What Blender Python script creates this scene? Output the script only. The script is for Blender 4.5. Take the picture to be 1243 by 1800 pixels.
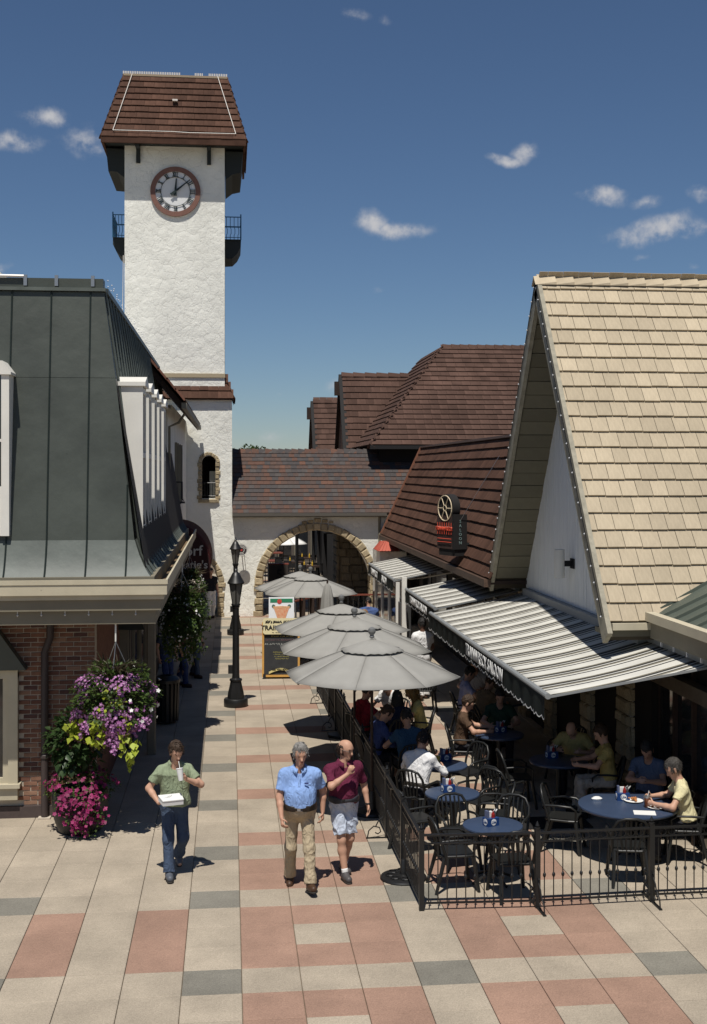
import bpy, bmesh, math, random, time
import numpy as np
from mathutils import Vector, Matrix, Euler
T0 = time.time()
random.seed(7); RNG = np.random.default_rng(7)
for o in list(bpy.data.objects): bpy.data.objects.remove(o)
S = bpy.context.scene
COL = S.collection
# ------------------------------------------------------------------ camera, sky, sun, exposure
CAMZ = 5.2
TH = math.atan(218 / 2150.0)
cam_d = bpy.data.cameras.new('camera'); cam = bpy.data.objects.new('camera', cam_d); COL.objects.link(cam)
cam.location = (0, 0, CAMZ); cam.rotation_euler = (math.pi / 2, 0, -TH)
cam_d.sensor_fit = 'VERTICAL'; cam_d.sensor_height = 36.0; cam_d.sensor_width = 24.86
cam_d.lens = 36.0 * 2150 / 1800; cam_d.shift_y = -72 / 1800.0
cam_d.clip_start = 0.1; cam_d.clip_end = 4000
S.camera = cam
SUNV = Vector((0.105, 0.42, -1.0)).normalized()          # the way the light travels
SUN_EL = math.asin(-SUNV.z); SUN_AZ = math.atan2(-SUNV.x, -SUNV.y)
sl = bpy.data.lights.new('sun', 'SUN'); so = bpy.data.objects.new('sun', sl); COL.objects.link(so)
sl.energy = 4.7; sl.angle = math.radians(0.53); sl.color = (1.0, 0.955, 0.88)
so.rotation_euler = SUNV.to_track_quat('-Z', 'Y').to_euler(); so.location = (-5, -15, 40)
W = bpy.data.worlds.new('World'); S.world = W; W.use_nodes = True
SKY_STRENGTH = 0.062
S.view_settings.view_transform = 'Standard'; S.view_settings.look = 'None'
S.view_settings.exposure = 0.0; S.view_settings.gamma = 1.0
S.view_settings.use_curve_mapping = False
S.render.engine = 'CYCLES'

def ray_dir(x, y):      # where a cloud of the photographed sky stands, as a direction
    a = (x - 621.5) / 2150; b = (828 - y) / 2150
    return Vector((math.sin(TH) + math.cos(TH) * a, math.cos(TH) - math.sin(TH) * a, b)).normalized()

def build_world():
    nt = W.node_tree; N = nt.nodes; L = nt.links; N.clear()
    out = N.new('ShaderNodeOutputWorld'); bg = N.new('ShaderNodeBackground')
    sky = N.new('ShaderNodeTexSky'); sky.sky_type = 'NISHITA'; sky.sun_disc = False
    sky.sun_elevation = SUN_EL; sky.sun_rotation = SUN_AZ
    sky.air_density = 1.0; sky.dust_density = 0.2; sky.ozone_density = 7.0; sky.altitude = 900
    bg.inputs['Strength'].default_value = SKY_STRENGTH
    tc = N.new('ShaderNodeTexCoord')
    def math_(op, a, b=None, c=None):
        n = N.new('ShaderNodeMath'); n.operation = op
        for i, v in enumerate((a, b, c)):
            if v is None: continue
            if isinstance(v, (int, float)): n.inputs[i].default_value = v
            else: L.new(v, n.inputs[i])
        return n.outputs[0]
    nz = N.new('ShaderNodeTexNoise'); nz.inputs['Scale'].default_value = 42; nz.inputs['Detail'].default_value = 7; nz.inputs['Roughness'].default_value = 0.6
    L.new(tc.outputs['Generated'], nz.inputs['Vector'])
    nz2 = N.new('ShaderNodeTexNoise'); nz2.inputs['Scale'].default_value = 95; nz2.inputs['Detail'].default_value = 5
    L.new(tc.outputs['Generated'], nz2.inputs['Vector'])
    wz = N.new('ShaderNodeTexNoise'); wz.inputs['Scale'].default_value = 26; wz.inputs['Detail'].default_value = 5; L.new(tc.outputs['Generated'], wz.inputs['Vector'])
    w1 = N.new('ShaderNodeVectorMath'); w1.operation = 'SUBTRACT'; L.new(wz.outputs['Color'], w1.inputs[0]); w1.inputs[1].default_value = (.5, .5, .5)
    w2 = N.new('ShaderNodeVectorMath'); w2.operation = 'SCALE'; L.new(w1.outputs[0], w2.inputs[0]); w2.inputs['Scale'].default_value = .022
    w3 = N.new('ShaderNodeVectorMath'); w3.operation = 'ADD'; L.new(w2.outputs[0], w3.inputs[0]); L.new(tc.outputs['Generated'], w3.inputs[1]); WARP = w3.outputs[0]
    total = None
    # (px, py, half width, half height, strength) of each small cumulus
    for (x, y, hx, hy, s) in ((85, 209, 44, 15, 1.0), (30, 250, 46, 18, 1.0), (150, 245, 48, 32, .78), (170, 262, 30, 16, .8), (12, 472, 26, 14, .7),
                              (655, 390, 30, 22, .95), (700, 403, 58, 18, 1.05), (922, 266, 24, 17, 1.0), (890, 277, 32, 11, .95),
                              (1062, 344, 42, 16, 1.0), (1135, 352, 34, 13, .75), (1165, 405, 95, 26, 1.08), (1232, 340, 24, 16, .7),
                              (620, 27, 34, 12, .72), (680, 30, 14, 10, .5), (668, 517, 20, 8, .55), (495, 697, 24, 9, .42), (470, 765, 45, 18, .5),
                              (590, 675, 26, 14, .6), (1130, 455, 22, 9, .45), (1215, 468, 18, 6, .42), (195, 535, 22, 12, .45)):
        d = ray_dir(x, y); up = Vector((0, 0, 1)); rt = d.cross(up).normalized(); u2 = rt.cross(d)
        def dot(v):
            n = N.new('ShaderNodeVectorMath'); n.operation = 'DOT_PRODUCT'; L.new(WARP, n.inputs[0]); n.inputs[1].default_value = v; return n.outputs['Value']
        dx = math_('MULTIPLY', dot(rt), 2150.0 / hx); dy = math_('MULTIPLY', dot(u2), 2150.0 / hy)
        front = math_('GREATER_THAN', dot(d), 0.0)
        r = math_('SQRT', math_('ADD', math_('POWER', math_('ABSOLUTE', dx), 2.0), math_('POWER', math_('ABSOLUTE', dy), 2.0)))
        m = math_('MULTIPLY', math_('MULTIPLY', math_('MAXIMUM', math_('SUBTRACT', 1.45, r), 0.0), s), front)
        total = m if total is None else math_('MAXIMUM', total, m)
    nn = math_('ADD', math_('MULTIPLY', math_('SUBTRACT', nz.outputs['Fac'], 0.5), 3.8), math_('MULTIPLY', math_('SUBTRACT', nz2.outputs['Fac'], 0.5), 1.1))
    raw = math_('SUBTRACT', math_('ADD', math_('MULTIPLY', total, 1.05), math_('MULTIPLY', nn, math_('MINIMUM', total, 1.0))), 0.30)
    rmp = N.new('ShaderNodeMapRange'); rmp.interpolation_type = 'SMOOTHSTEP'
    rmp.inputs['From Min'].default_value = 0.0; rmp.inputs['From Max'].default_value = 1.7; rmp.inputs['To Max'].default_value = 0.95
    L.new(raw, rmp.inputs['Value'])
    mix = N.new('ShaderNodeMix'); mix.data_type = 'RGBA'
    L.new(rmp.outputs[0], mix.inputs['Factor']); L.new(sky.outputs[0], mix.inputs['A'])
    mix.inputs['B'].default_value = (8.6, 8.6, 8.9, 1)
    L.new(mix.outputs['Result'], bg.inputs['Color']); L.new(bg.outputs[0], out.inputs[0])
build_world()

# ------------------------------------------------------------------ materials
MATS = {}
def mat(name, col, rough=0.7, var=0.0, vscale=8.0, bump=0.0, bscale=40.0, bdist=0.01, col2=None, objvar=0.0, metal=0.0, spec=0.35, detail=4.0, ramp=None, stretch=None, alpha=None, trans=0.0):
    if name in MATS: return MATS[name]
    m = bpy.data.materials.new(name); m.use_nodes = True; nt = m.node_tree; N = nt.nodes; L = nt.links
    b = N['Principled BSDF']; b.inputs['Roughness'].default_value = rough; b.inputs['Metallic'].default_value = metal
    b.inputs['Specular IOR Level'].default_value = spec
    b.inputs['Base Color'].default_value = (*col, 1)
    cur = None
    tc = N.new('ShaderNodeTexCoord'); vec = tc.outputs['Object']
    if stretch:
        mp = N.new('ShaderNodeMapping'); mp.inputs['Scale'].default_value = stretch; L.new(vec, mp.inputs['Vector']); vec = mp.outputs[0]
    rnd = None
    if objvar > 0 or ramp:
        oi = N.new('ShaderNodeObjectInfo'); ge = N.new('ShaderNodeNewGeometry')
        ad = N.new('ShaderNodeMath'); ad.operation = 'ADD'; L.new(oi.outputs['Random'], ad.inputs[0]); L.new(ge.outputs['Random Per Island'], ad.inputs[1])
        fr = N.new('ShaderNodeMath'); fr.operation = 'FRACT'; L.new(ad.outputs[0], fr.inputs[0]); rnd = fr.outputs[0]
    if ramp:
        cr = N.new('ShaderNodeValToRGB'); cr.color_ramp.interpolation = 'CONSTANT'
        els = cr.color_ramp.elements
        for i, (p, c) in enumerate(ramp):
            e = els[i] if i < 2 else els.new(p)
            e.position = p; e.color = (*c, 1)
        L.new(rnd, cr.inputs[0]); cur = cr.outputs[0]
    if var > 0 or col2:
        nz = N.new('ShaderNodeTexNoise'); nz.inputs['Scale'].default_value = vscale; nz.inputs['Detail'].default_value = detail; nz.inputs['Roughness'].default_value = .65
        L.new(vec, nz.inputs['Vector'])
        mr = N.new('ShaderNodeMapRange'); mr.inputs['From Min'].default_value = .3; mr.inputs['From Max'].default_value = .7
        L.new(nz.outputs['Fac'], mr.inputs['Value'])
        if col2:
            mx = N.new('ShaderNodeMix'); mx.data_type = 'RGBA'; mx.inputs['A'].default_value = (*col, 1); mx.inputs['B'].default_value = (*col2, 1)
            if cur: L.new(cur, mx.inputs['A'])
            L.new(mr.outputs[0], mx.inputs['Factor']); cur = mx.outputs['Result']
        else:
            mr.inputs['To Min'].default_value = 1 - var; mr.inputs['To Max'].default_value = 1 + var
            mx = N.new('ShaderNodeVectorMath'); mx.operation = 'SCALE'; mx.inputs[0].default_value = col
            if cur: L.new(cur, mx.inputs[0])
            L.new(mr.outputs[0], mx.inputs['Scale']); cur = mx.outputs[0]
    if objvar > 0:
        mr = N.new('ShaderNodeMapRange'); mr.inputs['To Min'].default_value = 1 - objvar; mr.inputs['To Max'].default_value = 1 + objvar
        L.new(rnd, mr.inputs['Value'])
        mx = N.new('ShaderNodeVectorMath'); mx.operation = 'SCALE'; mx.inputs[0].default_value = col
        if cur: L.new(cur, mx.inputs[0])
        L.new(mr.outputs[0], mx.inputs['Scale']); cur = mx.outputs[0]
    if cur: L.new(cur, b.inputs['Base Color'])
    if bump > 0:
        nb = N.new('ShaderNodeTexNoise'); nb.inputs['Scale'].default_value = bscale; nb.inputs['Detail'].default_value = 5
        L.new(vec, nb.inputs['Vector'])
        bp = N.new('ShaderNodeBump'); bp.inputs['Strength'].default_value = bump; bp.inputs['Distance'].default_value = bdist
        L.new(nb.outputs['Fac'], bp.inputs['Height']); L.new(bp.outputs[0], b.inputs['Normal'])
    if trans: b.inputs['Transmission Weight'].default_value = trans
    MATS[name] = m; return m

def leaf_mat(name, c1, c2, rough=.5, transl=.35):
    m = mat(name, c1, rough, col2=c2, vscale=9, objvar=.35)
    nt = m.node_tree; N = nt.nodes; L = nt.links; b = N['Principled BSDF']
    tr = N.new('ShaderNodeBsdfTranslucent'); mx = N.new('ShaderNodeMixShader'); mx.inputs[0].default_value = transl
    src = b.inputs['Base Color'].links[0].from_socket
    L.new(src, tr.inputs['Color']); L.new(b.outputs[0], mx.inputs[1]); L.new(tr.outputs[0], mx.inputs[2])
    L.new(mx.outputs[0], N['Material Output'].inputs[0])
    return m

def stucco(name, col):
    m = bpy.data.materials.new(name); m.use_nodes = True; nt = m.node_tree; N = nt.nodes; L = nt.links
    b = N['Principled BSDF']; b.inputs['Roughness'].default_value = .9; b.inputs['Specular IOR Level'].default_value = .15
    tc = N.new('ShaderNodeTexCoord')
    # trowel strokes: warped voronoi cells give lapped patches with lifted edges
    wn = N.new('ShaderNodeTexNoise'); wn.inputs['Scale'].default_value = 2.4; wn.inputs['Detail'].default_value = 4; L.new(tc.outputs['Object'], wn.inputs['Vector'])
    mxv = N.new('ShaderNodeMix'); mxv.data_type = 'VECTOR'; mxv.inputs['Factor'].default_value = .38
    L.new(tc.outputs['Object'], mxv.inputs['A']); L.new(wn.outputs['Color'], mxv.inputs['B'])
    vo = N.new('ShaderNodeTexVoronoi'); vo.feature = 'F1'; vo.inputs['Scale'].default_value = 5.0; vo.inputs['Randomness'].default_value = 1
    L.new(mxv.outputs['Result'], vo.inputs['Vector'])
    sep = N.new('ShaderNodeSeparateColor'); L.new(vo.outputs['Color'], sep.inputs[0])
    n2 = N.new('ShaderNodeTexNoise'); n2.inputs['Scale'].default_value = 9; n2.inputs['Detail'].default_value = 6; n2.inputs['Distortion'].default_value = 1.2; L.new(tc.outputs['Object'], n2.inputs['Vector'])
    ad = N.new('ShaderNodeMath'); ad.operation = 'MULTIPLY_ADD'; ad.inputs[1].default_value = .8; L.new(sep.outputs[0], ad.inputs[0]); n2s = N.new('ShaderNodeMath'); n2s.operation = 'MULTIPLY'; n2s.inputs[1].default_value = .26; L.new(n2.outputs['Fac'], n2s.inputs[0]); L.new(n2s.outputs[0], ad.inputs[2])
    a2 = N.new('ShaderNodeMath'); a2.operation = 'MULTIPLY_ADD'; a2.inputs[1].default_value = -.25; L.new(vo.outputs['Distance'], a2.inputs[0]); L.new(ad.outputs[0], a2.inputs[2])
    bp = N.new('ShaderNodeBump'); bp.inputs['Strength'].default_value = 1.0; bp.inputs['Distance'].default_value = .055
    L.new(a2.outputs[0], bp.inputs['Height']); L.new(bp.outputs[0], b.inputs['Normal'])
    n3 = N.new('ShaderNodeTexNoise'); n3.inputs['Scale'].default_value = .8; n3.inputs['Detail'].default_value = 7; L.new(tc.outputs['Object'], n3.inputs['Vector'])
    mr = N.new('ShaderNodeMapRange'); mr.inputs['From Min'].default_value = .3; mr.inputs['From Max'].default_value = .75; mr.inputs['To Min'].default_value = 1.04; mr.inputs['To Max'].default_value = .86
    L.new(n3.outputs['Fac'], mr.inputs['Value'])
    sc = N.new('ShaderNodeVectorMath'); sc.operation = 'SCALE'; sc.inputs[0].default_value = col; L.new(mr.outputs[0], sc.inputs['Scale']); L.new(sc.outputs[0], b.inputs['Base Color'])
    MATS[name] = m; return m

def glass_mat(name, col=(.02, .022, .025), rough=.06):
    return mat(name, col, rough, spec=.9)

def stripe_mat(name):          # printed awning cloth, stripes run down the slope (constant along local Y bands)
    m = bpy.data.materials.new(name); m.use_nodes = True; nt = m.node_tree; N = nt.nodes; L = nt.links
    b = N['Principled BSDF']; b.inputs['Roughness'].default_value = .85; b.inputs['Specular IOR Level'].default_value = .1
    at = N.new('ShaderNodeAttribute'); at.attribute_name = 'along'
    md = N.new('ShaderNodeMath'); md.operation = 'FRACT'
    ml = N.new('ShaderNodeMath'); ml.operation = 'MULTIPLY'; ml.inputs[1].default_value = 1 / .66; L.new(at.outputs['Fac'], ml.inputs[0]); L.new(ml.outputs[0], md.inputs[0])
    cr = N.new('ShaderNodeValToRGB'); cr.color_ramp.interpolation = 'CONSTANT'; e = cr.color_ramp.elements
    w = (.60, .585, .53); k = (.04, .04, .04); g = (.20, .18, .135)
    pts = [(0, w), (.34, g), (.42, k), (.54, w), (.60, k), (.67, g), (.76, w), (.86, k), (.94, w)]
    for i, (p, c) in enumerate(pts):
        q = e[i] if i < 2 else e.new(p); q.position = p; q.color = (*c, 1)
    L.new(md.outputs[0], cr.inputs[0])
    tcn = N.new('ShaderNodeTexCoord'); nz = N.new('ShaderNodeTexNoise'); nz.inputs['Scale'].default_value = 1.6; nz.inputs['Detail'].default_value = 6; L.new(tcn.outputs['Object'], nz.inputs['Vector'])
    mr = N.new('ShaderNodeMapRange'); mr.inputs['From Min'].default_value = .3; mr.inputs['From Max'].default_value = .75; mr.inputs['To Min'].default_value = 1.05; mr.inputs['To Max'].default_value = .82; L.new(nz.outputs['Fac'], mr.inputs['Value'])
    sc = N.new('ShaderNodeVectorMath'); sc.operation = 'SCALE'; L.new(cr.outputs[0], sc.inputs[0]); L.new(mr.outputs[0], sc.inputs['Scale'])
    L.new(sc.outputs[0], b.inputs['Base Color'])
    MATS[name] = m; return m

M_STUCCO = stucco('stucco_white', (.86, .85, .775))
M_TAN = mat('shingle_tan', (.455, .38, .27), .85, spec=.15, var=.10, vscale=5, bump=.25, bscale=60, objvar=.10, stretch=(1, 1, 1))
M_BROWN = mat('tile_brown', (.093, .049, .034), .85, spec=.12, var=.22, vscale=2.5, bump=.2, bscale=50, objvar=.16)
M_BROWN2 = mat('tile_brown_far', (.09, .053, .041), .88, spec=.12, var=.2, vscale=1.5, objvar=.18)
M_MIX = mat('shingle_mixed', (.1, .07, .06), .85, var=.2, vscale=9, bump=.2, bscale=60,
            ramp=[(0, (.075, .05, .042)), (.25, (.058, .051, .05)), (.45, (.088, .054, .042)), (.65, (.072, .062, .058)), (.8, (.10, .052, .037)), (.9, (.055, .048, .047)), (.975, (.125, .062, .042))])
M_COPPER = mat('metal_trim_rust', (.2, .085, .05), .7, var=.2)
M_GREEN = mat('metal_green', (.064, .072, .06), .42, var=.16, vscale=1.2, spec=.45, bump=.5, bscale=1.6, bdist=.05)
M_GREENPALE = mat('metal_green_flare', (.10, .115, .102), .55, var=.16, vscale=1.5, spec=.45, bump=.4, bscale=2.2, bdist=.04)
M_SAGE = mat('metal_sage', (.085, .10, .08), .55, var=.12, vscale=1.2, objvar=.06)
M_CREAM = mat('paint_cream', (.52, .465, .34), .6, var=.08, vscale=2)
M_TAUPE = mat('paint_taupe', (.205, .182, .132), .65, var=.08, vscale=2)
M_WHITEP = mat('paint_white', (.74, .72, .66), .55, var=.06, vscale=2)
M_PALEBLUE = mat('paint_white_boards', (.82, .83, .82), .75, var=.07, vscale=3, stretch=(1, 6, .6))
M_SOFFIT = mat('soffit_olive', (.165, .15, .105), .75, var=.12, vscale=2, objvar=.12)
M_BLACK = mat('black_iron', (.012, .012, .012), .42, spec=.5)
M_BLACKMATTE = mat('black_matte', (.015, .014, .014), .8)
M_RESIN = mat('chair_resin', (.014, .0145, .014), .42, spec=.4)
M_DARKWOOD = mat('dark_wood', (.035, .02, .014), .7, var=.25, vscale=4, stretch=(1, 1, 6))
M_REDWOOD = mat('red_wood_rail', (.19, .05, .03), .6, var=.15)
M_BRICK = mat('brick', (.24, .1, .055), .9, var=.2, vscale=14, bump=.35, bscale=60,
              ramp=[(0, (.19, .09, .058)), (.3, (.22, .115, .075)), (.5, (.14, .065, .045)), (.68, (.26, .15, .10)), (.82, (.10, .05, .042)), (.92, (.2, .105, .075))])
M_MORTAR = mat('mortar', (.48, .42, .34), .95, var=.15, bump=.3)
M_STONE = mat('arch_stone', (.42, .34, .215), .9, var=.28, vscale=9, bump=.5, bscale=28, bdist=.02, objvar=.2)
M_STONEG = mat('stone_rubble', (.35, .28, .175), .9, var=.25, vscale=7, bump=.5, bscale=22, bdist=.02, objvar=.2)
M_GLASS = glass_mat('dark_glass')
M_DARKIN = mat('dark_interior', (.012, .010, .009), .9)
M_SLAB_T = mat('slab_tan', (.375, .318, .245), .9, var=.20, vscale=75, bump=.25, bscale=160, bdist=.004, objvar=.07, detail=2)
M_SLAB_P = mat('slab_pink', (.32, .2, .146), .9, var=.20, vscale=75, bump=.25, bscale=160, bdist=.004, objvar=.06, detail=2)
M_SLAB_G = mat('slab_grey', (.2, .187, .155), .9, var=.22, vscale=75, bump=.25, bscale=160, bdist=.004, objvar=.07, detail=2)
def add_wear(m, amt=.22, sc=1.3):           # soiling in world-sized blotches, on top of the fine grain
    nt = m.node_tree; N = nt.nodes; L = nt.links; b = N['Principled BSDF']; src = b.inputs['Base Color'].links[0].from_socket
    ge = N.new('ShaderNodeNewGeometry'); nz = N.new('ShaderNodeTexNoise'); nz.inputs['Scale'].default_value = sc; nz.inputs['Detail'].default_value = 8; nz.inputs['Roughness'].default_value = .62
    L.new(ge.outputs['Position'], nz.inputs['Vector'])
    mr = N.new('ShaderNodeMapRange'); mr.inputs['From Min'].default_value = .32; mr.inputs['From Max'].default_value = .72; mr.inputs['To Min'].default_value = 1 + amt * .4; mr.inputs['To Max'].default_value = 1 - amt
    L.new(nz.outputs['Fac'], mr.inputs['Value'])
    n2 = N.new('ShaderNodeTexVoronoi'); n2.inputs['Scale'].default_value = 3.2; L.new(ge.outputs['Position'], n2.inputs['Vector'])
    m2 = N.new('ShaderNodeMapRange'); m2.inputs['From Min'].default_value = .015; m2.inputs['From Max'].default_value = .05; m2.inputs['To Min'].default_value = .72; m2.inputs['To Max'].default_value = 1
    L.new(n2.outputs['Distance'], m2.inputs['Value'])
    mu = N.new('ShaderNodeMath'); mu.operation = 'MULTIPLY'; L.new(mr.outputs[0], mu.inputs[0]); L.new(m2.outputs[0], mu.inputs[1])
    s = N.new('ShaderNodeVectorMath'); s.operation = 'SCALE'; L.new(src, s.inputs[0]); L.new(mu.outputs[0], s.inputs['Scale']); L.new(s.outputs[0], b.inputs['Base Color'])
for m_ in (M_SLAB_T, M_SLAB_P, M_SLAB_G): add_wear(m_)
add_wear(M_GREEN, .2, .7); add_wear(M_GREENPALE, .2, 1.0); add_wear(M_BROWN, .3, .6); add_wear(M_BROWN2, .25, .35); add_wear(M_TAN, .16, .6); add_wear(M_CREAM, .12, 1.2)
M_JOINT = mat('joint_soil', (.15, .115, .078), .95, var=.3, vscale=20)
M_CANVAS = mat('umbrella_canvas', (.295, .287, .265), .9, var=.07, vscale=2.5, spec=.1)
M_CANVASW = mat('umbrella_white', (.75, .74, .72), .9, spec=.1)
M_STRIPE = stripe_mat('awning_stripe')
M_VALANCE = mat('valance_dark', (.022, .026, .024), .85, spec=.1)
M_LETTER = mat('letter_white', (.72, .72, .70), .7)
M_TABLEB = mat('table_blue', (.038, .058, .105), .38, var=.08, vscale=3, spec=.45)
M_BULB = mat('bulb_glass', (.55, .56, .58), .15, spec=.8)
M_TUBE = mat('light_tube', (.72, .68, .62), .4)
M_STEEL = mat('steel', (.42, .42, .42), .35, metal=.8)
M_RUSTRED = mat('clock_rim', (.2, .1, .075), .6, var=.1)
M_BLUEIRON = mat('blue_iron', (.03, .11, .2), .5)
M_TEAL = mat('teal_dark', (.025, .03, .03), .8)
M_MAROON = mat('maroon_awning', (.065, .014, .014), .85, spec=.1)

# ------------------------------------------------------------------ mesh helpers
class MB:
    def __init__(s): s.v = []; s.f = []; s.m = []
    def add(s, vs, fs, mi=0):
        b = len(s.v); s.v.extend([tuple(map(float, p)) for p in vs]); s.f.extend([tuple(b + i for i in f) for f in fs]); s.m.extend([mi] * len(fs)); return s
    def box(s, x0, x1, y0, y1, z0, z1, mi=0):
        return s.add([(x0, y0, z0), (x1, y0, z0), (x1, y1, z0), (x0, y1, z0), (x0, y0, z1), (x1, y0, z1), (x1, y1, z1), (x0, y1, z1)],
                     [(3, 2, 1, 0), (4, 5, 6, 7), (0, 1, 5, 4), (1, 2, 6, 5), (2, 3, 7, 6), (3, 0, 4, 7)], mi)
    def beam(s, a, b, w, h, up=(0, 0, 1), mi=0):
        a = Vector(a); b = Vector(b); d = (b - a).normalized(); up = Vector(up)
        if abs(d.dot(up)) > .98: up = Vector((1, 0, 0))
        r = d.cross(up).normalized() * w / 2; u = r.cross(d).normalized() * h / 2
        vs = [a - r - u, a + r - u, a + r + u, a - r + u, b - r - u, b + r - u, b + r + u, b - r + u]
        return s.add(vs, [(0, 1, 2, 3), (7, 6, 5, 4), (1, 0, 4, 5), (2, 1, 5, 6), (3, 2, 6, 7), (0, 3, 7, 4)], mi)
    def tube(s, pts, r, seg=8, mi=0, closed=False, cap=True):
        pts = [Vector(p) for p in pts]; n = len(pts); rs = r if isinstance(r, (list, tuple)) else [r] * n
        b = len(s.v); prev = None
        for i, p in enumerate(pts):
            if closed: d = pts[(i + 1) % n] - pts[i - 1]
            else: d = pts[min(i + 1, n - 1)] - pts[max(i - 1, 0)]
            d.normalize()
            if prev is None:
                a = Vector((0, 0, 1)) if abs(d.z) < .9 else Vector((1, 0, 0)); u = d.cross(a).normalized()
            else:
                u = (prev - d * prev.dot(d)).normalized()
            prev = u; w = d.cross(u)
            for k in range(seg):
                t = 2 * math.pi * k / seg; q = p + (u * math.cos(t) + w * math.sin(t)) * rs[i]; s.v.append(tuple(q))
        m = n if closed else n - 1
        for i in range(m):
            j = (i + 1) % n
            for k in range(seg):
                l = (k + 1) % seg; s.f.append((b + i * seg + k, b + i * seg + l, b + j * seg + l, b + j * seg + k)); s.m.append(mi)
        if cap and not closed:
            s.f.append(tuple(b + k for k in reversed(range(seg)))); s.m.append(mi)
            s.f.append(tuple(b + (n - 1) * seg + k for k in range(seg))); s.m.append(mi)
        return s
    def lathe(s, prof, c=(0, 0, 0), seg=16, mi=0, flute=0):
        b = len(s.v); n = len(prof)
        for (r, z) in prof:
            for k in range(seg):
                t = 2 * math.pi * k / seg; rr = r * (1 + (flute * (1 if k % 2 else -1)))
                s.v.append((c[0] + rr * math.cos(t), c[1] + rr * math.sin(t), c[2] + z))
        for i in range(n - 1):
            for k in range(seg):
                l = (k + 1) % seg; s.f.append((b + i * seg + k, b + i * seg + l, b + (i + 1) * seg + l, b + (i + 1) * seg + k)); s.m.append(mi)
        if prof[0][0] > 1e-4: s.f.append(tuple(b + k for k in reversed(range(seg)))); s.m.append(mi)
        if prof[-1][0] > 1e-4: s.f.append(tuple(b + (n - 1) * seg + k for k in range(seg))); s.m.append(mi)
        return s
    def prism(s, poly, d, mi=0):            # planar polygon (3D points) pushed along d
        n = len(poly); d = Vector(d); a = [Vector(p) for p in poly]
        vs = a + [p + d for p in a]
        fs = [tuple(range(n)), tuple(reversed(range(n, 2 * n)))] + [(i, i + n, (i + 1) % n + n, (i + 1) % n) for i in range(n)]
        return s.add(vs, fs, mi)
    def mesh(s, name):
        me = bpy.data.meshes.new(name); me.from_pydata(s.v, [], s.f)
        if any(s.m): me.polygons.foreach_set('material_index', s.m)
        return me
    def build(s, name, mats, parent=None, smooth=False, fix=True, bevel=0):
        me = s.mesh(name)
        return mk(name, me, mats, parent, smooth, fix, bevel)

def mk(name, me, mats, parent=None, smooth=False, fix=True, bevel=0):
    if fix:
        bm = bmesh.new(); bm.from_mesh(me); bmesh.ops.recalc_face_normals(bm, faces=bm.faces)
        if bevel: bmesh.ops.bevel(bm, geom=list(bm.edges), offset=bevel, segments=1, affect='EDGES', clamp_overlap=True)
        bm.to_mesh(me); bm.free()
    for m in (mats if isinstance(mats, (list, tuple)) else [mats]): me.materials.append(m)
    if smooth:
        me.polygons.foreach_set('use_smooth', [True] * len(me.polygons))
        try: me.set_sharp_from_angle(angle=math.radians(smooth if isinstance(smooth, (int, float)) and smooth > 1 else 40))
        except Exception: pass
    o = bpy.data.objects.new(name, me); COL.objects.link(o)
    if parent: o.parent = parent
    return o
def thing(name, label, cat, loc=(0, 0, 0), rz=0, group=None):
    o = bpy.data.objects.new(name, None); COL.objects.link(o); o.location = loc; o.rotation_euler = (0, 0, rz)
    o['label'] = label; o['category'] = cat
    if group: o['group'] = group
    o.empty_display_size = .1
    return o
def tag(o, label, cat, group=None):
    o['label'] = label; o['category'] = cat
    if group: o['group'] = group
    return o
def inst(name, me, parent, loc, rot=None, scale=None):
    o = bpy.data.objects.new(name, me); COL.objects.link(o)
    if rot is not None:
        M = rot.to_4x4() if hasattr(rot, 'to_4x4') else rot
        M = Matrix.Translation(loc) @ M
        if scale is not None: M = M @ Matrix.Diagonal((*scale, 1))
        o.matrix_basis = M
    else:
        o.location = loc
        if scale is not None: o.scale = scale
    o.parent = parent
    return o
def copy_tree(o, parent=None):
    c = o.copy(); COL.objects.link(c); c.parent = parent
    for ch in list(o.children): copy_tree(ch, c)
    return c
def text_mesh(txt, size, extrude=.004, spacing=1.0, bold=0.0):
    cu = bpy.data.curves.new('t', 'FONT'); cu.body = txt; cu.size = size; cu.extrude = extrude; cu.align_x = 'CENTER'; cu.align_y = 'CENTER'; cu.space_character = spacing; cu.offset = bold; cu.resolution_u = 3
    o = bpy.data.objects.new('t', cu); COL.objects.link(o)
    dg = bpy.context.evaluated_depsgraph_get(); me = bpy.data.meshes.new_from_object(o.evaluated_get(dg))
    bpy.data.objects.remove(o); return me
def frame(u, v, n):           # matrix with the given columns
    return Matrix(((u[0], v[0], n[0]), (u[1], v[1], n[1]), (u[2], v[2], n[2])))
def text_on(txt, size, parent, loc, u, v, m, name='lettering', **k):
    u = Vector(u).normalized(); v = Vector(v).normalized(); n = u.cross(v)
    me = text_mesh(txt, size, **k); me.materials.clear(); me.materials.append(m)
    o = bpy.data.objects.new(name, me); COL.objects.link(o); o.matrix_basis = Matrix.Translation(loc) @ frame(u, v, n).to_4x4(); o.parent = parent
    return o
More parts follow.
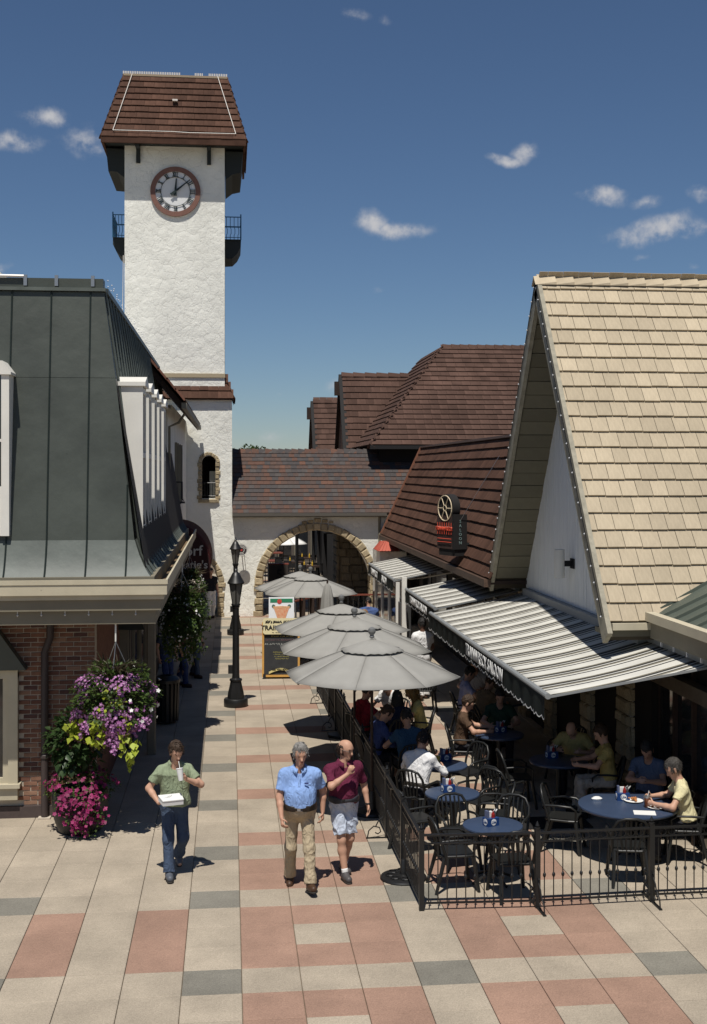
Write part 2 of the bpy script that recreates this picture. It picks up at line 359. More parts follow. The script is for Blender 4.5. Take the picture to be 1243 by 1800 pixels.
def arr_mesh(name, V, Q, mats, parent=None, mi=None, smooth=False):
    me = bpy.data.meshes.new(name); V = np.asarray(V, np.float32); Q = np.asarray(Q, np.int32); k = Q.shape[1]
    me.vertices.add(len(V)); me.vertices.foreach_set('co', V.ravel())
    me.loops.add(Q.size); me.loops.foreach_set('vertex_index', Q.ravel())
    me.polygons.add(len(Q)); me.polygons.foreach_set('loop_start', np.arange(0, Q.size, k, dtype=np.int32)); me.polygons.foreach_set('loop_total', np.full(len(Q), k, np.int32))
    if mi is not None: me.polygons.foreach_set('material_index', np.asarray(mi, np.int32))
    me.update(calc_edges=True); me.validate()
    for m in (mats if isinstance(mats, (list, tuple)) else [mats]): me.materials.append(m)
    if smooth: me.polygons.foreach_set('use_smooth', [True] * len(me.polygons))
    o = bpy.data.objects.new(name, me); COL.objects.link(o)
    if parent: o.parent = parent
    return o

CAMF = Vector((math.sin(TH), math.cos(TH), 0)); CAMR = Vector((math.cos(TH), -math.sin(TH), 0))
def seen(p):                  # (in frame?, distance) used only to choose which pieces become single objects
    d = Vector(p) - Vector((0, 0, CAMZ)); z = d.dot(CAMF)
    if z < 1: return (False, 1e9)
    x = 621.5 + 2150 * d.dot(CAMR) / z; y = 828 - 2150 * d.z / z
    return (-40 < x < 1283 and -40 < y < 1840, z)

def pieces(parent, name, me, items, m, limit=300):
    """items: (location, 3x3 rotation, scale). The nearest ones in view become objects, the rest one joined part."""
    if not me.materials: me.materials.append(m)
    rank = []
    for it in items:
        s, z = seen(it[0]); rank.append((0 if s else 1, z))
    order = sorted(range(len(items)), key=lambda i: rank[i])
    for i in order[:limit]:
        loc, rot, sc = items[i]; inst(name, me, parent, loc, rot, sc)
    rest = order[limit:]
    if rest:
        n = len(me.vertices); co = np.empty(n * 3); me.vertices.foreach_get('co', co); co = co.reshape(-1, 3)
        fs = [tuple(p.vertices) for p in me.polygons]; V = []; Fs = []
        for q, i in enumerate(rest):
            loc, rot, sc = items[i]; R = np.array(rot); V.append((co * np.array(sc)) @ R.T + np.array(loc)); Fs.extend([tuple(a + q * n for a in f) for f in fs])
        me2 = bpy.data.meshes.new(name + 's'); me2.from_pydata(np.vstack(V).tolist(), [], Fs); me2.materials.append(m)
        o = bpy.data.objects.new(name + 's', me2); COL.objects.link(o); o.parent = parent; o['kind'] = 'stuff'

def tile_me(w, l, t, head=.2, side=0.0):
    mb = MB(); a = w / 2
    mb.add([(-a, 0, 0), (a, 0, 0), (a, l, 0), (-a, l, 0), (-a, 0, t), (a, 0, t), (a, l, t * head), (-a, l, t * head)],
           [(3, 2, 1, 0), (4, 5, 6, 7), (0, 1, 5, 4), (1, 2, 6, 5), (2, 3, 7, 6), (3, 0, 4, 7)])
    return mb.mesh('tile')
def tile_roof(parent, o, u, v, vlen, rng, w, expo, t, m, limit=300, gap=.006, jit=.012, name='roof_tile', lift=.0, stag=True, tilt=.05, rnd=None):
    """tiles on the plane o + a*u + b*v; rng(b) gives the a range of the course at b."""
    rnd = rnd or random.Random(hash(name) % 999 + int(vlen * 100))
    u = Vector(u).normalized(); v = Vector(v).normalized(); n = u.cross(v).normalized(); o = Vector(o)
    me = tile_me(1.0, expo * 1.18, t); items = []
    k = 0; b = 0.0
    while b < vlen - expo * .3:
        a0, a1 = rng(b + expo * .4)
        x = a0 - (w * .5 if (k % 2 and stag) else 0) - rnd.random() * .02
        while x < a1 - .01:
            ww = w * (1 + (rnd.random() - .5) * .22); s0 = max(x, a0); s1 = min(x + ww, a1)
            if s1 - s0 > .03:
                tl = tilt * (rnd.random() - .5) * .25
                R = frame(u, v, n) @ Matrix.Rotation(.055 + (rnd.random() - .5) * .02, 3, 'X') @ Matrix.Rotation(tl, 3, 'Y')
                p = o + u * ((s0 + s1) / 2) + v * (b + (rnd.random() - .5) * jit) + n * (lift + .004)
                # lift the tail over the course below
                p += n * (t * .55)
                items.append((p, frame(u, v, n) @ Matrix.Rotation(-t * .6 / expo + (rnd.random() - .5) * .012, 3, 'X') @ Matrix.Rotation(tl, 3, 'Y'), (s1 - s0 - gap, 1, 1)))
            x += ww
        b += expo; k += 1
    pieces(parent, name, me, items, m, limit)
    return len(items)

def pillow(sx, sy, sz, inset=.2, rnd=random, j=.0):      # rough block: back face in XZ plane y=0, pushed to y=-sy
    a, c = sx / 2, sz / 2; q = inset * min(sx, sz)
    J = lambda: (rnd.random() - .5) * j
    vs = []
    for (y, s) in ((0, 0), (-sy * .55, 0), (-sy, q)):
        for (x, z) in ((-a, -c), (a, -c), (a, c), (-a, c)):
            vs.append((math.copysign(abs(x) - s, x) + J(), y + J(), math.copysign(abs(z) - s, z) + J()))
    fs = [(0, 1, 2, 3), (11, 10, 9, 8)]
    for r in (0, 4):
        for i in range(4): fs.append((r + i, r + 4 + i, r + 4 + (i + 1) % 4, r + (i + 1) % 4))
    mb = MB(); mb.add(vs, fs); me = mb.mesh('block')
    bm = bmesh.new(); bm.from_mesh(me); bmesh.ops.recalc_face_normals(bm, faces=bm.faces); bm.to_mesh(me); bm.free()
    return me
def I3(): return Matrix.Identity(3)
def bulbs(parent, pts, r=.022, name='light_string'):
    mb = MB()
    for p in pts: mb.lathe([(0, -r * 1.3), (r, 0), (0, r * 1.3)], p, 6)
    o = mb.build(name, M_BULB, parent, fix=False); o['kind'] = 'stuff'; return o
def lerp(a, b, t): return Vector(a) * (1 - t) + Vector(b) * t
# ------------------------------------------------------------------ ground
def struct(o): o['kind'] = 'structure'; return o
mb = MB(); mb.add([(-400, -60, 0), (400, -60, 0), (400, 900, 0), (-400, 900, 0)], [(0, 1, 2, 3)])
GROUND = struct(mb.build('ground', mat('ground_far', (.30, .25, .18), .95, var=.15, vscale=1.5)))
mb = MB(); mb.add([(-14, 2, .004), (14, 2, .004), (14, 90, .004), (-14, 90, .004)], [(0, 1, 2, 3)])
PAV = struct(mb.build('pavement', M_JOINT))
P = .6; X0 = .125; Y0 = 12.77
def slab_kind(c, r):
    if r == -1: return 'G' if c in (-1, 3, 7, -5) else 'T'
    if r == -2: return 'P' if c in (0, 1, 2, 4, 5, 6) else 'T'
    if r == -3: return 'P' if c in (0, 2, 4, 6) else 'T'
    if r in (0, 1, 2):
        if c in (0, 2, 4, 6, -2, -4): return 'P'
        if c in (1, 5): return 'T' if r == 1 else 'P'
        return 'T'
    if r == 3: return 'G' if c in (-1, 3, 7, -5) else 'T'
    if r in (4, 5): return 'P' if c in (0, 1, 2, 4, 6) else 'T'
    if r < -3: return 'T' if (c + r) % 3 else 'P'
    k = (r - 6) % 4
    if k == 0: return 'G' if c in (-1, 3, 7) else 'T'
    if k == 1: return 'P' if c in (0, 1, 2, 4, 5, 6) else 'T'
    return 'T'
def slab_me(w, l, nm):
    mb = MB(); a, b = w / 2, l / 2; e = .006
    mb.add([(-a, -b, 0), (a, -b, 0), (a, b, 0), (-a, b, 0), (-a, -b, .018), (a, -b, .018), (a, b, .018), (-a, b, .018),
            (-a + e, -b + e, .022), (a - e, -b + e, .022), (a - e, b - e, .022), (-a + e, b - e, .022)],
           [(0, 1, 5, 4), (1, 2, 6, 5), (2, 3, 7, 6), (3, 0, 4, 7), (4, 5, 9, 8), (5, 6, 10, 9), (6, 7, 11, 10), (7, 4, 8, 11), (8, 9, 10, 11)])
    return mb.mesh(nm)
SM = {'T': slab_me(P - .0075, P - .005, 'slab_t'), 'P': slab_me(P - .0075, P - .005, 'slab_p'), 'G': slab_me(P - .0075, P - .005, 'slab_g')}
SMAT = {'T': M_SLAB_T, 'P': M_SLAB_P, 'G': M_SLAB_G}
by = {'T': [], 'P': [], 'G': []}
srnd = random.Random(3)
allslabs = []
for r in range(-7, 82):
    for c in range(-14, 14):
        x = X0 + (c + .5) * P; y = Y0 + (r + .5) * P
        allslabs.append((seen((x, y, 0)), slab_kind(c, r), x, y))
allslabs.sort(key=lambda s: (0 if s[0][0] else 1, s[0][1]))
SLABZ = .026
for i, (sn, k, x, y) in enumerate(allslabs):
    R = Matrix.Rotation((srnd.random() - .5) * .004, 3, 'X') @ Matrix.Rotation((srnd.random() - .5) * .004, 3, 'Y')
    it = (Vector((x, y, .004 + (srnd.random() - .5) * .002)), R, (1, 1, 1))
    if i < 300:
        if not SM[k].materials: SM[k].materials.append(SMAT[k])
        inst('slab', SM[k], PAV, *it)
    else: by[k].append(it)
for k in by: pieces(PAV, 'slab', SM[k], by[k], SMAT[k], 0)

# ------------------------------------------------------------------ clock tower
TY = 43.7; TX0, TX1 = -3.68, -.17
def arch_pts(cx, r, zs, n=18, z0=0.0):
    return [(cx - r, z0)] + [(cx + r * math.cos(t), zs + r * math.sin(t)) for t in [math.pi - math.pi * i / n for i in range(n + 1)]] + [(cx + r, z0)]
def wall_with_holes(name, x0, x1, z0, z1, y, depth, holes, m, parent):
    """front wall in XZ at y (facing -Y), with polygon holes, thickness depth."""
    bm = bmesh.new(); loops = [[(x0, z0), (x1, z0), (x1, z1), (x0, z1)]] + holes
    edges = []
    for lp in loops:
        vs = [bm.verts.new((x, y, z)) for x, z in lp]
        edges += [bm.edges.new((vs[i], vs[(i + 1) % len(vs)])) for i in range(len(vs))]
    bmesh.ops.triangle_fill(bm, use_beauty=True, use_dissolve=False, edges=edges)
    ret = bmesh.ops.extrude_face_region(bm, geom=list(bm.faces))
    bmesh.ops.translate(bm, vec=(0, depth, 0), verts=[g for g in ret['geom'] if isinstance(g, bmesh.types.BMVert)])
    bmesh.ops.recalc_face_normals(bm, faces=bm.faces)
    me = bpy.data.meshes.new(name); bm.to_mesh(me); bm.free()
    return mk(name, me, m, parent, fix=False)

tower = thing('clock_tower', 'tall white stucco clock tower with brown tiled roof', 'tower')
# upper shaft
MB().box(TX0, TX1, TY + .02, TY + 3.5, 8.1, 17.3).build('wall', M_STUCCO, tower)
# lower shaft with arched window and passage
hw = [(-.98, 4.22)] + [(-.73 + .25 * math.cos(t), 5.5 + .25 * math.sin(t)) for t in [math.pi - math.pi * i / 10 for i in range(11)]] + [(-.48, 4.22)]
hp = [(x, z + .001) for x, z in arch_pts(-1.35, .94, 1.25, 16, .0)]
wall_with_holes('wall', -4.1, .09, -.05, 7.82, TY, .45, [hw, hp], M_STUCCO, tower)
MB().box(-.36, .088, TY + .452, TY + 3.6, -.05, 7.8).build('wall', M_STUCCO, tower)
MB().box(-4.09, -2.3, TY + .452, TY + 3.6, -.05, 7.8).build('wall', M_STUCCO, tower)
MB().box(-2.298, -.362, TY + .452, TY + 3.6, 2.4, 3.9).build('wall', M_STUCCO, tower)
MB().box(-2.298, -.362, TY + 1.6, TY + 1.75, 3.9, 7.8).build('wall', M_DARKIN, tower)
# skirt roof (sloping tiles under the shaft)
sk = tower
tile_roof(sk, (-4.2, TY - .14, 7.76), (1, 0, 0), (0, .36, .86), .94, lambda b: (0, 4.38 - b * .30), .34, .31, .03, M_BROWN, 40)
tile_roof(sk, (.17, TY - .12, 7.76), (0, 1, 0), (-.36, 0, .86), .94, lambda b: (b * .3, 3.7), .34, .31, .03, M_BROWN, 30)
MB().add([(-4.2, TY - .13, 7.72), (.16, TY - .13, 7.72), (-.15, TY + .2, 8.6), (-4.2, TY + .2, 8.6), (.16, TY + 3.6, 7.72), (-.15, TY + 3.6, 8.6)], [(0, 1, 2, 3), (1, 4, 5, 2)]).build('roof_deck', M_BROWN, sk)
MB().box(TX0, TX1 + .02, TY - .03, TY + .06, 8.52, 8.66).build('flashing', mat('flash', (.40, .33, .22), .7), tower)
# window stones
srn = random.Random(5)
blk = [pillow(1, 1, 1, .14, srn, .10) for _ in range(4)]
for b_ in blk: b_.materials.append(M_STONE)
def stone(parent, x, z, w, h, ang, y, d=.07, name='stone'):
    inst(name, srn.choice(blk), parent, Vector((x, y + .02, z)), Matrix.Rotation(ang, 3, 'Y'), (w, d + srn.random() * .035, h))
def stone_arch(parent, cx, r, zs, wr, y, n, legn, z0=0.0, d=.08, left=True, right=True):
    for i in range(n):
        t = math.pi * (i + .5) / n; rr = r + wr / 2 + (srn.random() - .5) * .04
        stone(parent, cx - rr * math.cos(t), zs + rr * math.sin(t), math.pi * (r + wr * .5) / n * .95, wr * (.9 + srn.random() * .25), t - math.pi / 2, y, d)
    hh = (zs - z0) / legn
    for s in ((-1,) if left else ()) + ((1,) if right else ()):
        z = z0
        for i in range(legn):
            w = wr * (.85 + srn.random() * .35) if i % 2 else wr * (1.1 + srn.random() * .35)
            stone(parent, cx + s * (r + w / 2 - .01), z0 + (i + .5) * hh, w, hh * .93, 0, y, d)
stone_arch(tower, -.73, .25, 5.5, .12, TY, 8, 9, 4.2, .05)
stone(tower, -.73, 4.14, .7, .13, 0, TY, .09, 'sill')
stone_arch(tower, -1.35, .94, 1.25, .20, TY, 15, 7, 0, .07, left=False)
# little iron guard inside the window
mb = MB()
for i in range(6): mb.tube([(-.96 + i * .09, TY + .12, 4.3), (-.96 + i * .09, TY + .12, 4.78)], .009, 5)
mb.tube([(-.98, TY + .12, 4.78), (-.48, TY + .12, 4.78)], .014, 5); mb.tube([(-.98, TY + .12, 4.32), (-.48, TY + .12, 4.32)], .012, 5)
mb.build('window_guard', M_BLACK, tower)
MB().box(-.72, -.5, TY + .9, TY + .95, 4.22, 5.2).build('curtain', M_WHITEP, tower)
# roof: steep hip with cut top
EZ = 16.78; RZ = 19.32; ex0, ex1 = -4.43, .58; ey0, ey1 = TY - .72, TY + 4.2
rx0, rx1 = -3.76, -.08; ry0, ry1 = TY + .55, TY + 2.9
vl = math.hypot(ry0 - ey0, RZ - EZ)
sl_ = (rx0 - ex0) / vl; sr_ = (ex1 - rx1) / vl
tile_roof(tower, (ex0, ey0, EZ), (1, 0, 0), (0, ry0 - ey0, RZ - EZ), vl, lambda b: (b * sl_, ex1 - ex0 - b * sr_), .42, .285, .035, M_BROWN, 140)
vs_ = math.hypot(rx0 - ex0, RZ - EZ)
tile_roof(tower, (ex0, ey1, EZ), (0, -1, 0), (rx0 - ex0, 0, RZ - EZ), vs_, lambda b: (b * .55, ey1 - ey0 - b * .52), .42, .285, .035, M_BROWN, 20)
tile_roof(tower, (ex1, ey0, EZ), (0, 1, 0), (rx1 - ex1, 0, RZ - EZ), vs_, lambda b: (b * .52, ey1 - ey0 - b * .55), .42, .285, .035, M_BROWN, 20)
z_ = .02
MB().add([(ex0 + .03, ey0 + .03, EZ), (ex1 - .03, ey0 + .03, EZ), (ex1 - .03, ey1, EZ), (ex0 + .03, ey1, EZ), (rx0, ry0, RZ), (rx1, ry0, RZ), (rx1, ry1, RZ), (rx0, ry1, RZ)],
         [(3, 2, 1, 0), (4, 5, 6, 7), (0, 1, 5, 4), (1, 2, 6, 5), (2, 3, 7, 6), (3, 0, 4, 7)]).build('roof_deck', M_BROWN, tower)
# hip tiles
def hip_tiles(parent, a, b, n, w, t, m, l=None, name='hip_tile'):
    a = Vector(a); b = Vector(b); d = (b - a); L_ = d.length / n; d.normalize()
    r = d.cross(Vector((0, 0, 1))).normalized(); nn = r.cross(d).normalized()
    mb = MB(); h = w / 2
    mb.add([(-h, 0, -h * .75), (0, 0, t), (h, 0, -h * .75), (-h * .85, L_ * 1.15, -h * .75 - t), (0, L_ * 1.15, -t * .2), (h * .85, L_ * 1.15, -h * .75 - t),
            (-h, 0, -h * .75 - t), (h, 0, -h * .75 - t)], [(0, 1, 4, 3), (1, 2, 5, 4), (0, 6, 7, 2, 1), (6, 0, 3), (2, 7, 5)])
    me = mb.mesh(name); me.materials.append(m)
    for i in range(n): inst(name, me, parent, a + d * (i * L_) + nn * .03, frame(r, d, nn), None)
hip_tiles(tower, (ex0, ey0, EZ), (rx0, ry0, RZ), 9, .26, .045, M_BROWN)
hip_tiles(tower, (ex1, ey0, EZ), (rx1, ry0, RZ), 9, .26, .045, M_BROWN)
# fascia, soffit, brackets
MB().box(ex0, ex1, ey0 - .03, ey0 + .05, EZ - .2, EZ + .03).build('fascia', M_BROWN, tower)
MB().box(ex0 + .01, ex0 + .09, ey0 + .051, ey1, EZ - .2, EZ + .02).build('fascia', M_BROWN, tower)
MB().box(ex1 - .09, ex1 - .01, ey0 + .051, ey1, EZ - .2, EZ + .02).build('fascia', M_BROWN, tower)
MB().box(ex0 + .1, ex1 - .1, ey0 + .06, ey1, EZ - .1, EZ - .03).build('soffit', M_TEAL, tower)
for s, xa, xb in ((-1, TX0 - .02, ex0 + .1), (1, TX1 + .02, ex1 - .1)):      # boxed side brackets with a stepped foot
    w0, w1 = sorted((xa, xb)); far = w0 if s < 0 else w1
    mb = MB()
    lo = 15.75
    pr = [(xa, ey0 + .35), (xb, ey0 + .2)]
    mb.prism([(xa, ey0 + .8, EZ - .2), (xb, ey0 + .8, EZ - .2), (xb - s * .08, ey0 + .8, EZ - .95 if s > 0 else EZ - 1.0), (xb - s * .38, ey0 + .8, EZ - 1.02), (xa, ey0 + .8, EZ - 1.22)], (0, 3.1, 0))
    mb.build('eave_bracket', M_TEAL, tower)
for x in (-3.2, -.72): MB().beam((x, TY - .04, EZ - .12), (x, TY - .04, EZ - .72), .14, .16, (0, 1, 0)).build('bracket', M_TEAL, tower)
for x in (-3.2, -.72): MB().box(x - .07, x + .07, TY - .62, TY - .13, EZ - .26, EZ - .12).build('bracket', M_TEAL, tower)
# ridge lamps and light tubes on the roof
mb = MB()
x = rx0 - .02
while x < rx1:
    if not (-1.75 < x < -1.25 or -.95 < x < -.8): mb.box(x, x + .035, ry0 - .04, ry0 + .02, RZ + .05, RZ + .15)
    x += .062
mb.build('ridge_light', M_TUBE, tower)
MB().box(rx0, rx1, ry0 - .06, ry0 + .15, RZ - .02, RZ + .055).build('ridge_cap', mat('ridgecap', (.33, .26, .18), .8), tower)
sv = Vector((0, ry0 - ey0, RZ - EZ)).normalized(); sn_ = Vector((0, -sv.z, sv.y))
def onroof(x, b): return Vector((x, ey0, EZ)) + sv * b + sn_ * .09
MB().tube([onroof(-4.02, .22), onroof(-3.45, vl)], .014, 5).build('light_tube', M_TUBE, tower)
MB().tube([onroof(.22, .2), onroof(-.42, vl)], .014, 5).build('light_tube', M_TUBE, tower)
MB().tube([onroof(-4.02, .22), onroof(-2, .22), onroof(-1.4, .19), onroof(.22, .2)], .014, 5).build('light_tube', M_TUBE, tower)
MB().box(-2.0, -1.82, *sorted((onroof(0, 1.62).y - .12, onroof(0, 1.62).y + .05)), onroof(0, 1.62).z - .02, onroof(0, 1.62).z + .04).build('roof_vent', M_TUBE, tower)
# clock
CX, CZ, CR = -1.9, 15.08, .88
def disc(mb, r0, r1, y, n=48, mi=0, th=.0):
    vs = []; fs = []
    for i in range(n):
        t = 2 * math.pi * i / n
        vs += [(r0 * math.cos(t), y, r0 * math.sin(t)), (r1 * math.cos(t), y, r1 * math.sin(t))]
    fs = [(2 * i, 2 * i + 1, (2 * i + 3) % (2 * n), (2 * i + 2) % (2 * n)) for i in range(n)]
    mb.add(vs, fs, mi)
clock = bpy.data.objects.new('clock', None); COL.objects.link(clock); clock.parent = tower; clock.location = (CX, TY - .0, CZ)
def ring_solid(r0, r1, y0, y1, n=48):
    mb = MB(); vs = []
    for i in range(n):
        t = 2 * math.pi * i / n; c, s = math.cos(t), math.sin(t)
        vs += [(r0 * c, y0, r0 * s), (r1 * c, y0, r1 * s), (r1 * c, y1, r1 * s), (r0 * c, y1, r0 * s)]
    fs = []
    for i in range(n):
        a = 4 * i; b = 4 * ((i + 1) % n)
        for k in range(4): fs.append((a + k, a + (k + 1) % 4, b + (k + 1) % 4, b + k))
    return mb.add(vs, fs)
ring_solid(.71, CR, -.065, .02).build('clock_rim', M_RUSTRED, clock, smooth=35)
ring_solid(.0, .72, -.03, .0).build('clock_face', mat('clock_white', (.74, .74, .73), .5), clock)
M_NUM = mat('clock_numerals', (.018, .03, .03), .6)
ring_solid(.505, .522, -.062, -.05).build('minute_ring', M_NUM, clock)
for i, nt_ in enumerate(('XII', 'I', 'II', 'III', 'IIII', 'V', 'VI', 'VII', 'VIII', 'IX', 'X', 'XI')):
    t = math.pi / 2 - i * math.pi / 6; d = Vector((math.cos(t), 0, math.sin(t)))
    rt = Vector((math.sin(t), 0, -math.cos(t)))
    mb = MB(); w = .062; n_ = len(nt_); xs = -(n_ - 1) * w / 2
    sxx = .9 if n_ > 3 else 1
    for k, ch in enumerate(nt_):
        q = (xs + k * w) * sxx; c0 = d * .535 + rt * q; c1 = d * .68 + rt * q; yo = Vector((0, -.058, 0))
        if ch == 'I': mb.beam(c0 + yo, c1 + yo, .022, .012, (0, 1, 0))
        elif ch == 'V': mb.beam(c0 + yo, c1 + rt * .03 + yo, .02, .012, (0, 1, 0)); mb.beam(c0 + yo, c1 - rt * .03 + yo, .026, .012, (0, 1, 0))
        else: mb.beam(c0 + rt * .03 + yo, c1 - rt * .03 + yo, .028, .012, (0, 1, 0)); mb.beam(c0 - rt * .03 + yo, c1 + rt * .03 + yo, .02, .012, (0, 1, 0))
    for e in (.532, .683): mb.beam(d * e - rt * (n_ * w / 2 + .012) + Vector((0, -.058, 0)), d * e + rt * (n_ * w / 2 + .012) + Vector((0, -.058, 0)), .012, .011, (0, 1, 0))
    mb.build('numeral', M_NUM, clock, fix=False)
def hand(ang, ln, tail, w, y):
    d = Vector((math.sin(ang), 0, math.cos(ang))); r = Vector((d.z, 0, -d.x)); o_ = Vector((0, y, 0))
    MB().prism([o_ - d * tail - r * w * .7, o_ - d * tail + r * w * .7, o_ + r * w * .45, o_ + d * ln + r * w * .22, o_ + d * ln - r * w * .22, o_ - r * w * .45], (0, -.015, 0)).build('clock_hand', M_NUM, clock)
hand(math.radians(4), .46, .16, .085, -.085); hand(math.radians(51), .66, .2, .075, -.11)
# balconies on both sides
for s, x0, x1 in ((-1, -4.17, TX0 + .0), (1, TX1, .41)):
    b = bpy.data.objects.new('balcony', None); COL.objects.link(b); b.parent = tower
    out = x0 if s < 0 else x1; inn = x1 if s < 0 else x0
    mb = MB(); mb.prism([(inn, TY + .9, 13.56), (out, TY + .9, 13.56), (out, TY + .9, 13.35), (out - s * .12, TY + .9, 13.1), (out - s * .3, TY + .9, 12.92), (inn, TY + .9, 12.9)], (0, 1.8, 0)); mb.build('balcony_floor', M_TEAL, b)
    MB().box(min(out, inn), max(out, inn), TY + .86, TY + 2.74, 13.562, 13.60).build('balcony_edge', M_TEAL, b)
    mb = MB(); mb.tube([(inn, TY + .92, 14.42), (out, TY + .92, 14.42), (out, TY + 2.68, 14.42), (inn, TY + 2.68, 14.42)], .02, 6); mb.tube([(inn, TY + .92, 13.68), (out, TY + .92, 13.68), (out, TY + 2.68, 13.68)], .014, 6)
    mb.tube([(inn, TY + .92, 14.05), (out, TY + .92, 14.05), (out, TY + 2.68, 14.05)], .014, 6)
    mb.build('handrail', M_BLUEIRON, b)
    MB().tube([(out, TY + .92, 13.6), (out, TY + .92, 14.52)], .026, 6).build('rail_post', M_BLUEIRON, b)
    w_ = abs(out - inn)
    for k in range(4):
        x = inn + s * (.06 + k * (w_ - .08) / 3.6); 
        MB().tube([(x, TY + .92, 13.6), (x, TY + .92, 13.76), (x + .03, TY + .92, 13.82), (x + .03, TY + .92, 13.98), (x, TY + .92, 14.05), (x, TY + .92, 14.42)], .012, 5).build('baluster', M_BLUEIRON, b)
    for k in range(8):
        y = TY + 1.1 + k * .2
        MB().tube([(out, y, 13.6), (out, y, 14.42)], .012, 5).build('baluster', M_BLUEIRON, b)
MB().tube([(TX0 - .04, TY - .02, 12.8), (TX0 - .1, TY - .02, 8.2)], .012, 5).build('cable', M_TUBE, tower)

# ------------------------------------------------------------------ arch gateway
gate = thing('arch_gateway', 'white stucco gateway wall with stone arch and mottled shingle roof', 'gateway')
AX, AR, AZS = 3.12, 1.94, 1.14
wall_with_holes('wall', .092, 8.0, -.05, 3.9, TY, .7, [arch_pts(AX, AR, AZS, 28, .001)], M_STUCCO, gate)
stone_arch(gate, AX, AR, AZS, .27, TY, 25, 5, 0, .08)
# keystone row resting on the arch
for k, (dx, w, h) in enumerate(((-.5, .18, .1), (-.28, .2, .11), (-.03, .24, .15), (.22, .2, .12), (.45, .16, .08))):
    stone(gate, AX + .05 + dx, AZS + AR + .36 - abs(dx) * .16, w, h, 0, TY, .06)
# stone lining of the jamb at the right, seen through the arch
for r in range(9):
    for k in range(3):
        o_ = inst('stone', srn.choice(blk), gate, Vector((AX + AR * 1.0 + .01, TY + .12 + k * .22 + (r % 2) * .06, .12 + r * .235)), Matrix.Rotation(-math.pi / 2, 3, 'Z'), (.215, .05, .22))
rv = Vector((0, 2.35, 2.28)); rl = rv.length
tile_roof(gate, (.1, TY - .26, 3.70), (1, 0, 0), rv, rl, lambda b: (0, 7.6), .21, .205, .018, M_MIX, 300, jit=.006)
MB().add([(.1, TY - .26, 3.69), (8.6, TY - .26, 3.69), (8.6, TY + 2.09, 5.96), (.1, TY + 2.09, 5.96), (.1, TY + 4.5, 3.69), (8.6, TY + 4.5, 3.69)], [(0, 1, 2, 3), (3, 2, 5, 4), (0, 3, 4)]).build('roof_deck', M_MIX, gate)
hip_tiles(gate, (.1, TY + 2.09, 5.98), (5.5, TY + 2.09, 5.98), 22, .34, .04, M_MIX, name='ridge_tile')
MB().box(.1, 5.6, TY - .36, TY - .25, 3.60, 3.71).build('gutter', mat('gutter_grey', (.11, .10, .085), .5), gate)
MB().box(.1, 6.0, TY - .249, TY - .002, 3.56, 3.62).build('soffit', mat('soff2', (.16, .15, .12), .7), gate)
MB().tube([(5.36, TY - .06, 3.6), (5.36, TY - .06, .1)], .045, 8).build('downspout', M_TAUPE, gate)
M_GREYP = mat('grey_patch', (.2, .2, .2), .8)
# round hanging sign by the small arch
sgn = thing('hanging_sign', 'round black and white sign with red centre projecting beside the arch', 'sign', (.42, TY - .42, 2.42))
ring_solid(0, .21, -.02, .02, 32).build('sign_disc', mat('sign_black', (.05, .045, .045), .5), sgn)
ring_solid(.185, .205, -.026, -.02, 32).build('sign_ring', M_WHITEP, sgn)
ring_solid(.09, .105, -.026, -.02, 24).build('sign_ring', M_WHITEP, sgn)
MB().prism([(.055 * math.cos(t) * (1 if i % 2 else .55), -.02, .055 * math.sin(t) * (1 if i % 2 else .55)) for i, t in enumerate([k * math.pi / 5 + .3 for k in range(10)])], (0, -.012, 0)).build('emblem', mat('sign_red', (.45, .05, .04), .5), sgn)
mb = MB()
for i in range(14):
    t = .35 + i * (math.pi - .7) / 13; 
    mb.beam((.125 * math.cos(t), -.026, .125 * math.sin(t)), (.165 * math.cos(t), -.026, .165 * math.sin(t)), .014, .008, (0, 1, 0))
    if 3 < i < 11: mb.beam((.125 * math.cos(-t), -.026, .125 * math.sin(-t)), (.165 * math.cos(-t), -.026, .165 * math.sin(-t)), .014, .008, (0, 1, 0))
mb.build('lettering', M_WHITEP, sgn)
MB().beam((0, .02, .0), (0, .42, .0), .03, .03).build('bracket', M_BLACK, sgn)
MB().tube([(.1, .0, -.2), (.1, .4, -.2)], .012, 5).build('bracket', M_BLACK, sgn)

# ------------------------------------------------------------------ hipped roof building far right and its wings
hipb = thing('hip_roof_building', 'large brown hipped roof building behind the gateway roof', 'building')
HE = 6.15; hy0 = 44.75; hx0 = 5.15; HR = 10.3; hry = 49.4; hrx = 8.66
hv = Vector((0, hry - hy0, HR - HE)); hl = hv.length
tile_roof(hipb, (hx0, hy0, HE), (1, 0, 0), hv, hl, lambda b: (b * (hrx - hx0) / hl, 11), .36, .30, .03, M_BROWN2, 300)
hv2 = Vector((hrx - hx0, 0, HR - HE)); hl2 = hv2.length
tile_roof(hipb, (hx0, 55, HE), (0, -1, 0), hv2, hl2, lambda b: (0, 55 - hy0 - b * (hry - hy0) / hl2), .36, .30, .03, M_BROWN2, 160, stag=True)
MB().add([(hx0, hy0, HE - .01), (18, hy0, HE - .01), (18, hry, HR - .01), (hrx, hry, HR - .01), (hx0, 55, HE - .01), (hrx, 55, HR - .01), (18, 55, HR - .01)], [(0, 1, 2, 3), (4, 0, 3, 5), (3, 2, 6, 5)]).build('roof_deck', M_BROWN2, hipb)
hip_tiles(hipb, (hx0, hy0, HE), (hrx, hry, HR), 20, .36, .05, M_BROWN2)
hip_tiles(hipb, (hrx, hry, HR + .03), (18, hry, HR + .03), 26, .34, .04, M_BROWN2, name='ridge_tile')
MB().box(hx0, 17, hy0 - .05, hy0 + .03, HE - .14, HE + .0).build('fascia', M_BLACKMATTE, hipb)
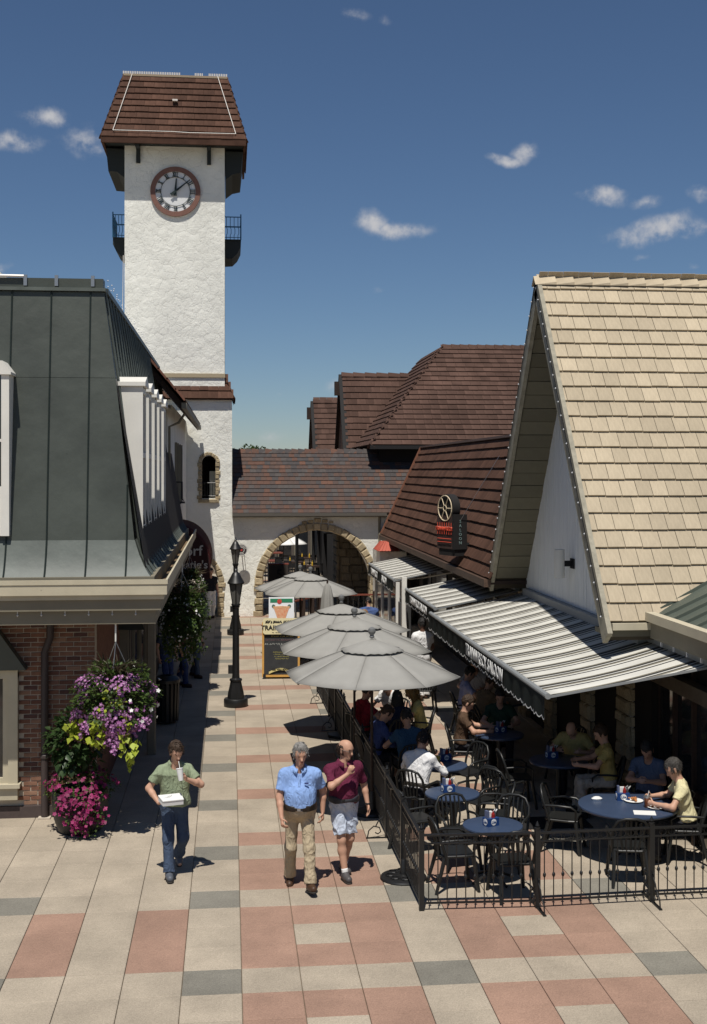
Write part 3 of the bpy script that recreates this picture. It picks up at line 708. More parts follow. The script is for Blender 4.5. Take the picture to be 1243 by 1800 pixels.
MB().box(hx0 + .42, 17, TY + 1.6, TY + 1.75, 3.0, HE - .15).build('wall', M_DARKIN, hipb)
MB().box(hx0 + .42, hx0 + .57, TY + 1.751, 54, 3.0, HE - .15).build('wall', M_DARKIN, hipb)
MB().box(hx0 + .05, 17, hy0 + .031, TY + 1.6, HE - .14, HE - .06).build('soffit', M_BLACKMATTE, hipb)
def wing(lab, xw, xe, ry, rz, half, ez, lim):
    t = thing('gabled_wing', lab, 'roof wing')
    v = Vector((0, half, rz - ez)); l = v.length
    tile_roof(t, (xw, ry - half, ez), (1, 0, 0), v, l, lambda b: (0, xe - xw), .36, .32, .03, M_BROWN2, lim)
    MB().prism([(xw + .02, ry - half, ez - .02), (xw + .02, ry, rz - .02), (xw + .02, ry + half, ez - .02)], (xe - xw, 0, 0)).build('roof_deck', M_BROWN2, t)
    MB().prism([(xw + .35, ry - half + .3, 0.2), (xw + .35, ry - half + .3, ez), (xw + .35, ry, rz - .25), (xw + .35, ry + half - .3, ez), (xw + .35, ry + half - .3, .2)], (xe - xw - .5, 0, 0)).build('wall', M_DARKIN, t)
    hip_tiles(t, (xw - .02, ry, rz), (xe, ry, rz), 9, .34, .045, M_BROWN2, name='ridge_tile')
    MB().beam((xw - .02, ry - half, ez), (xw - .02, ry, rz - .05), .08, .24, (1, 0, 0)).build('barge_board', M_BLACKMATTE, t)
    MB().beam((xw - .02, ry + half, ez), (xw - .02, ry, rz - .05), .08, .24, (1, 0, 0)).build('barge_board', M_DARKWOOD, t)
    MB().box(xw - .32, xw - .03, ry - .14, ry + .14, rz - .95, rz - .35).build('gable_block', M_DARKWOOD, t)
wing('brown tiled gable wing with ridge against the hipped roof', 4.88, 9.5, 53.2, 9.45, 2.4, 5.6, 150)
wing('smaller farther brown gable wing, leftmost of the roof peaks', 4.2, 9.5, 61.5, 8.75, 2.6, 4.9, 60)

# ------------------------------------------------------------------ long brown roof beside the saloon
wingb = thing('saloon_wing', 'long building with dark brown tiled roof above the smaller awnings', 'building')
BX0, BZ0, BX1, BZ1 = 5.42, 2.94, 6.86, 6.0
bv = Vector((BX1 - BX0, 0, BZ1 - BZ0)); bl = bv.length
tile_roof(wingb, (BX0, 43.25, BZ0), (0, -1, 0), bv, bl, lambda b: (0, 18.2), .34, .285, .035, M_BROWN, 300)
MB().add([(BX0, 43.25, BZ0 - .01), (BX0, 25.1, BZ0 - .01), (BX1, 25.1, BZ1 - .01), (BX1, 43.25, BZ1 - .01), (9, 25.1, BZ1 - .3), (9, 43.25, BZ1 - .3)], [(0, 1, 2, 3), (3, 2, 4, 5)]).build('roof_deck', M_BROWN, wingb)
MB().beam((BX0 - .02, 43.3, BZ0 + .02), (BX1 - .02, 43.3, BZ1 + .04), .12, .10, (0, 1, 0)).build('rake_trim', M_COPPER, wingb)
MB().beam((BX1, 43.3, BZ1 + .06), (BX1, 26, BZ1 + .06), .16, .06).build('ridge_cap', mat('ridge_dull', (.16, .105, .085), .7), wingb)
MB().prism([(BX0 + .05, 43.22, .5), (BX0 + .05, 43.22, BZ0 - .05), (BX1, 43.22, BZ1 - .05), (8, 43.22, BZ1 - .3), (8, 43.22, .5)], (0, -.1, 0)).build('wall', M_DARKWOOD, wingb)
MB().box(BX0 - .12, BX0 + .02, 25.2, 43.3, BZ0 - .17, BZ0 - .01).build('gutter', mat('gutter_brown', (.09, .055, .038), .55, var=.2), wingb)
MB().box(BX0 + .021, 6.3, 25.2, 43.2, BZ0 - .12, BZ0 - .04).build('soffit', M_DARKWOOD, wingb)
MB().box(6.3, 6.5, 25.6, 43.1, 0, BZ0 - .05).build('wall', mat('shopfront_dark', (.03, .025, .022), .7, var=.3), wingb)
for i in range(6):
    y = 27 + i * 2.7
    MB().box(6.27, 6.298, y, y + 1.7, .5, 2.2).build('window', M_GLASS, wingb)
MB().box(5.0, 5.9, 40.6, 42.6, 0, 2.5).build('wall', M_STUCCO, wingb)
cano = thing('red_canopy', 'small red ribbed canopy under the brown eave by the arch', 'canopy', (5.0, 40.2, 0))
mb = MB(); mb.add([(-.12, 0, 2.55), (.62, 0, 2.55), (.5, .45, 2.82), (.12, .45, 2.82), (.62, 1.2, 2.55), (.5, 1.2, 2.82), (-.12, 1.2, 2.55), (.12, 1.2, 2.82)], [(0, 1, 2, 3), (1, 4, 5, 2), (6, 0, 3, 7), (3, 2, 5, 7), (1, 0, 6, 4)])
mb.build('canopy_top', mat('canopy_red', (.42, .10, .065), .6), cano)
for i in range(7): MB().beam((-.1 + i * .116, -.012, 2.555), (.13 + i * .06, .44, 2.83), .02, .02).build('rib', MATS['canopy_red'], cano)
for i in range(7): MB().beam((-.125, .1 + i * .17, 2.56), (.115, .42 + i * .12, 2.83), .02, .02).build('rib', MATS['canopy_red'], cano)

# ------------------------------------------------------------------ A-frame saloon
sal = thing('a_frame_saloon', 'steep gabled building with tan shingle roof and white gable wall', 'building')
GX = 5.5; RY = 21.45; RZs = 8.62; EYn, EYf, EZs = 17.44, 25.4, 2.98
av = Vector((0, RY - EYn, RZs - EZs)); al = av.length
tile_roof(sal, (GX - .02, EYn, EZs), (1, 0, 0), av, al, lambda b: (0, 6.2), .272, .318, .028, M_TAN, 300, gap=.008, jit=.012, name='shingle', tilt=.05)
av2 = Vector((0, RY - EYf, RZs - EZs))
tile_roof(sal, (GX + 6.2, EYf, EZs), (-1, 0, 0), av2, av2.length, lambda b: (0, 6.2), .272, .318, .034, M_TAN, 40, name='shingle')
mb = MB(); mb.prism([(GX + .03, EYn, EZs - .03), (GX + .03, RY, RZs - .03), (GX + .03, EYf, EZs - .03), (GX + .03, EYf, EZs - .26), (GX + .03, RY, RZs - .26), (GX + .03, EYn, EZs - .26)], (6.0, 0, 0))
mb.build('roof_deck', mat('deck_dark', (.08, .065, .045), .9), sal)
# ridge shingles
me_r = tile_me(1, .32, .03); me_r.materials.append(M_TAN)
hip_tiles(sal, (GX + 6.2, RY, RZs + .045), (GX - .04, RY, RZs + .045), 19, .34, .05, M_TAN, name='ridge_shingle')
# soffit boards under the far slope and near slope overhang
WX = 6.22
for side, E_ in (('far', EYf), ('near', EYn)):
    v = Vector((0, RY - E_, RZs - EZs)); l = v.length; v.normalize(); n = Vector((0, v.z, -v.y)) * (1 if E_ > RY else -1)
    n = -Vector((1, 0, 0)).cross(v) * (1 if E_ < RY else -1)
    if n.z > 0: n = -n
    bme = MB().box(0, WX - GX - .02, -.001, .29, -.03, .0).mesh('soffit_board'); bme.materials.append(M_SOFFIT)
    k = 0; b = .1
    while b < l - .35:
        u_ = Vector((1, 0, 0)); w_ = u_.cross(v)
        inst('soffit_board', bme, sal, Vector((GX + .05, E_, EZs)) + v * b + n * (.185 + (k % 2) * .006), frame(u_, v, w_), (1, .985, 1)); b += .3; k += 1
# barge boards
for E_, nm in ((EYn, 'near'), (EYf, 'far')):
    v = Vector((0, RY - E_, RZs - EZs)).normalized()
    MB().beam(Vector((GX - .01, E_, EZs - .14)) - v * .1, Vector((GX - .01, RY, RZs - .16)), .075, .30, Vector((0, -v.z, v.y))).build('barge_board', mat('barge_olive', (.30, .275, .21), .7, var=.25, vscale=6), sal)
    nb = 24
    bulbs(sal, [Vector((GX - .06, E_, EZs)) + v * (i + .5) * (al / nb) + Vector((-.01, 0, -.04)) for i in range(nb)], .016)
    MB().tube([Vector((GX - .06, E_, EZs)) + v * .1, Vector((GX - .06, RY, RZs - .05))], .007, 4).build('light_cable', M_BLACK, sal)
# gable wall of painted boards
gz = 2.75
ny = 44
for i in range(ny):
    y0 = EYn + .12 + i * (EYf - EYn - .24) / ny; y1 = y0 + (EYf - EYn - .24) / ny - .006
    def zt(y): return min(EZs + (y - EYn) * (RZs - EZs) / (RY - EYn), EZs + (EYf - y) * (RZs - EZs) / (EYf - RY)) - .2
    d = .01 * ((i * 7) % 3) / 3
    mb = MB(); mb.prism([(WX - d, y0, gz), (WX - d, y1, gz), (WX - d, y1, max(gz + .02, zt(y1))), (WX - d, y0, max(gz + .02, zt(y0)))], (.05, 0, 0)); mb.build('wall_board', M_PALEBLUE, sal)
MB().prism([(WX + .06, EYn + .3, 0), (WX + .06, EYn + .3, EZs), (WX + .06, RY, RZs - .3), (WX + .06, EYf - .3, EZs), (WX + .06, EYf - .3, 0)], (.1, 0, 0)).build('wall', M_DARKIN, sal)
MB().box(WX - .12, WX + .05, EYn + .4, EYf - .3, 2.60, 2.745).build('ledge', mat('ledge_grey', (.30, .31, .31), .6), sal)
# near eave fascia
MB().box(GX - .0, 7.2, EYn - .06, EYn + .03, EZs - .2, EZs - .005).build('fascia', M_SOFFIT, sal)
MB().box(GX + .05, 7.2, EYn - .11, EYn - .061, EZs - .10, EZs + .0).build('gutter', M_CREAM, sal)
MB().box(GX, 7.6, EYn + .031, EYn + .6, EZs - .2, EZs - .12).build('soffit', M_SOFFIT, sal)
# cylinder wall lamp
wl = thing('wall_lamp', 'white cylinder lamp on the shaded gable wall', 'wall lamp', (WX, 21.62, 3.52))
MB().lathe([(.085, -.26), (.095, -.255), (.095, .255), (.085, .26)], (-.26, .1, 0), 18).build('lamp_cylinder', M_WHITEP, wl, smooth=40)
MB().box(-.18, -.02, .05, .15, -.05, .05).build('bracket', M_BLACKMATTE, wl)
MB().box(-.035, -.005, -.02, .2, -.09, .09).build('back_plate', M_BLACKMATTE, wl)

# ground floor front: stone piers, dark glazing, timber beam
for (y, w) in ((20.9, .55), (18.85, .62), (23.4, .6), (25.5, .6)):
    p = bpy.data.objects.new('stone_pier', None); COL.objects.link(p); p.parent = sal
    MB().box(6.23, 6.6, y - w / 2 + .03, y + w / 2 - .03, 0, 2.55).build('pier_core', M_MORTAR, p)
    z = 0; r_ = random.Random(int(y * 10))
    while z < 2.5:
        h = .16 + r_.random() * .16; k = r_.choice((1, 2, 2)); a = y - w / 2
        for q in range(k):
            ww = w / k if k == 1 else (w * (.4 + .2 * r_.random()) if q == 0 else y + w / 2 - a)
            o_ = inst('stone', srn.choice(blk), p, Vector((6.25, a + ww / 2, z + h / 2)), Matrix.Rotation(-math.pi / 2, 3, 'Z'), (ww - .012, .09, h - .012)); a += ww
        a = 6.2; 
        inst('stone', srn.choice(blk), p, Vector((6.42, y - w / 2 + .02, z + h / 2)), I3(), (.36, .06, h - .014))
        z += h
for (y0, y1) in ((14.2, 18.5), (19.2, 20.6), (21.2, 23.05), (23.75, 25.2)):
    w = bpy.data.objects.new('window', None); COL.objects.link(w); w.parent = sal
    MB().box(6.42, 6.44, y0, y1, .05, 2.5).build('pane', M_GLASS, w)
    n = max(2, int((y1 - y0) / .7))
    for i in range(n + 1):
        y = y0 + (y1 - y0) * i / n; MB().box(6.36, 6.418, y - .03, y + .03, .03, 2.5).build('mullion', M_DARKWOOD, w)
    MB().box(6.36, 6.417, y0, y1, .72, .80).build('mullion', M_DARKWOOD, w)
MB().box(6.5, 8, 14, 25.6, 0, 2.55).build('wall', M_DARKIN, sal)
MB().box(6.2, 6.38, 13.5, 18.1, 2.10, 2.30).build('beam', mat('timber_beam', (.085, .065, .042), .7, var=.2), sal)

# green metal roof block in the right foreground
grb = thing('green_roof_building', 'low building with sage green standing seam metal roof at right edge', 'building')
gx0, gy1 = 6.18, 17.35; gz0 = 3.06
gp = [(gx0 - .02, gy1, gz0), (gx0 - .02, 10.5, gz0), (gx0 + 3.4, 10.5, gz0 + 1.55), (gx0 + 3.4, gy1 + 2.2, gz0 + 1.55), (gx0 + .25, gy1 + .2, gz0 + .11)]
mb = MB(); mb.prism(gp, (0, 0, -.05)); mb.build('roof_deck', M_SAGE, grb)
gv = Vector((3.4, 0, 1.55)).normalized(); gn = Vector((-gv.z, 0, gv.x))
me_p = None
y = gy1 + .2; i = 0
while y > 11:
    x_end = 3.4; x_st = max(0, (y - gy1) * .9)
    a = Vector((gx0, y, gz0)) + gn * .012; 
    MB().beam(Vector((gx0 + x_st, y, gz0 + x_st * 1.55 / 3.4)) + gn * .02, Vector((gx0 + 3.4, y + (.9 if i == 0 else 0), gz0 + 1.55)) + gn * .02, .02, .045, gn).build('seam', M_SAGE, grb)
    y -= .42; i += 1
MB().beam((gx0 - .05, gy1 + .05, gz0 + .01), (gx0 - .05, 10.5, gz0 + .01), .14, .13).build('gutter', M_CREAM, grb)
MB().box(gx0 - .06, gx0 + .05, 10.5, gy1 + .0, gz0 - .30, gz0 - .055).build('fascia', M_TAUPE, grb)
MB().box(gx0 + .051, 7.2, 10.5, gy1, gz0 - .3, gz0 - .25).build('soffit', M_TAUPE, grb)
for i in range(12): MB().beam((gx0 - .02, 17.0 - i * .5, gz0 - .31), (gx0 - .02, 17.0 - i * .5, gz0 - .38), .025, .025).build('lamp_hook', M_BULB, grb)
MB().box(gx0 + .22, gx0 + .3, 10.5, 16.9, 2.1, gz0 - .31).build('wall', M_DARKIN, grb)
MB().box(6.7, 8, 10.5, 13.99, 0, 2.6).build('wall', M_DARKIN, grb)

# ------------------------------------------------------------------ awnings
def awning(lab, y0, y1, xb, zb, xf, zf, txts, sag=.05, drop=.3, back=0.0):
    t = thing('striped_awning', lab, 'awning', group='striped awnings of the saloon')
    nu, nv = 28, 10; V = []; A = []
    for i in range(nu + 1):
        for j in range(nv + 1):
            a = i / nu; b = j / nv; y = y0 + (y1 - y0) * a + back * (1 - a) * (1 - b)
            V.append((xb + (xf - xb) * b, y, zb + (zf - zb) * b - sag * math.sin(math.pi * b) * (.8 + .2 * math.sin(a * 5)))); A.append((y1 - y) + .05 * math.sin(a * 3))
    Q = [(i * (nv + 1) + j, (i + 1) * (nv + 1) + j, (i + 1) * (nv + 1) + j + 1, i * (nv + 1) + j + 1) for i in range(nu) for j in range(nv)]
    o = arr_mesh('canopy', V, Q, M_STRIPE, t, smooth=True)
    at = o.data.attributes.new('along', 'FLOAT', 'POINT'); at.data.foreach_set('value', A)
    sd = o.modifiers.new('thick', 'SOLIDIFY'); sd.thickness = .006; sd.offset = -1
    MB().tube([(xf, y0 - .06, zf - .01), (xf, y1 + .04, zf - .01)], .042, 10).build('front_bar', mat('bar_grey', (.24, .25, .25), .5), t)
    # scalloped valance
    n = max(8, int((y1 - y0) / .2)); mb = MB(); vt = []; vb = []; vw = []
    seg = n * 6
    for i in range(seg + 1):
        y = y0 + (y1 - y0) * i / seg; sc = abs(math.sin(math.pi * i / 6)); wv = .015 * math.sin(i * .35)
        vt.append((xf - .03, y, zf - .01)); vb.append((xf - .035 + wv, y, zf - drop - .04 * sc)); vw.append((xf - .036 + wv, y, zf - drop - .04 * sc - .016))
    b_ = vt + vb + vw; m_ = seg + 1
    mb.add(b_, [(i, i + 1, m_ + i + 1, m_ + i) for i in range(seg)], 0); mb.add(vb + vw, [(i, i + 1, m_ + i + 1, m_ + i) for i in range(seg)], 1)
    mb.build('valance', [M_VALANCE, M_LETTER], t, fix=False)
    for (tx, yc, sz) in txts: text_on(tx, sz, t, (xf - .056, yc, zf - drop * .55), (0, -1, 0), (0, 0, 1), M_LETTER, bold=.006, spacing=1.02)
    for y in (y0 + .35, y1 - .35):
        MB().tube([(xb + .02, y, zb - .2), ((xb + xf) / 2, y + (.3 if y < (y0 + y1) / 2 else -.3), (zb + zf) / 2 - .2), (xf + .02, y, zf - .05)], .022, 6).build('folding_arm', M_WHITEP, t)
    MB().beam((xb, y0 + back, zb + .03), (xb, y1, zb + .03), .12, .12).build('back_bar', mat('bar_grey', (.24, .25, .25), .5), t)
    MB().beam((xb, y0 - .02 + back, zb - .03), (xf, y0 - .02, zf - .03), .02, .03).build('side_hem', mat('bar_grey', (.24, .25, .25), .5), t)
    return t
awning('big striped awning nearest the camera with white saloon lettering on its valance', 16.0, 25.45, 6.30, 2.66, 4.22, 2.21, [('TRAINWRECK SALOON', 19.9, .27)], back=-.5)
awning('middle striped awning partly in the shadow of the gable', 26.15, 30.4, 6.25, 2.62, 4.42, 2.24, [('TRAINWRECK SALOON', 28.2, .235)], .03)
awning('farthest striped awning next to the small red canopy', 33.0, 38.9, 6.25, 2.62, 4.46, 2.24, [('TRAINWRECK', 37.2, .26), ('SALOON', 34.8, .26)], .03)
# ------------------------------------------------------------------ left building with the green metal mansard
man = thing('mansard_building', 'brick building with dark green metal mansard roof and cream gutter at left', 'building')
EX, EY, MYF = -.87, 17.5, 32.6
PROF = [(.26, 3.69), (.30, 3.74), (.36, 3.84), (.43, 3.99), (.50, 4.20)]
PROF2 = [(.505, 4.20), (.60, 5.0), (.70, 5.75), (.80, 6.57)]
PROF3 = [(.80, 6.575), (.90, 7.25), (.99, 7.86)]
def sheet_panel(axis, a0, a1, prof, m, off=0.0):
    """bent metal sheet between a0 and a1 along the eave; the corner end is mitred by the roof's inset"""
    mb = MB(); V = []
    for (d, z) in prof:
        for a in (a0, a1):
            if axis == 'x':
                x = min(a, EX - d); V.append((x, EY + d - off, z))
            else:
                y = max(a, EY + d); V.append((EX - d + off, y, z))
    n = len(prof)
    mb.add(V, [(2 * i, 2 * i + 1, 2 * i + 3, 2 * i + 2) for i in range(n - 1)])
    o = mb.build('metal_panel', m, man, smooth=40, fix=False)
    # standing seam
    pts = []
    for (d, z) in prof:
        if axis == 'x':
            if a1 > EX - d: break
            pts.append((a1, EY + d - .012, z))
        else:
            if a0 < EY + d: continue
            pts.append((EX - d + .012, a0, z))
    if len(pts) > 1: MB().tube(pts, .013 if axis == 'x' else .022, 4).build('seam', mat('seam_green', (.022, .03, .027), .5) if axis == 'x' else M_GREENPALE, man)  # paler green on street-side seams stands in for sun caught on the ribs
prn = random.Random(11)
xs = [-4.9, -4.33, -3.76, -3.19, -2.62, -2.05, -1.48, -.87]
for i in range(len(xs) - 1):
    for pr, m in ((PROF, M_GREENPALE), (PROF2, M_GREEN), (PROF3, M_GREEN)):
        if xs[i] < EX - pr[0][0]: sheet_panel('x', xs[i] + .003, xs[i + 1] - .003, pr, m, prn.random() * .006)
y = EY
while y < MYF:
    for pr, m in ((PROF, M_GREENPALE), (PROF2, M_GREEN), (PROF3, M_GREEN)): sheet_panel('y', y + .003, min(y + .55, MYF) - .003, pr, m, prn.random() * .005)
    y += .55
MB().add([(-9, EY + .3, 3.6), (EX - .3, EY + .3, 3.6), (EX - .3, MYF, 3.6), (-9, MYF, 3.6), (-9, EY + 1.02, 7.84), (EX - 1.02, EY + 1.02, 7.84), (EX - 1.02, MYF, 7.84), (-9, MYF, 7.84)],
         [(3, 2, 1, 0), (4, 5, 6, 7), (1, 2, 6, 5), (2, 3, 7, 6)]).build('roof_core', M_BLACKMATTE, man)
MB().add([(-9, EY + .56, 4.2), (EX - .6, EY + .58, 4.2), (EX - 1.03, EY + 1.05, 7.84), (-9, EY + 1.05, 7.84)], [(0, 1, 2, 3)]).build('roof_core', M_BLACKMATTE, man)
# cap course and roof-edge lamps
MB().box(-9, EX - .96, EY + .94, EY + 1.2, 7.87, 7.92).build('cap', M_GREENPALE, man)
MB().box(-9, EX - 1.0, EY + .99, EY + 1.25, 7.921, 8.06).build('cap', M_GREEN, man)
MB().box(EX - 1.2, EX - .95, EY + 1.2, MYF, 7.87, 7.95).build('cap', M_GREEN, man)
for x in (-3.0, -2.55, -2.02): MB().box(x - .025, x + .025, EY + .95, EY + 1.0, 7.94, 8.1).build('lamp_clip', M_STEEL, man)
MB().tube([(-6, EY + .96, 8.10), (-3.02, EY + .96, 8.08)], .022, 6).build('light_tube', M_TUBE, man)
bulbs(man, [(EX - .97 + prn.random() * .05, EY + 1.1 + i * .22, 7.98 + prn.random() * .08) for i in range(52)], .011)
# street-side dormers
for i, y in enumerate((18.62, 20.0, 21.5, 22.95, 24.5)):
    d = bpy.data.objects.new('dormer', None); COL.objects.link(d); d.parent = man
    xf = -1.295; zt = 6.48; dy = .70
    for (q, nm) in ((y, 'dormer_cheek'), (y + dy - .07, 'dormer_cheek')):
        MB().prism([(xf, q, 4.02), (xf, q, zt), (-1.72, q, zt), (-1.42, q, 4.1)], (0, .07, 0)).build(nm, M_WHITEP, d)
    MB().box(xf - .05, xf - .03, y + .071, y + dy - .071, 4.3, zt - .02).build('pane', M_GLASS, d)
    for z in (4.3, 5.4, zt - .1): MB().box(xf - .045, xf - .005, y + .071, y + dy - .071, z, z + .08).build('frame', M_WHITEP, d)
    MB().prism([(xf + .04, y - .04, zt), (xf + .04, y + dy + .04, zt), (xf + .04, y + dy + .04, zt + .06), (xf + .04, y + dy / 2, zt + .16), (xf + .04, y - .04, zt + .06)], (-.48, 0, 0)).build('dormer_roof', M_WHITEP, d)
# front dormer at the left edge of the picture
d = bpy.data.objects.new('dormer', None); COL.objects.link(d); d.parent = man
yf = EY + .42
for (a, b) in ((-3.16, -3.05), (-4.15, -4.04)):
    MB().prism([(a, yf, 4.27), (a, yf, 6.58), (a, yf + .55, 6.58), (a, yf + .14, 4.27)], (b - a, 0, 0)).build('dormer_cheek', M_WHITEP, d)
MB().prism([(-4.18, yf - .03, 6.582), (-3.02, yf - .03, 6.582), (-3.02, yf - .03, 6.62), (-3.14, yf - .03, 6.78), (-4.06, yf - .03, 6.78), (-4.18, yf - .03, 6.62)], (0, .5, 0)).build('dormer_roof', M_WHITEP, d)
MB().box(-4.038, -3.162, yf + .06, yf + .08, 5.0, 6.58).build('pane', M_GLASS, d)
MB().box(-4.038, -3.162, yf + .02, yf + .07, 4.27, 4.98).build('panel', M_WHITEP, d)
MB().box(-3.62, -3.58, yf + .03, yf + .059, 5.0, 6.58).build('frame', M_WHITEP, d)
MB().box(-4.038, -3.162, yf + .03, yf + .058, 5.62, 5.66).build('frame', M_WHITEP, d)
d.location.x = -.09
# eaves: gutter, fascia, frieze on both sides
def eave_run(p, u, ln, nrm):
    """p start, u along, nrm outward; boxes given as (out0, out1, z0, z1, material)"""
    u = Vector(u); nrm = Vector(nrm); p = Vector(p)
    for nm, o0, o1, z0, z1, m in (('gutter_lip', -.03, .0, 3.60, 3.665, M_CREAM), ('gutter', -.2, -.031, 3.45, 3.49, mat('gutter_rust', (.22, .14, .07), .9, col2=(.10, .075, .05), vscale=3)),
                                  ('gutter', -.035, -.012, 3.45, 3.60, M_CREAM), ('fascia', -.16, -.06, 3.38, 3.449, M_CREAM), ('fascia', -.2, -.10, 3.22, 3.379, M_TAUPE), ('frieze', -.26, -.18, 3.02, 3.219, M_TAUPE), ('roof_edge', -.275, -.201, 3.4, 3.69, M_TAUPE)):
        k0 = o0; k1 = o1
        vs = []
        for z in (z0, z1):
            for (a, o) in ((0, o0), (ln, o0), (ln, o1), (0, o1)):
                q = p + u * (a + (o if a else 0) * 1.0) + nrm * o     # mitre at the corner end
                vs.append((q.x, q.y, z))
        MB().add(vs, [(0, 1, 2, 3), (7, 6, 5, 4), (0, 1, 5, 4), (1, 2, 6, 5), (2, 3, 7, 6), (3, 0, 4, 7)]).build(nm, m, man)
eave_run((-9, EY, 0), (1, 0, 0), 9 + EX, (0, -1, 0))
eave_run((EX, MYF, 0), (0, -1, 0), MYF - EY, (1, 0, 0))
MB().box(-9, EX - .27, EY + .27, MYF, 3.1, 3.16).build('soffit', M_TAUPE, man)
bulbs(man, [(-4.3 + i * .33, EY + .17, 3.16) for i in range(10)], .018, 'fascia_lights')
for i in range(10): MB().beam((-4.3 + i * .33, EY + .172, 3.25), (-4.3 + i * .33, EY + .172, 3.18), .012, .012).build('lamp_hook', M_BULB, man)
# brick front
BWY = 18.7; BXR = -2.02
MB().box(-9, BXR, BWY - .001, BWY + .3, 0, 3.12).build('wall', M_MORTAR, man)
bk = pillow(.2, .022, .062, .06, prn, .004); bk.materials.append(M_BRICK); bk2 = pillow(.2, .024, .062, .08, prn, .008); bk2.materials.append(M_BRICK)
row = 0; z = .24; items = []
while z < 3.1:
    x = BXR - .1 - (.105 if row % 2 else 0)
    if row % 2: items.append((x + .158, z, .5))
    while x > -5:
        if not (x < -3.12 and .1 < z < 2.3): items.append((x, z, 1))
        x -= .21
    z += .0715; row += 1
items.sort(key=lambda t: -t[0])
for i, (x, z, s) in enumerate(items):
    if i < 300: inst('brick', prn.choice((bk, bk2)), man, Vector((x, BWY + .014, z)), Matrix.Rotation((prn.random() - .5) * .01, 3, 'Y'), (s, 1 + prn.random() * .3, 1))
rest = items[300:]
if rest: pieces(man, 'brick', bk, [(Vector((x, BWY + .014, z)), I3(), (s, 1, 1)) for x, z, s in rest], M_BRICK, 0)
MB().box(-9, BXR + .02, BWY - .06, BWY + .01, .026, .2).build('plinth', mat('plinth_brown', (.075, .055, .05), .8, var=.15), man)
MB().box(BXR - .3, BXR, BWY + .301, 23.0, 0, 3.12).build('wall', mat('brick_return', (.16, .07, .045), .9, var=.3, vscale=12), man)
# cream bay window with a little green roof
bay = bpy.data.objects.new('bay_window', None); COL.objects.link(bay); bay.parent = man
bx = -3.13
MB().box(-5, bx, BWY - .14, BWY + .011, .32, .50).build('apron', M_CREAM, bay)
MB().box(-5, bx + .04, BWY - .19, BWY + .012, .5, .56).build('sill', M_CREAM, bay)
MB().box(bx - .14, bx, BWY - .13, BWY + .011, .56, 2.2).build('frame', M_CREAM, bay)
MB().box(bx - .22, bx - .141, BWY - .10, BWY + .01, .56, 2.12).build('frame', M_CREAM, bay)
MB().box(-5, bx, BWY - .131, BWY + .011, 2.12, 2.24).build('frame', M_CREAM, bay)
MB().box(-5, bx - .221, BWY - .095, BWY + .009, .561, .64).build('frame', M_CREAM, bay)
MB().box(-5, bx - .2, BWY - .04, BWY - .02, .6, 2.13).build('pane', M_GLASS, bay)
MB().prism([(-5, BWY - .25, 2.26), (bx + .14, BWY - .25, 2.26), (bx - .14, BWY - .25, 2.66), (bx - .28, BWY - .25, 2.86), (-5, BWY - .25, 2.86)], (0, .23, 0)).build('bay_roof', M_GREEN, bay)
# downspout with straps
MB().tube([(-2.66, BWY - .1, 3.1), (-2.66, BWY - .1, 2.72), (-2.74, BWY - .1, 2.5), (-2.74, BWY - .1, .06)], .055, 10).build('downspout', mat('spout_brown', (.06, .045, .042), .5), man, smooth=40)
MB().lathe([(.062, 0), (.072, .01), (.072, .05), (.062, .06)], (-2.74, BWY - .1, .92), 10).build('downspout_collar', MATS['spout_brown'], man)
MB().box(-2.83, -2.65, BWY - .19, BWY - .01, .026, .05).build('downspout_shoe', M_MORTAR, man)
# recessed shopfront round the corner
MB().box(-3.2, -1.84, 23.0, 23.2, 0, 3.1).build('wall', mat('shop_wall', (.10, .09, .075), .8, var=.15), man)
sw = bpy.data.objects.new('shop_window', None); COL.objects.link(sw); sw.parent = man
MB().box(-2.02, -1.86, 22.9, 22.999, .5, 2.6).build('frame', M_TAUPE, sw); MB().box(-2.8, -2.021, 22.96, 22.98, .5, 2.4).build('pane', M_GLASS, sw)
MB().box(-2.02, -1.86, 22.8, 22.899, 2.4, 2.7).build('frame', M_TAUPE, sw)
MB().prism([(-2.7, 22.6, 2.3), (-1.55, 22.6, 2.3), (-1.75, 22.99, 2.75), (-2.7, 22.99, 2.75)], (0, .01, .02)).build('shade_awning', M_GREEN, sw)
MB().beam((-1.42, 22.6, 0), (-1.42, 22.6, 3.1), .16, .16, (1, 0, 0)).build('porch_post', M_TAUPE, man, bevel=.02)
MB().box(-1.98, -1.84, 23.201, MYF, 0, 3.1).build('wall', mat('shop_dark', (.05, .04, .035), .8, var=.2), man)
for i in range(5):
    y = 23.6 + i * 1.75; w = bpy.data.objects.new('shop_window', None); COL.objects.link(w); w.parent = man
    MB().box(-1.839, -1.82, y, y + 1.3, .6, 2.4).build('pane', M_GLASS, w)
    for q in (y - .06, y + 1.3): MB().box(-1.839, -1.79, q, q + .06, .55, 2.45).build('frame', M_TAUPE, w)
    MB().box(-1.839, -1.79, y, y + 1.3, 2.401, 2.46).build('frame', M_TAUPE, w); MB().box(-1.839, -1.79, y, y + 1.3, .54, .599).build('frame', M_TAUPE, w)

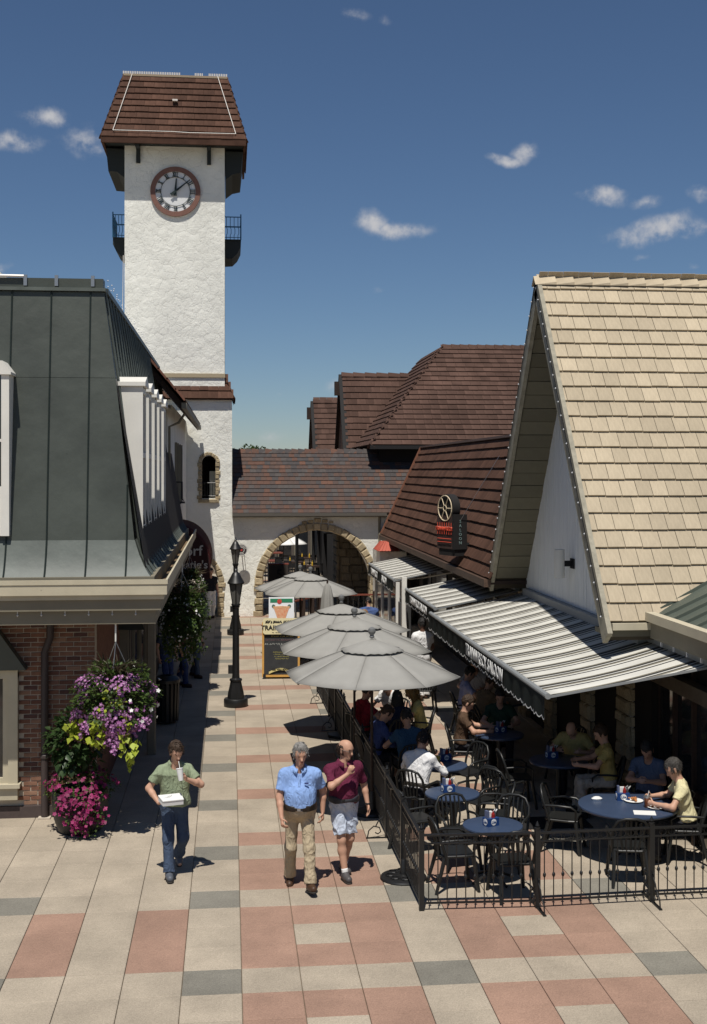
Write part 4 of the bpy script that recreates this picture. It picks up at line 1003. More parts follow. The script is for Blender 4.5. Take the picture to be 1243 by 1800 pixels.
# ------------------------------------------------------------------ stucco house between the mansard and the tower
b2 = thing('stucco_house', 'shaded stucco house with brown tiled eaves between green roof and tower', 'building')
HX = -1.52; ez2 = 6.78
MB().box(-8, HX, MYF + .05, TY - .01, 0, 6.95).build('wall', M_STUCCO, b2)
MB().prism([(-8, 30.3, 3.7), (HX, 30.3, 3.7), (HX, 30.3, 6.8), (-8, 30.3, 12)], (0, MYF - 30.25, 0)).build('wall', M_STUCCO, b2)
v2 = Vector((-.73, 0, .86)); v2n = v2.normalized()
tile_roof(b2, (-1.06, 28.7, ez2 + .05), (0, 1, 0), v2, 3.2, lambda b: (0, 14.6), .34, .285, .035, M_BROWN, 120)
MB().prism([(-1.08, 28.75, ez2), (-1.08 - 2.33, 28.75, ez2 + 2.75), (-1.08 - 2.33, 28.75, ez2 + 2.55), (-1.1, 28.75, ez2 - .17)], (0, 14.5, 0)).build('roof_deck', M_DARKWOOD, b2)
for i in range(9):
    a = Vector((-1.03, 28.62, ez2 + .06)) + v2n * i * .31
    MB().beam(a, a + v2n * .33 + Vector((0, 0, .02)), .2, .045, Vector((0, 0, 1))).build('rake_tile', mat('rake_tile_red', (.17, .075, .05), .8, objvar=.2), b2)
MB().beam((-1.05, 28.7, ez2 - .06), (-1.05, 43.45, ez2 - .06), .12, .14).build('gutter', mat('gutter_pale', (.24, .22, .17), .5), b2)
MB().tube([(-1.1, 30.6, ez2 - .15), (-1.25, 30.6, 6.4), (-1.48, 30.6, 6.3), (-1.48, 30.6, 5.2)], .035, 6).build('downspout', M_TAUPE, b2)
for y in (34.5, 37.2):
    w = bpy.data.objects.new('window', None); COL.objects.link(w); w.parent = b2
    MB().box(HX + .002, HX + .04, y, y + 1.0, 4.3, 5.9).build('pane', M_GLASS, w)
    MB().box(HX + .003, HX + .07, y - .09, y - .001, 4.2, 6.0).build('frame', M_TAUPE, w); MB().box(HX + .003, HX + .07, y + 1.001, y + 1.09, 4.2, 6.0).build('frame', M_TAUPE, w)
MB().tube([(HX, 33.4, 4.9), (HX + .24, 33.4, 4.9), (HX + .24, 33.4, 4.45), (HX + .32, 33.4, 4.35), (HX + .02, 33.4, 4.35)], .03, 6).build('bracket', M_BLACK, b2)
# maroon barrel awning with lettering
ba = thing('barrel_awning', 'dark maroon barrel awning with white lettering over the shaded shop door', 'awning', (0, 33.6, 0))
na = 14; V = []; Q = []
prof = [(-1.52 + 1.0 * math.sin(t), 2.55 + 1.15 * math.cos(t)) for t in [math.pi / 2 * i / na for i in range(na + 1)]]
for y in (0, 1.6, 3.2, 4.8):
    for (x, z) in prof: V.append((x, y, z))
for k in range(3):
    for i in range(na): Q.append((k * (na + 1) + i, k * (na + 1) + i + 1, (k + 1) * (na + 1) + i + 1, (k + 1) * (na + 1) + i))
o = arr_mesh('canopy', V, Q, M_MAROON, ba, smooth=True); sd = o.modifiers.new('thick', 'SOLIDIFY'); sd.thickness = .01
MB().prism([(x, -.01, z) for x, z in prof] + [(-1.52, -.01, 2.55)], (0, .012, 0)).build('end_panel', mat('maroon_end', (.035, .012, .012), .85), ba)
MB().box(-1.5, -.53, -.012, .0, 2.25, 2.549).build('valance', mat('maroon_end', (.035, .012, .012), .85), ba)
text_on('dorf', .4, ba, (-1.08, -.024, 3.02), (1, 0, 0), (0, 0, 1), mat('letter_cream', (.5, .48, .44), .7), bold=.004)
text_on("Hatie's", .3, ba, (-1.0, -.024, 2.64), (1, 0, 0), (0, 0, 1), mat('letter_cream', (.5, .48, .44), .7), bold=.004)

# ------------------------------------------------------------------ beyond the arch
M_FAR = mat('far_wall', (.13, .11, .09), .9, var=.2)
fb = thing('courtyard_building', 'dark stone building seen through the arch on the right', 'building')
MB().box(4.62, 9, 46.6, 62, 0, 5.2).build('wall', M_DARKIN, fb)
r_ = random.Random(4)
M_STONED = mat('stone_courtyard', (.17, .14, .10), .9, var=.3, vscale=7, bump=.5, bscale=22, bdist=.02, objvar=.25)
blkg = [pillow(1, 1, 1, .14, srn, .10) for _ in range(3)]
for b_ in blkg: b_.materials.append(M_STONED)
z = 0
while z < 3.4:
    h = .2 + r_.random() * .14; x = 4.15 + r_.random() * .1
    while x < 5.9:
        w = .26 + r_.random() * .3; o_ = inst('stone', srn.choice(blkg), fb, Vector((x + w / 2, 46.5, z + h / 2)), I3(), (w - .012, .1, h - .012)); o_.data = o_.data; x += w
    z += h
for r in range(12):
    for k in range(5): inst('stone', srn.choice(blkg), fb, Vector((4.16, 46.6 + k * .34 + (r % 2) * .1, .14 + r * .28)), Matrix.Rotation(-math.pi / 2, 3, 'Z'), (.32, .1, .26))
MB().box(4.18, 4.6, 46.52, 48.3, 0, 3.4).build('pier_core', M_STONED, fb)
MB().box(3.8, 4.14, 48.6, 62, 2.7, 3.2).build('canopy_beam', M_BLACKMATTE, fb)
for i in range(3): MB().beam((3.9, 50 + i * 3.6, 0), (3.9, 50 + i * 3.6, 2.7), .14, .14, (1, 0, 0)).build('column', M_BLACKMATTE, fb)
fb2 = thing('courtyard_back_building', 'shaded building closing the courtyard far behind the arch', 'building')
MB().box(-6, 9, 70, 74, 0, 5.0).build('wall', mat('back_wall', (.10, .085, .07), .9, var=.2), fb2)
for i in range(9):
    x = -1 + i * .95; w = bpy.data.objects.new('window', None); COL.objects.link(w); w.parent = fb2
    MB().box(x, x + .7, 69.93, 69.99, .4, 2.5).build('pane', M_GLASS, w); MB().box(x - .06, x - .001, 69.9, 69.98, .3, 2.6).build('frame', M_TAUPE, w); MB().box(x, x + .7, 69.9, 69.98, 2.5, 2.62).build('frame', M_TAUPE, w)
pole = MB(); pole.tube([(2.85, 52, 0), (2.85, 52, 3.2)], .07, 8); pole.lathe([(.16, 0), (.16, .1), (.09, .25)], (2.85, 52, 0), 12)
tag(pole.build('lamp_post', M_BLACK), 'plain black post standing in the courtyard behind the arch', 'post')
box5 = thing('number_sign', 'dark square planter box with the numeral 5 behind the arch', 'sign', (2.05, 50.2, 0))
MB().box(-.45, .35, 0, .4, .55, 1.35).build('panel', mat('sign5', (.05, .04, .035), .7), box5); MB().box(-.3, .2, .05, .35, 0, .55).build('base', M_DARKWOOD, box5)
text_on('5', .55, box5, (-.02, -.006, .95), (1, 0, 0), (0, 0, 1), M_BLACKMATTE)
MB().box(-.47, .37, .01, .39, 1.351, 1.4).build('rim', M_REDWOOD, box5)
# red-railed deck fence in front of the arch
df = thing('deck_fence', 'low fence with dark posts and red wooden rails near the arch', 'fence')
for (x, y) in ((1.55, 38.6), (2.4, 40.2), (2.75, 40.9), (3.05, 41.5), (4.95, 41.5)):
    MB().box(x - .08, x + .08, y - .08, y + .08, 0, 1.1).build('post', M_DARKWOOD, df, bevel=.012)
MB().beam((1.62, 38.7, .98), (2.36, 40.12, .98), .09, .05).build('rail', M_REDWOOD, df); MB().beam((2.46, 40.3, .98), (3.0, 41.42, .98), .09, .05).build('rail', M_REDWOOD, df); MB().beam((3.14, 41.5, .98), (4.86, 41.5, .98), .09, .05).build('rail', M_REDWOOD, df)
for i in range(9): MB().beam((3.3 + i * .18, 41.5, .1), (3.3 + i * .18, 41.5, .95), .03, .03, (1, 0, 0)).build('picket', M_BLACK, df)
for i in range(9):
    t = (i + .5) / 9; q = lerp((1.62, 38.7, 0), (3.0, 41.42, 0), t); MB().beam((q.x, q.y, .1), (q.x, q.y, .95), .03, .03, (1, 0, 0)).build('picket', M_BLACK, df)
# ------------------------------------------------------------------ street lamps
def street_lamp(lab, x, y):
    t = thing('street_lamp', lab, 'street lamp', (x, y, SLABZ), group='black lantern posts along the walkway')
    MB().lathe([(.255, 0), (.265, .02), (.265, .15), (.25, .175), (.2, .18)], (0, 0, 0), 24).build('base', M_BLACK, t, smooth=35)
    MB().lathe([(.19, .18), (.185, .22), (.175, .3), (.15, .40), (.125, .52), (.12, .56)], (0, 0, 0), 20, flute=.03).build('pedestal', M_BLACK, t, smooth=25)
    MB().lathe([(.135, .56), (.14, .575), (.135, .60), (.085, .62), (.078, .7), (.072, 1.6), (.07, 2.16), (.085, 2.18), (.085, 2.22), (.06, 2.24)], (0, 0, 0), 16).build('post', M_BLACK, t, smooth=35)
    MB().box(-.17, -.075, -.05, .05, .72, .9).build('outlet_box', M_BLACK, t)
    l = bpy.data.objects.new('lantern', None); COL.objects.link(l); l.parent = t; l.location = (0, 0, 2.2)
    z0, z1, r0, r1 = .05, .50, .08, .16
    MB().lathe([(.06, 0), (.1, .02), (.1, .05)], (0, 0, 0), 12).build('lantern_foot', M_BLACK, l)
    for k in range(6):
        a = k * math.pi / 3 + math.pi / 6; b = a + math.pi / 3
        p = [(r0 * math.cos(a), r0 * math.sin(a), z0), (r1 * math.cos(a), r1 * math.sin(a), z1)]
        MB().tube(p, .012, 4).build('lantern_bar', M_BLACK, l)
        q = [(r0 * math.cos(b), r0 * math.sin(b), z0), (r1 * math.cos(b), r1 * math.sin(b), z1)]
        MB().prism([p[0], q[0], q[1], p[1]], Vector((math.cos((a + b) / 2), math.sin((a + b) / 2), 0)) * -.004).build('pane', mat('lantern_glass', (.15, .145, .13), .22, spec=.6, alpha=None), l)
    MB().lathe([(.185, .495), (.19, .515), (.165, .56), (.11, .66), (.075, .73), (.05, .75), (.03, .77), (.045, .79), (.03, .815), (.012, .83), (.008, .88)], (0, 0, 0), 18).build('lantern_cap', M_BLACK, l, smooth=35)
    return t
street_lamp('near black street lamp on the walkway, left of the chalkboard', .14, 27.06)
street_lamp('far black street lamp close to the tower foot', .19, 38.87)

# ------------------------------------------------------------------ chalkboard easel and pizza poster
cb = thing('chalkboard_sign', 'wooden framed chalkboard easel with cream saloon header board', 'sign', (1.28, 30.6, SLABZ), -.05)
M_FRW = mat('frame_orange', (.55, .30, .075), .55, var=.1)
def tilt(parent, name, mb, m, ang=-.12): 
    o = mb.build(name, m, parent); o.rotation_euler.x = ang; return o
lean = bpy.data.objects.new('front_leaf', None); COL.objects.link(lean); lean.parent = cb; lean.location = (0, -.1, .1); lean.rotation_euler.x = -.10
MB().box(-.43, .43, 0, .03, .0, 1.3).build('board', mat('chalkboard', (.035, .036, .038), .85, var=.25, vscale=5), lean)
for a in ((-.47, -.42, .0, 1.3), (.42, .47, .0, 1.3)): MB().box(a[0], a[1], -.02, .05, a[2], a[3]).build('frame', M_FRW, lean)
MB().box(-.47, .47, -.021, .051, -.055, -.001).build('frame', M_FRW, lean)
hd = MB(); hd.prism([(-.45, -.05, 1.04), (-.40, -.05, 1.0), (.40, -.05, 1.0), (.45, -.05, 1.04), (.45, -.05, 1.36), (.40, -.05, 1.40), (-.40, -.05, 1.40), (-.45, -.05, 1.36)], (0, .028, 0)); hd.build('header_board', mat('header_cream', (.74, .66, .40), .6), lean)
text_on('TRAINWRECK', .155, lean, (0, -.056, 1.16), (1, 0, 0), (0, 0, 1), M_BLACKMATTE, bold=.004)
def scribble(parent, x0, x1, z, h, m, y=-.003, seed=0, bold=.010):
    r = random.Random(seed); mb = MB(); x = x0
    while x < x1:
        w = .018 + r.random() * .03; k = r.random()
        mb.beam((x, y, z - h / 2 * r.random()), (x + w * .6, y, z + h / 2 * (.4 + .6 * r.random())), bold, .004, (0, 1, 0))
        if k > .3: mb.beam((x + w * .3, y, z), (x + w, y, z - h * .3), bold, .004, (0, 1, 0))
        x += w * 1.15 + (.03 if k > .85 else 0)
    mb.build('chalk_writing', m, parent, fix=False)
scribble(lean, -.38, .38, 1.31, .09, M_BLACKMATTE, -.054, 1, .022); scribble(lean, -.22, .2, 1.045, .02, M_BLACKMATTE, -.054, 2, .008)
M_CH1 = mat('chalk_white', (.5, .52, .48), .9); M_CH2 = mat('chalk_yellow', (.42, .38, .12), .9); M_CH3 = mat('chalk_pink', (.3, .16, .18), .9)
scribble(lean, -.24, .3, .95, .04, M_CH2, seed=3); scribble(lean, -.38, .3, .86, .03, M_CH3, seed=4, bold=.006); scribble(lean, -.4, .32, .76, .045, M_CH1, seed=5, bold=.008)
for i in range(4): scribble(lean, -.2 + i * .02, .2 - i * .01, .56 - i * .055, .035, M_CH2, seed=6 + i, bold=.006)
mb = MB(); N_ = 14
mb.prism([(-.3 + .6 * i / N_, -.03, .02 + .09 * math.sin(math.pi * i / N_)) for i in range(N_ + 1)] + [(.3 - .6 * i / N_, -.03, .075 + .09 * math.sin(math.pi * i / N_)) for i in range(N_ + 1)], (0, .025, 0)); mb.build('banner', mat('banner_cream', (.62, .52, .22), .6), lean)
text_on('SEE YOU SOON', .062, lean, (0, -.034, .13), (1, 0, 0), (0, 0, 1), M_BLACKMATTE, bold=.002)
back = MB().box(-.46, .46, .0, .03, .0, 1.28).build('back_leaf', M_DARKWOOD, cb); back.location = (0, .32, .03); back.rotation_euler.x = .19
for x in (-.41, .41): MB().beam((x, -.11, .0), (x, -.1, .12), .05, .07, (1, 0, 0)).build('leg', M_BLACKMATTE, cb)
po = thing('pizza_poster', 'white poster with a pizza slice standing above the chalkboard', 'poster', (1.3, 30.95, SLABZ), -.05)
po.rotation_euler.x = -.12; po.location.y -= .12
MB().box(-.32, .32, 0, .03, 1.25, 1.99).build('poster_panel', mat('poster_white', (.85, .86, .87), .35), po)
MB().box(-.285, .285, -.004, -.0005, 1.85, 1.95).build('green_band', mat('poster_green', (.03, .22, .11), .5), po)
ring_solid(0, .06, -.009, -.0045, 20).build('round_logo', mat('poster_red', (.55, .06, .05), .5), po).location = (-.05, 0, 1.88)
mb = MB(); mb.prism([(-.2, -.006, 1.73), (.2, -.006, 1.73), (.12, -.006, 1.5), (.06, -.006, 1.27), (-.04, -.006, 1.27), (-.12, -.006, 1.5)], (0, .005, 0)); mb.build('pizza_print', mat('pizza', (.72, .24, .12), .6, col2=(.75, .5, .3), vscale=18), po)
mb = MB(); mb.prism([(-.215, -.009, 1.715), (.215, -.009, 1.715), (.205, -.009, 1.755), (0, -.009, 1.765), (-.205, -.009, 1.755)], (0, .005, 0)); mb.build('crust_print', mat('crust', (.75, .42, .22), .6, var=.2), po)
for x in (-.2, .2): ring_solid(0, .045, -.005, -.001, 14).build('leaf_print', mat('poster_olive', (.12, .17, .14), .5), po).location = (x, 0, 1.76)
MB().tube([(.35, .015, 0), (.35, .015, 1.8), (.31, .015, 1.9)], .018, 6).build('stand_pole', M_STEEL, po); MB().tube([(-.3, .06, 0), (-.3, .06, 1.3)], .018, 6).build('stand_pole', M_STEEL, po)
MB().box(-.36, .36, -.1, .25, 0, .04).build('stand_base', M_BLACK, po)

# ------------------------------------------------------------------ umbrellas
M_SEAM = mat('umbrella_seam', (.25, .243, .225), .9)
def umbrella(lab, x, y, apex, rim, R, rot, m=M_CANVAS, table=True, n=8, pole_m=None):
    t = thing('patio_umbrella', lab, 'umbrella', (x, y, SLABZ), rot, 'open patio umbrellas')
    nr = 7; V = []; F = []
    h = apex - rim
    for k in range(n):
        a0 = 2 * math.pi * k / n; a1 = 2 * math.pi * (k + 1) / n; b = len(V)
        for i in range(nr + 1):
            s = .12 + .88 * i / nr
            for j in range(5):
                f = j / 4; c = Vector((math.cos(a0), math.sin(a0), 0)) * (1 - f) + Vector((math.cos(a1), math.sin(a1), 0)) * f
                dip = .009 * math.sin(math.pi * f) * s * (1 + .5 * (i / nr))
                V.append((c.x * R * s, c.y * R * s, apex - h * (s ** 1.12) - dip))
        for i in range(nr):
            for j in range(4): q = b + i * 5 + j; F.append((q, q + 5, q + 6, q + 1))
    o = arr_mesh('canopy', V, F, m, t, smooth=False)
    me = o.data; me.polygons.foreach_set('use_smooth', [True] * len(me.polygons))
    sd = o.modifiers.new('thick', 'SOLIDIFY'); sd.thickness = .004
    # vent cap with scalloped hem
    V = []; F = []; nn = n * 6
    for i in range(5):
        s = i / 4
        for k in range(nn):
            a = 2 * math.pi * k / nn; kk = (k % 6) / 6; fl = math.cos(math.pi / n) / math.cos((a % (2 * math.pi / n)) - math.pi / n); r = .35 * R * s * fl + .02
            V.append((r * math.cos(a), r * math.sin(a), apex + .038 - (h * .335) * (s ** 1.05) + (.012 * abs(math.sin(3 * math.pi * kk)) if i == 4 else 0) + .004 * s * math.sin(k * 1.7 + i)))
    for i in range(4):
        for k in range(nn): F.append((i * nn + k, (i + 1) * nn + k, (i + 1) * nn + (k + 1) % nn, i * nn + (k + 1) % nn))
    o = arr_mesh('vent_cap', V, F, m, t, smooth=True); sd = o.modifiers.new('thick', 'SOLIDIFY'); sd.thickness = .004
    MB().lathe([(.025, 0), (.04, .02), (.028, .045), (.03, .05), (.055, .085), (.06, .11), (.05, .145), (.02, .165), (.0, .168)], (0, 0, apex + .05), 14).build('finial', mat('finial_grey', (.16, .16, .155), .3, spec=.6), t, smooth=40)
    MB().tube([(0, 0, .05), (0, 0, apex)], .022, 8).build('pole', pole_m or M_DARKWOOD, t)
    for k in range(n):
        a = 2 * math.pi * k / n
        MB().tube([(R * s_ * math.cos(a), R * s_ * math.sin(a), apex - h * (s_ ** 1.12) + .004) for s_ in (.3, .5, .7, .85, 1.0)], .005, 4).build('panel_seam', M_SEAM, t)
        MB().beam((0, 0, apex - .06), (R * .98 * math.cos(a), R * .98 * math.sin(a), rim - .02), .014, .02).build('rib', M_BLACKMATTE, t)
    MB().lathe([(.26, 0), (.27, .02), (.25, .05), (.06, .07), (.04, .3), (.03, .34)], (0, 0, 0), 20).build('base', M_BLACK, t, smooth=35)
    return t
OFF = math.pi / 8
umbrella('nearest grey canvas umbrella with ball finial over the patio rail', 2.14, 18.35, 2.60, 2.10, 1.34, OFF + .1)
umbrella('second grey canvas umbrella from the front of the patio', 2.15, 21.05, 2.60, 2.10, 1.36, OFF + .02)
umbrella('third grey canvas umbrella, its tip over the chalkboard', 2.17, 23.75, 2.55, 2.10, 1.36, OFF + .1)
umbrella('pale grey umbrella with wide canopy just before the arch', 2.14, 32.4, 2.42, 1.95, 1.3, OFF)
umbrella('pale grey umbrella half hidden behind the one before the arch', 1.95, 33.9, 2.36, 1.92, 1.3, OFF + .2)
umbrella('bright white umbrella in the sunlit courtyard beyond the arch', 2.62, 60, 2.25, 1.62, 1.25, OFF, M_CANVASW, pole_m=M_BLACK)
cu_ = thing('closed_umbrella', 'folded grey umbrella standing upright between the open ones', 'umbrella', (2.3, 28.8, SLABZ))
V = []; F = []; nn = 24
for i, (z, r) in enumerate(((2.52, .02), (2.45, .07), (2.2, .12), (1.8, .15), (1.5, .17), (1.35, .16))):
    for k in range(nn): a = 2 * math.pi * k / nn; rr = r * (1 + .28 * math.sin(a * 8)); V.append((rr * math.cos(a), rr * math.sin(a), z))
for i in range(5):
    for k in range(nn): F.append((i * nn + k, (i + 1) * nn + k, (i + 1) * nn + (k + 1) % nn, i * nn + (k + 1) % nn))
arr_mesh('canopy', V, F, M_CANVAS, cu_, smooth=True); MB().tube([(0, 0, 0), (0, 0, 2.6)], .022, 8).build('pole', M_DARKWOOD, cu_); MB().lathe([(.25, 0), (.25, .05), (.04, .1), (.03, .3)], (0, 0, 0), 16).build('base', M_BLACK, cu_)
# spare umbrella base by the corner of the rail
ub = thing('umbrella_base', 'empty black cast iron umbrella base under the corner fence panel', 'umbrella base', (2.2, 15.4, SLABZ))
MB().lathe([(.29, 0), (.30, .012), (.29, .03), (.26, .04), (.10, .05), (.05, .06), (.035, .22), (.025, .24)], (0, 0, 0), 28).build('disc', M_BLACK, ub, smooth=35)
for k in range(8):
    a = k * math.pi / 4; c = Vector((.17 * math.cos(a), .17 * math.sin(a), .052))
    MB().tube([c + Vector((.055 * math.cos(t), .055 * math.sin(t), 0)) for t in [q * math.pi / 5 for q in range(10)]], .010, 5, closed=True).build('ornament', M_BLACK, ub)

# ------------------------------------------------------------------ wrought iron patio fence: one thing per panel
bal_me = MB().tube([(0, 0, .0), (0, 0, .70)], .0075, 5).lathe([(.0075, .27), (.017, .285), (.021, .30), (.017, .315), (.0075, .33)], (0, 0, 0), 8).mesh('baluster'); bal_me.materials.append(M_BLACK)
ring_me = MB().tube([(.042 * math.cos(t), 0, .042 * math.sin(t)) for t in [k * math.pi / 6 for k in range(12)]], .0055, 5, closed=True).mesh('ring'); ring_me.materials.append(M_BLACK)
post_me = MB().box(-.03, .03, -.03, .03, .0, .93).mesh('post'); post_me.materials.append(M_BLACK)
fin_me = MB().lathe([(.036, .93), (.036, .95), (.015, .955), (.026, .975), (.015, 1.0), (.006, 1.02), (.0, 1.03)], (0, 0, 0), 10).mesh('finial'); fin_me.materials.append(M_BLACK)
def spiral(c, r0, r1, turns, a0, n=22, ax='y'):
    return [(c[0], c[1] + (r0 + (r1 - r0) * i / n) * math.cos(a0 + turns * 2 * math.pi * i / n), c[2] + (r0 + (r1 - r0) * i / n) * math.sin(a0 + turns * 2 * math.pi * i / n)) for i in range(n + 1)]
fm = MB(); fm.box(-.02, .02, -.3, .3, 0, .012)
for s in (-1, 1):
    fm.tube([(0, s * .28, .012), (0, s * .26, .11), (0, s * .19, .17), (0, s * .11, .15), (0, s * .09, .09), (0, s * .13, .06), (0, s * .17, .08)], .009, 6)
    fm.tube([(0, s * .16, .17), (0, s * .12, .25), (0, s * .05, .30), (0, s * .035, .34), (0, s * .07, .36)], .009, 6)
foot_me = fm.mesh('scroll_foot'); foot_me.materials.append(M_BLACK)
def fence_panel(lab, a, b, end_post=False, foot=True, half_foot=0):
    a = Vector(a); b = Vector(b); d = b - a; L_ = d.length; ang = math.atan2(d.y, d.x)
    t = thing('fence_panel', lab, 'fence', (a.x, a.y, SLABZ), ang, 'black iron rail panels around the patio')
    for (nm, z, h, w) in (('top_rail', .885, .022, .042), ('second_rail', .785, .016, .026), ('bottom_rail', .085, .018, .03)):
        MB().box(.03, L_ - .03, -w / 2, w / 2, z - h / 2, z + h / 2).build(nm, M_BLACK, t)
    n = max(4, int(round((L_ - .08) / .108)))
    for i in range(n): inst('baluster', bal_me, t, (.03 + (i + .5) * (L_ - .06) / n, 0, .085))
    for i in range(n + 1):
        x = .03 + i * (L_ - .06) / n
        if .06 < x < L_ - .06: inst('ring', ring_me, t, (x, 0, .835))
    for x in ((0, L_) if end_post else (0,)):
        p = inst('post', post_me, t, (x, 0, 0)); inst('finial', fin_me, p, (0, 0, 0))
        if foot and x > 0 or foot and not end_post: inst('scroll_foot', foot_me, t, (x, 0, .0))
    return t
fence_panel('front fence panel left of the blue tables, from the corner post', (2.25, 14.25), (3.63, 14.2), foot=False)
fence_panel('front fence panel in the middle, below the big occupied table', (3.63, 14.2), (5.05, 14.27))
fence_panel('front fence panel at the right edge of the picture', (5.05, 14.27), (6.45, 14.3), end_post=False)
fa = Vector((2.25, 14.25)); fz = Vector((2.06, 28.6)); fd = (fz - fa); nf = 10
ordw = ['first', 'second', 'third', 'fourth', 'fifth', 'sixth', 'seventh', 'eighth', 'ninth', 'tenth']
for i in range(nf):
    p = fa + fd * (i + 1) / nf; q = fa + fd * i / nf
    fence_panel('%s side fence panel along the walkway, counted from the corner post' % ordw[i], (p.x, p.y), (q.x, q.y), foot=(i in (1, 3, 6, 8)))

# ------------------------------------------------------------------ tables and chairs
def table(lab, x, y, r=.38, m=M_TABLEB, h=.72, grp='round patio tables'):
    t = thing('patio_table', lab, 'table', (x, y, SLABZ), 0, grp)
    MB().lathe([(r - .03, h - .045), (r - .008, h - .04), (r, h - .02), (r - .004, h - .004), (r - .02, h), (.0, h)], (0, 0, 0), 40).build('table_top', m, t, smooth=35)
    MB().tube([(0, 0, .05), (0, 0, h - .045)], .035, 10).build('pedestal', M_BLACK, t)
    for k in range(4):
        a = k * math.pi / 2 + .4; MB().tube([(0, 0, .14), (.12 * math.cos(a), .12 * math.sin(a), .1), (.3 * math.cos(a), .3 * math.sin(a), .02)], .018, 6).build('leg', M_BLACK, t)
    return t
def make_chair():
    t = thing('patio_chair', 'chair', 'chair', (0, 0, 0), 0, 'black resin patio chairs')
    # local: the sitter faces -Y, backrest at +Y
    V = MB(); n = 9; pts = []
    V.prism([(-.2, -.22, .43), (.2, -.22, .43), (.225, -.1, .43), (.21, .18, .43), (.15, .23, .43), (-.15, .23, .43), (-.21, .18, .43), (-.225, -.1, .43)], (0, 0, .028)); V.build('seat', M_RESIN, t, bevel=.008)
    bk_ = [(-.215, .16, .43), (-.225, .21, .6), (-.215, .255, .74), (-.16, .285, .835), (-.07, .30, .865), (.07, .30, .865), (.16, .285, .835), (.215, .255, .74), (.225, .21, .6), (.215, .16, .43)]
    MB().tube(bk_, .019, 7).build('backrest', M_RESIN, t, smooth=60)
    for i in range(5):
        x = -.12 + i * .06; zt = .855 - abs(x) * .25
        MB().tube([(x * .8, .21, .455), (x, .235, .6), (x, .27, .75), (x, .297, zt)], [.017, .014, .014, .014], 5).build('slat', M_RESIN, t)
    for s in (-1, 1):
        MB().tube([(s * .19, -.19, .44), (s * .235, -.25, .0)], [.028, .02], 7).build('leg', M_RESIN, t)
        MB().tube([(s * .19, .17, .44), (s * .225, .29, .0)], [.028, .02], 7).build('leg', M_RESIN, t)
        MB().tube([(s * .225, .22, .64), (s * .255, .05, .655), (s * .25, -.13, .65), (s * .235, -.2, .6), (s * .21, -.19, .45)], .016, 6).build('armrest', M_RESIN, t, smooth=60)
    return t
chair0 = make_chair(); chair_used = [False]
def chair(lab, x, y, face):           # face: direction the sitter looks, as an angle (0 = +X, 90 = +Y)
    o = chair0 if not chair_used[0] else copy_tree(chair0); chair_used[0] = True
    o.location = (x, y, SLABZ); o.rotation_euler = (0, 0, math.radians(face) + math.pi / 2); o['label'] = lab; return o
M_LOGO = mat('caddy_blue', (.012, .045, .16), .4)
def caddy(lab, x, y, z, rz):
    t = thing('condiment_caddy', lab, 'caddy', (x, y, z), rz, 'blue condiment caddies on the tables')
    MB().box(-.085, .085, -.06, .06, 0, .1).build('carton', M_LOGO, t)
    for (sx, sy, u) in ((0, -.061, (1, 0, 0)), (-.086, 0, (0, -1, 0)), (.086, 0, (0, 1, 0))):
        u = Vector(u); n = u.cross(Vector((0, 0, 1)))
        c = Vector((sx, sy, .052)) 
        o = MB().lathe([(.040, 0), (.040, .003), (0, .003)], (0, 0, 0), 18).build('round_logo', M_LETTER, t); o.matrix_basis = Matrix.Translation(c) @ frame(u, Vector((0, 0, 1)), n).to_4x4()
        text_on('Lite', .044, t, c + n * .0045, u, (0, 0, 1), M_LOGO, extrude=.001, bold=.001)
    MB().box(-.05, .03, .0, .04, .06, .17).build('napkins', M_LETTER, t); MB().box(-.075, -.045, -.03, .03, .08, .19).build('menu_card', mat('menu', (.1, .12, .2), .5), t)
    MB().lathe([(.022, .03), (.024, .1), (.022, .14), (.008, .17), (.005, .19)], (.02, -.02, 0), 10).build('ketchup_bottle', mat('ketchup', (.25, .015, .012), .3), t)
    MB().lathe([(.02, .03), (.02, .13), (.012, .15), (.012, .175), (0, .178)], (.06, .0, 0), 10).build('shaker', mat('sauce', (.05, .05, .06), .3), t)
    for k in range(5):
        MB().beam((.0 + k * .012, .01, .1), (.03 + k * .02, -.01 + k * .006, .175 + .01 * (k % 3)), .016, .004).build('sugar_packet', M_LETTER, t)
TT = .72 + SLABZ
table('round blue table with caddy nearest the front fence', 3.3, 15.16); table('round blue table with caddy behind the front one', 3.07, 16.72); table('blue table where the man in the white shirt sits', 3.22, 18.35)
table('large blue table with plates and drinks shared by two men', 5.3, 15.9, .66)
caddy('caddy with napkins on the front blue table', 3.27, 15.13, TT, .45); caddy('caddy with napkins on the second blue table', 3.02, 16.78, TT, .25); caddy('caddy on the table of the white-shirted man', 3.3, 18.6, TT, .3); caddy('caddy with white bottle on the big occupied table', 5.3, 16.12, TT, -.1)
table('table in deep shade beneath the big awning', 5.05, 18.45, .45); table('dark table beneath the second umbrella', 2.78, 22.05, .42); table('dark table in umbrella shade behind the fence', 2.72, 20.1, .42)
table('table under the awning beside the lavender shirt', 5.25, 23.3, .45); table('empty shaded table at the middle of the awning', 4.55, 20.4, .42)
table('table beside the far white railing', 3.6, 28.6, .42); table('table by the farthest umbrella', 2.7, 33.0, .42)
caddy('caddy on the deep shade table under the big awning', 4.98, 18.6, TT, .2); caddy('caddy on the empty shaded table', 4.6, 20.5, TT, .5)
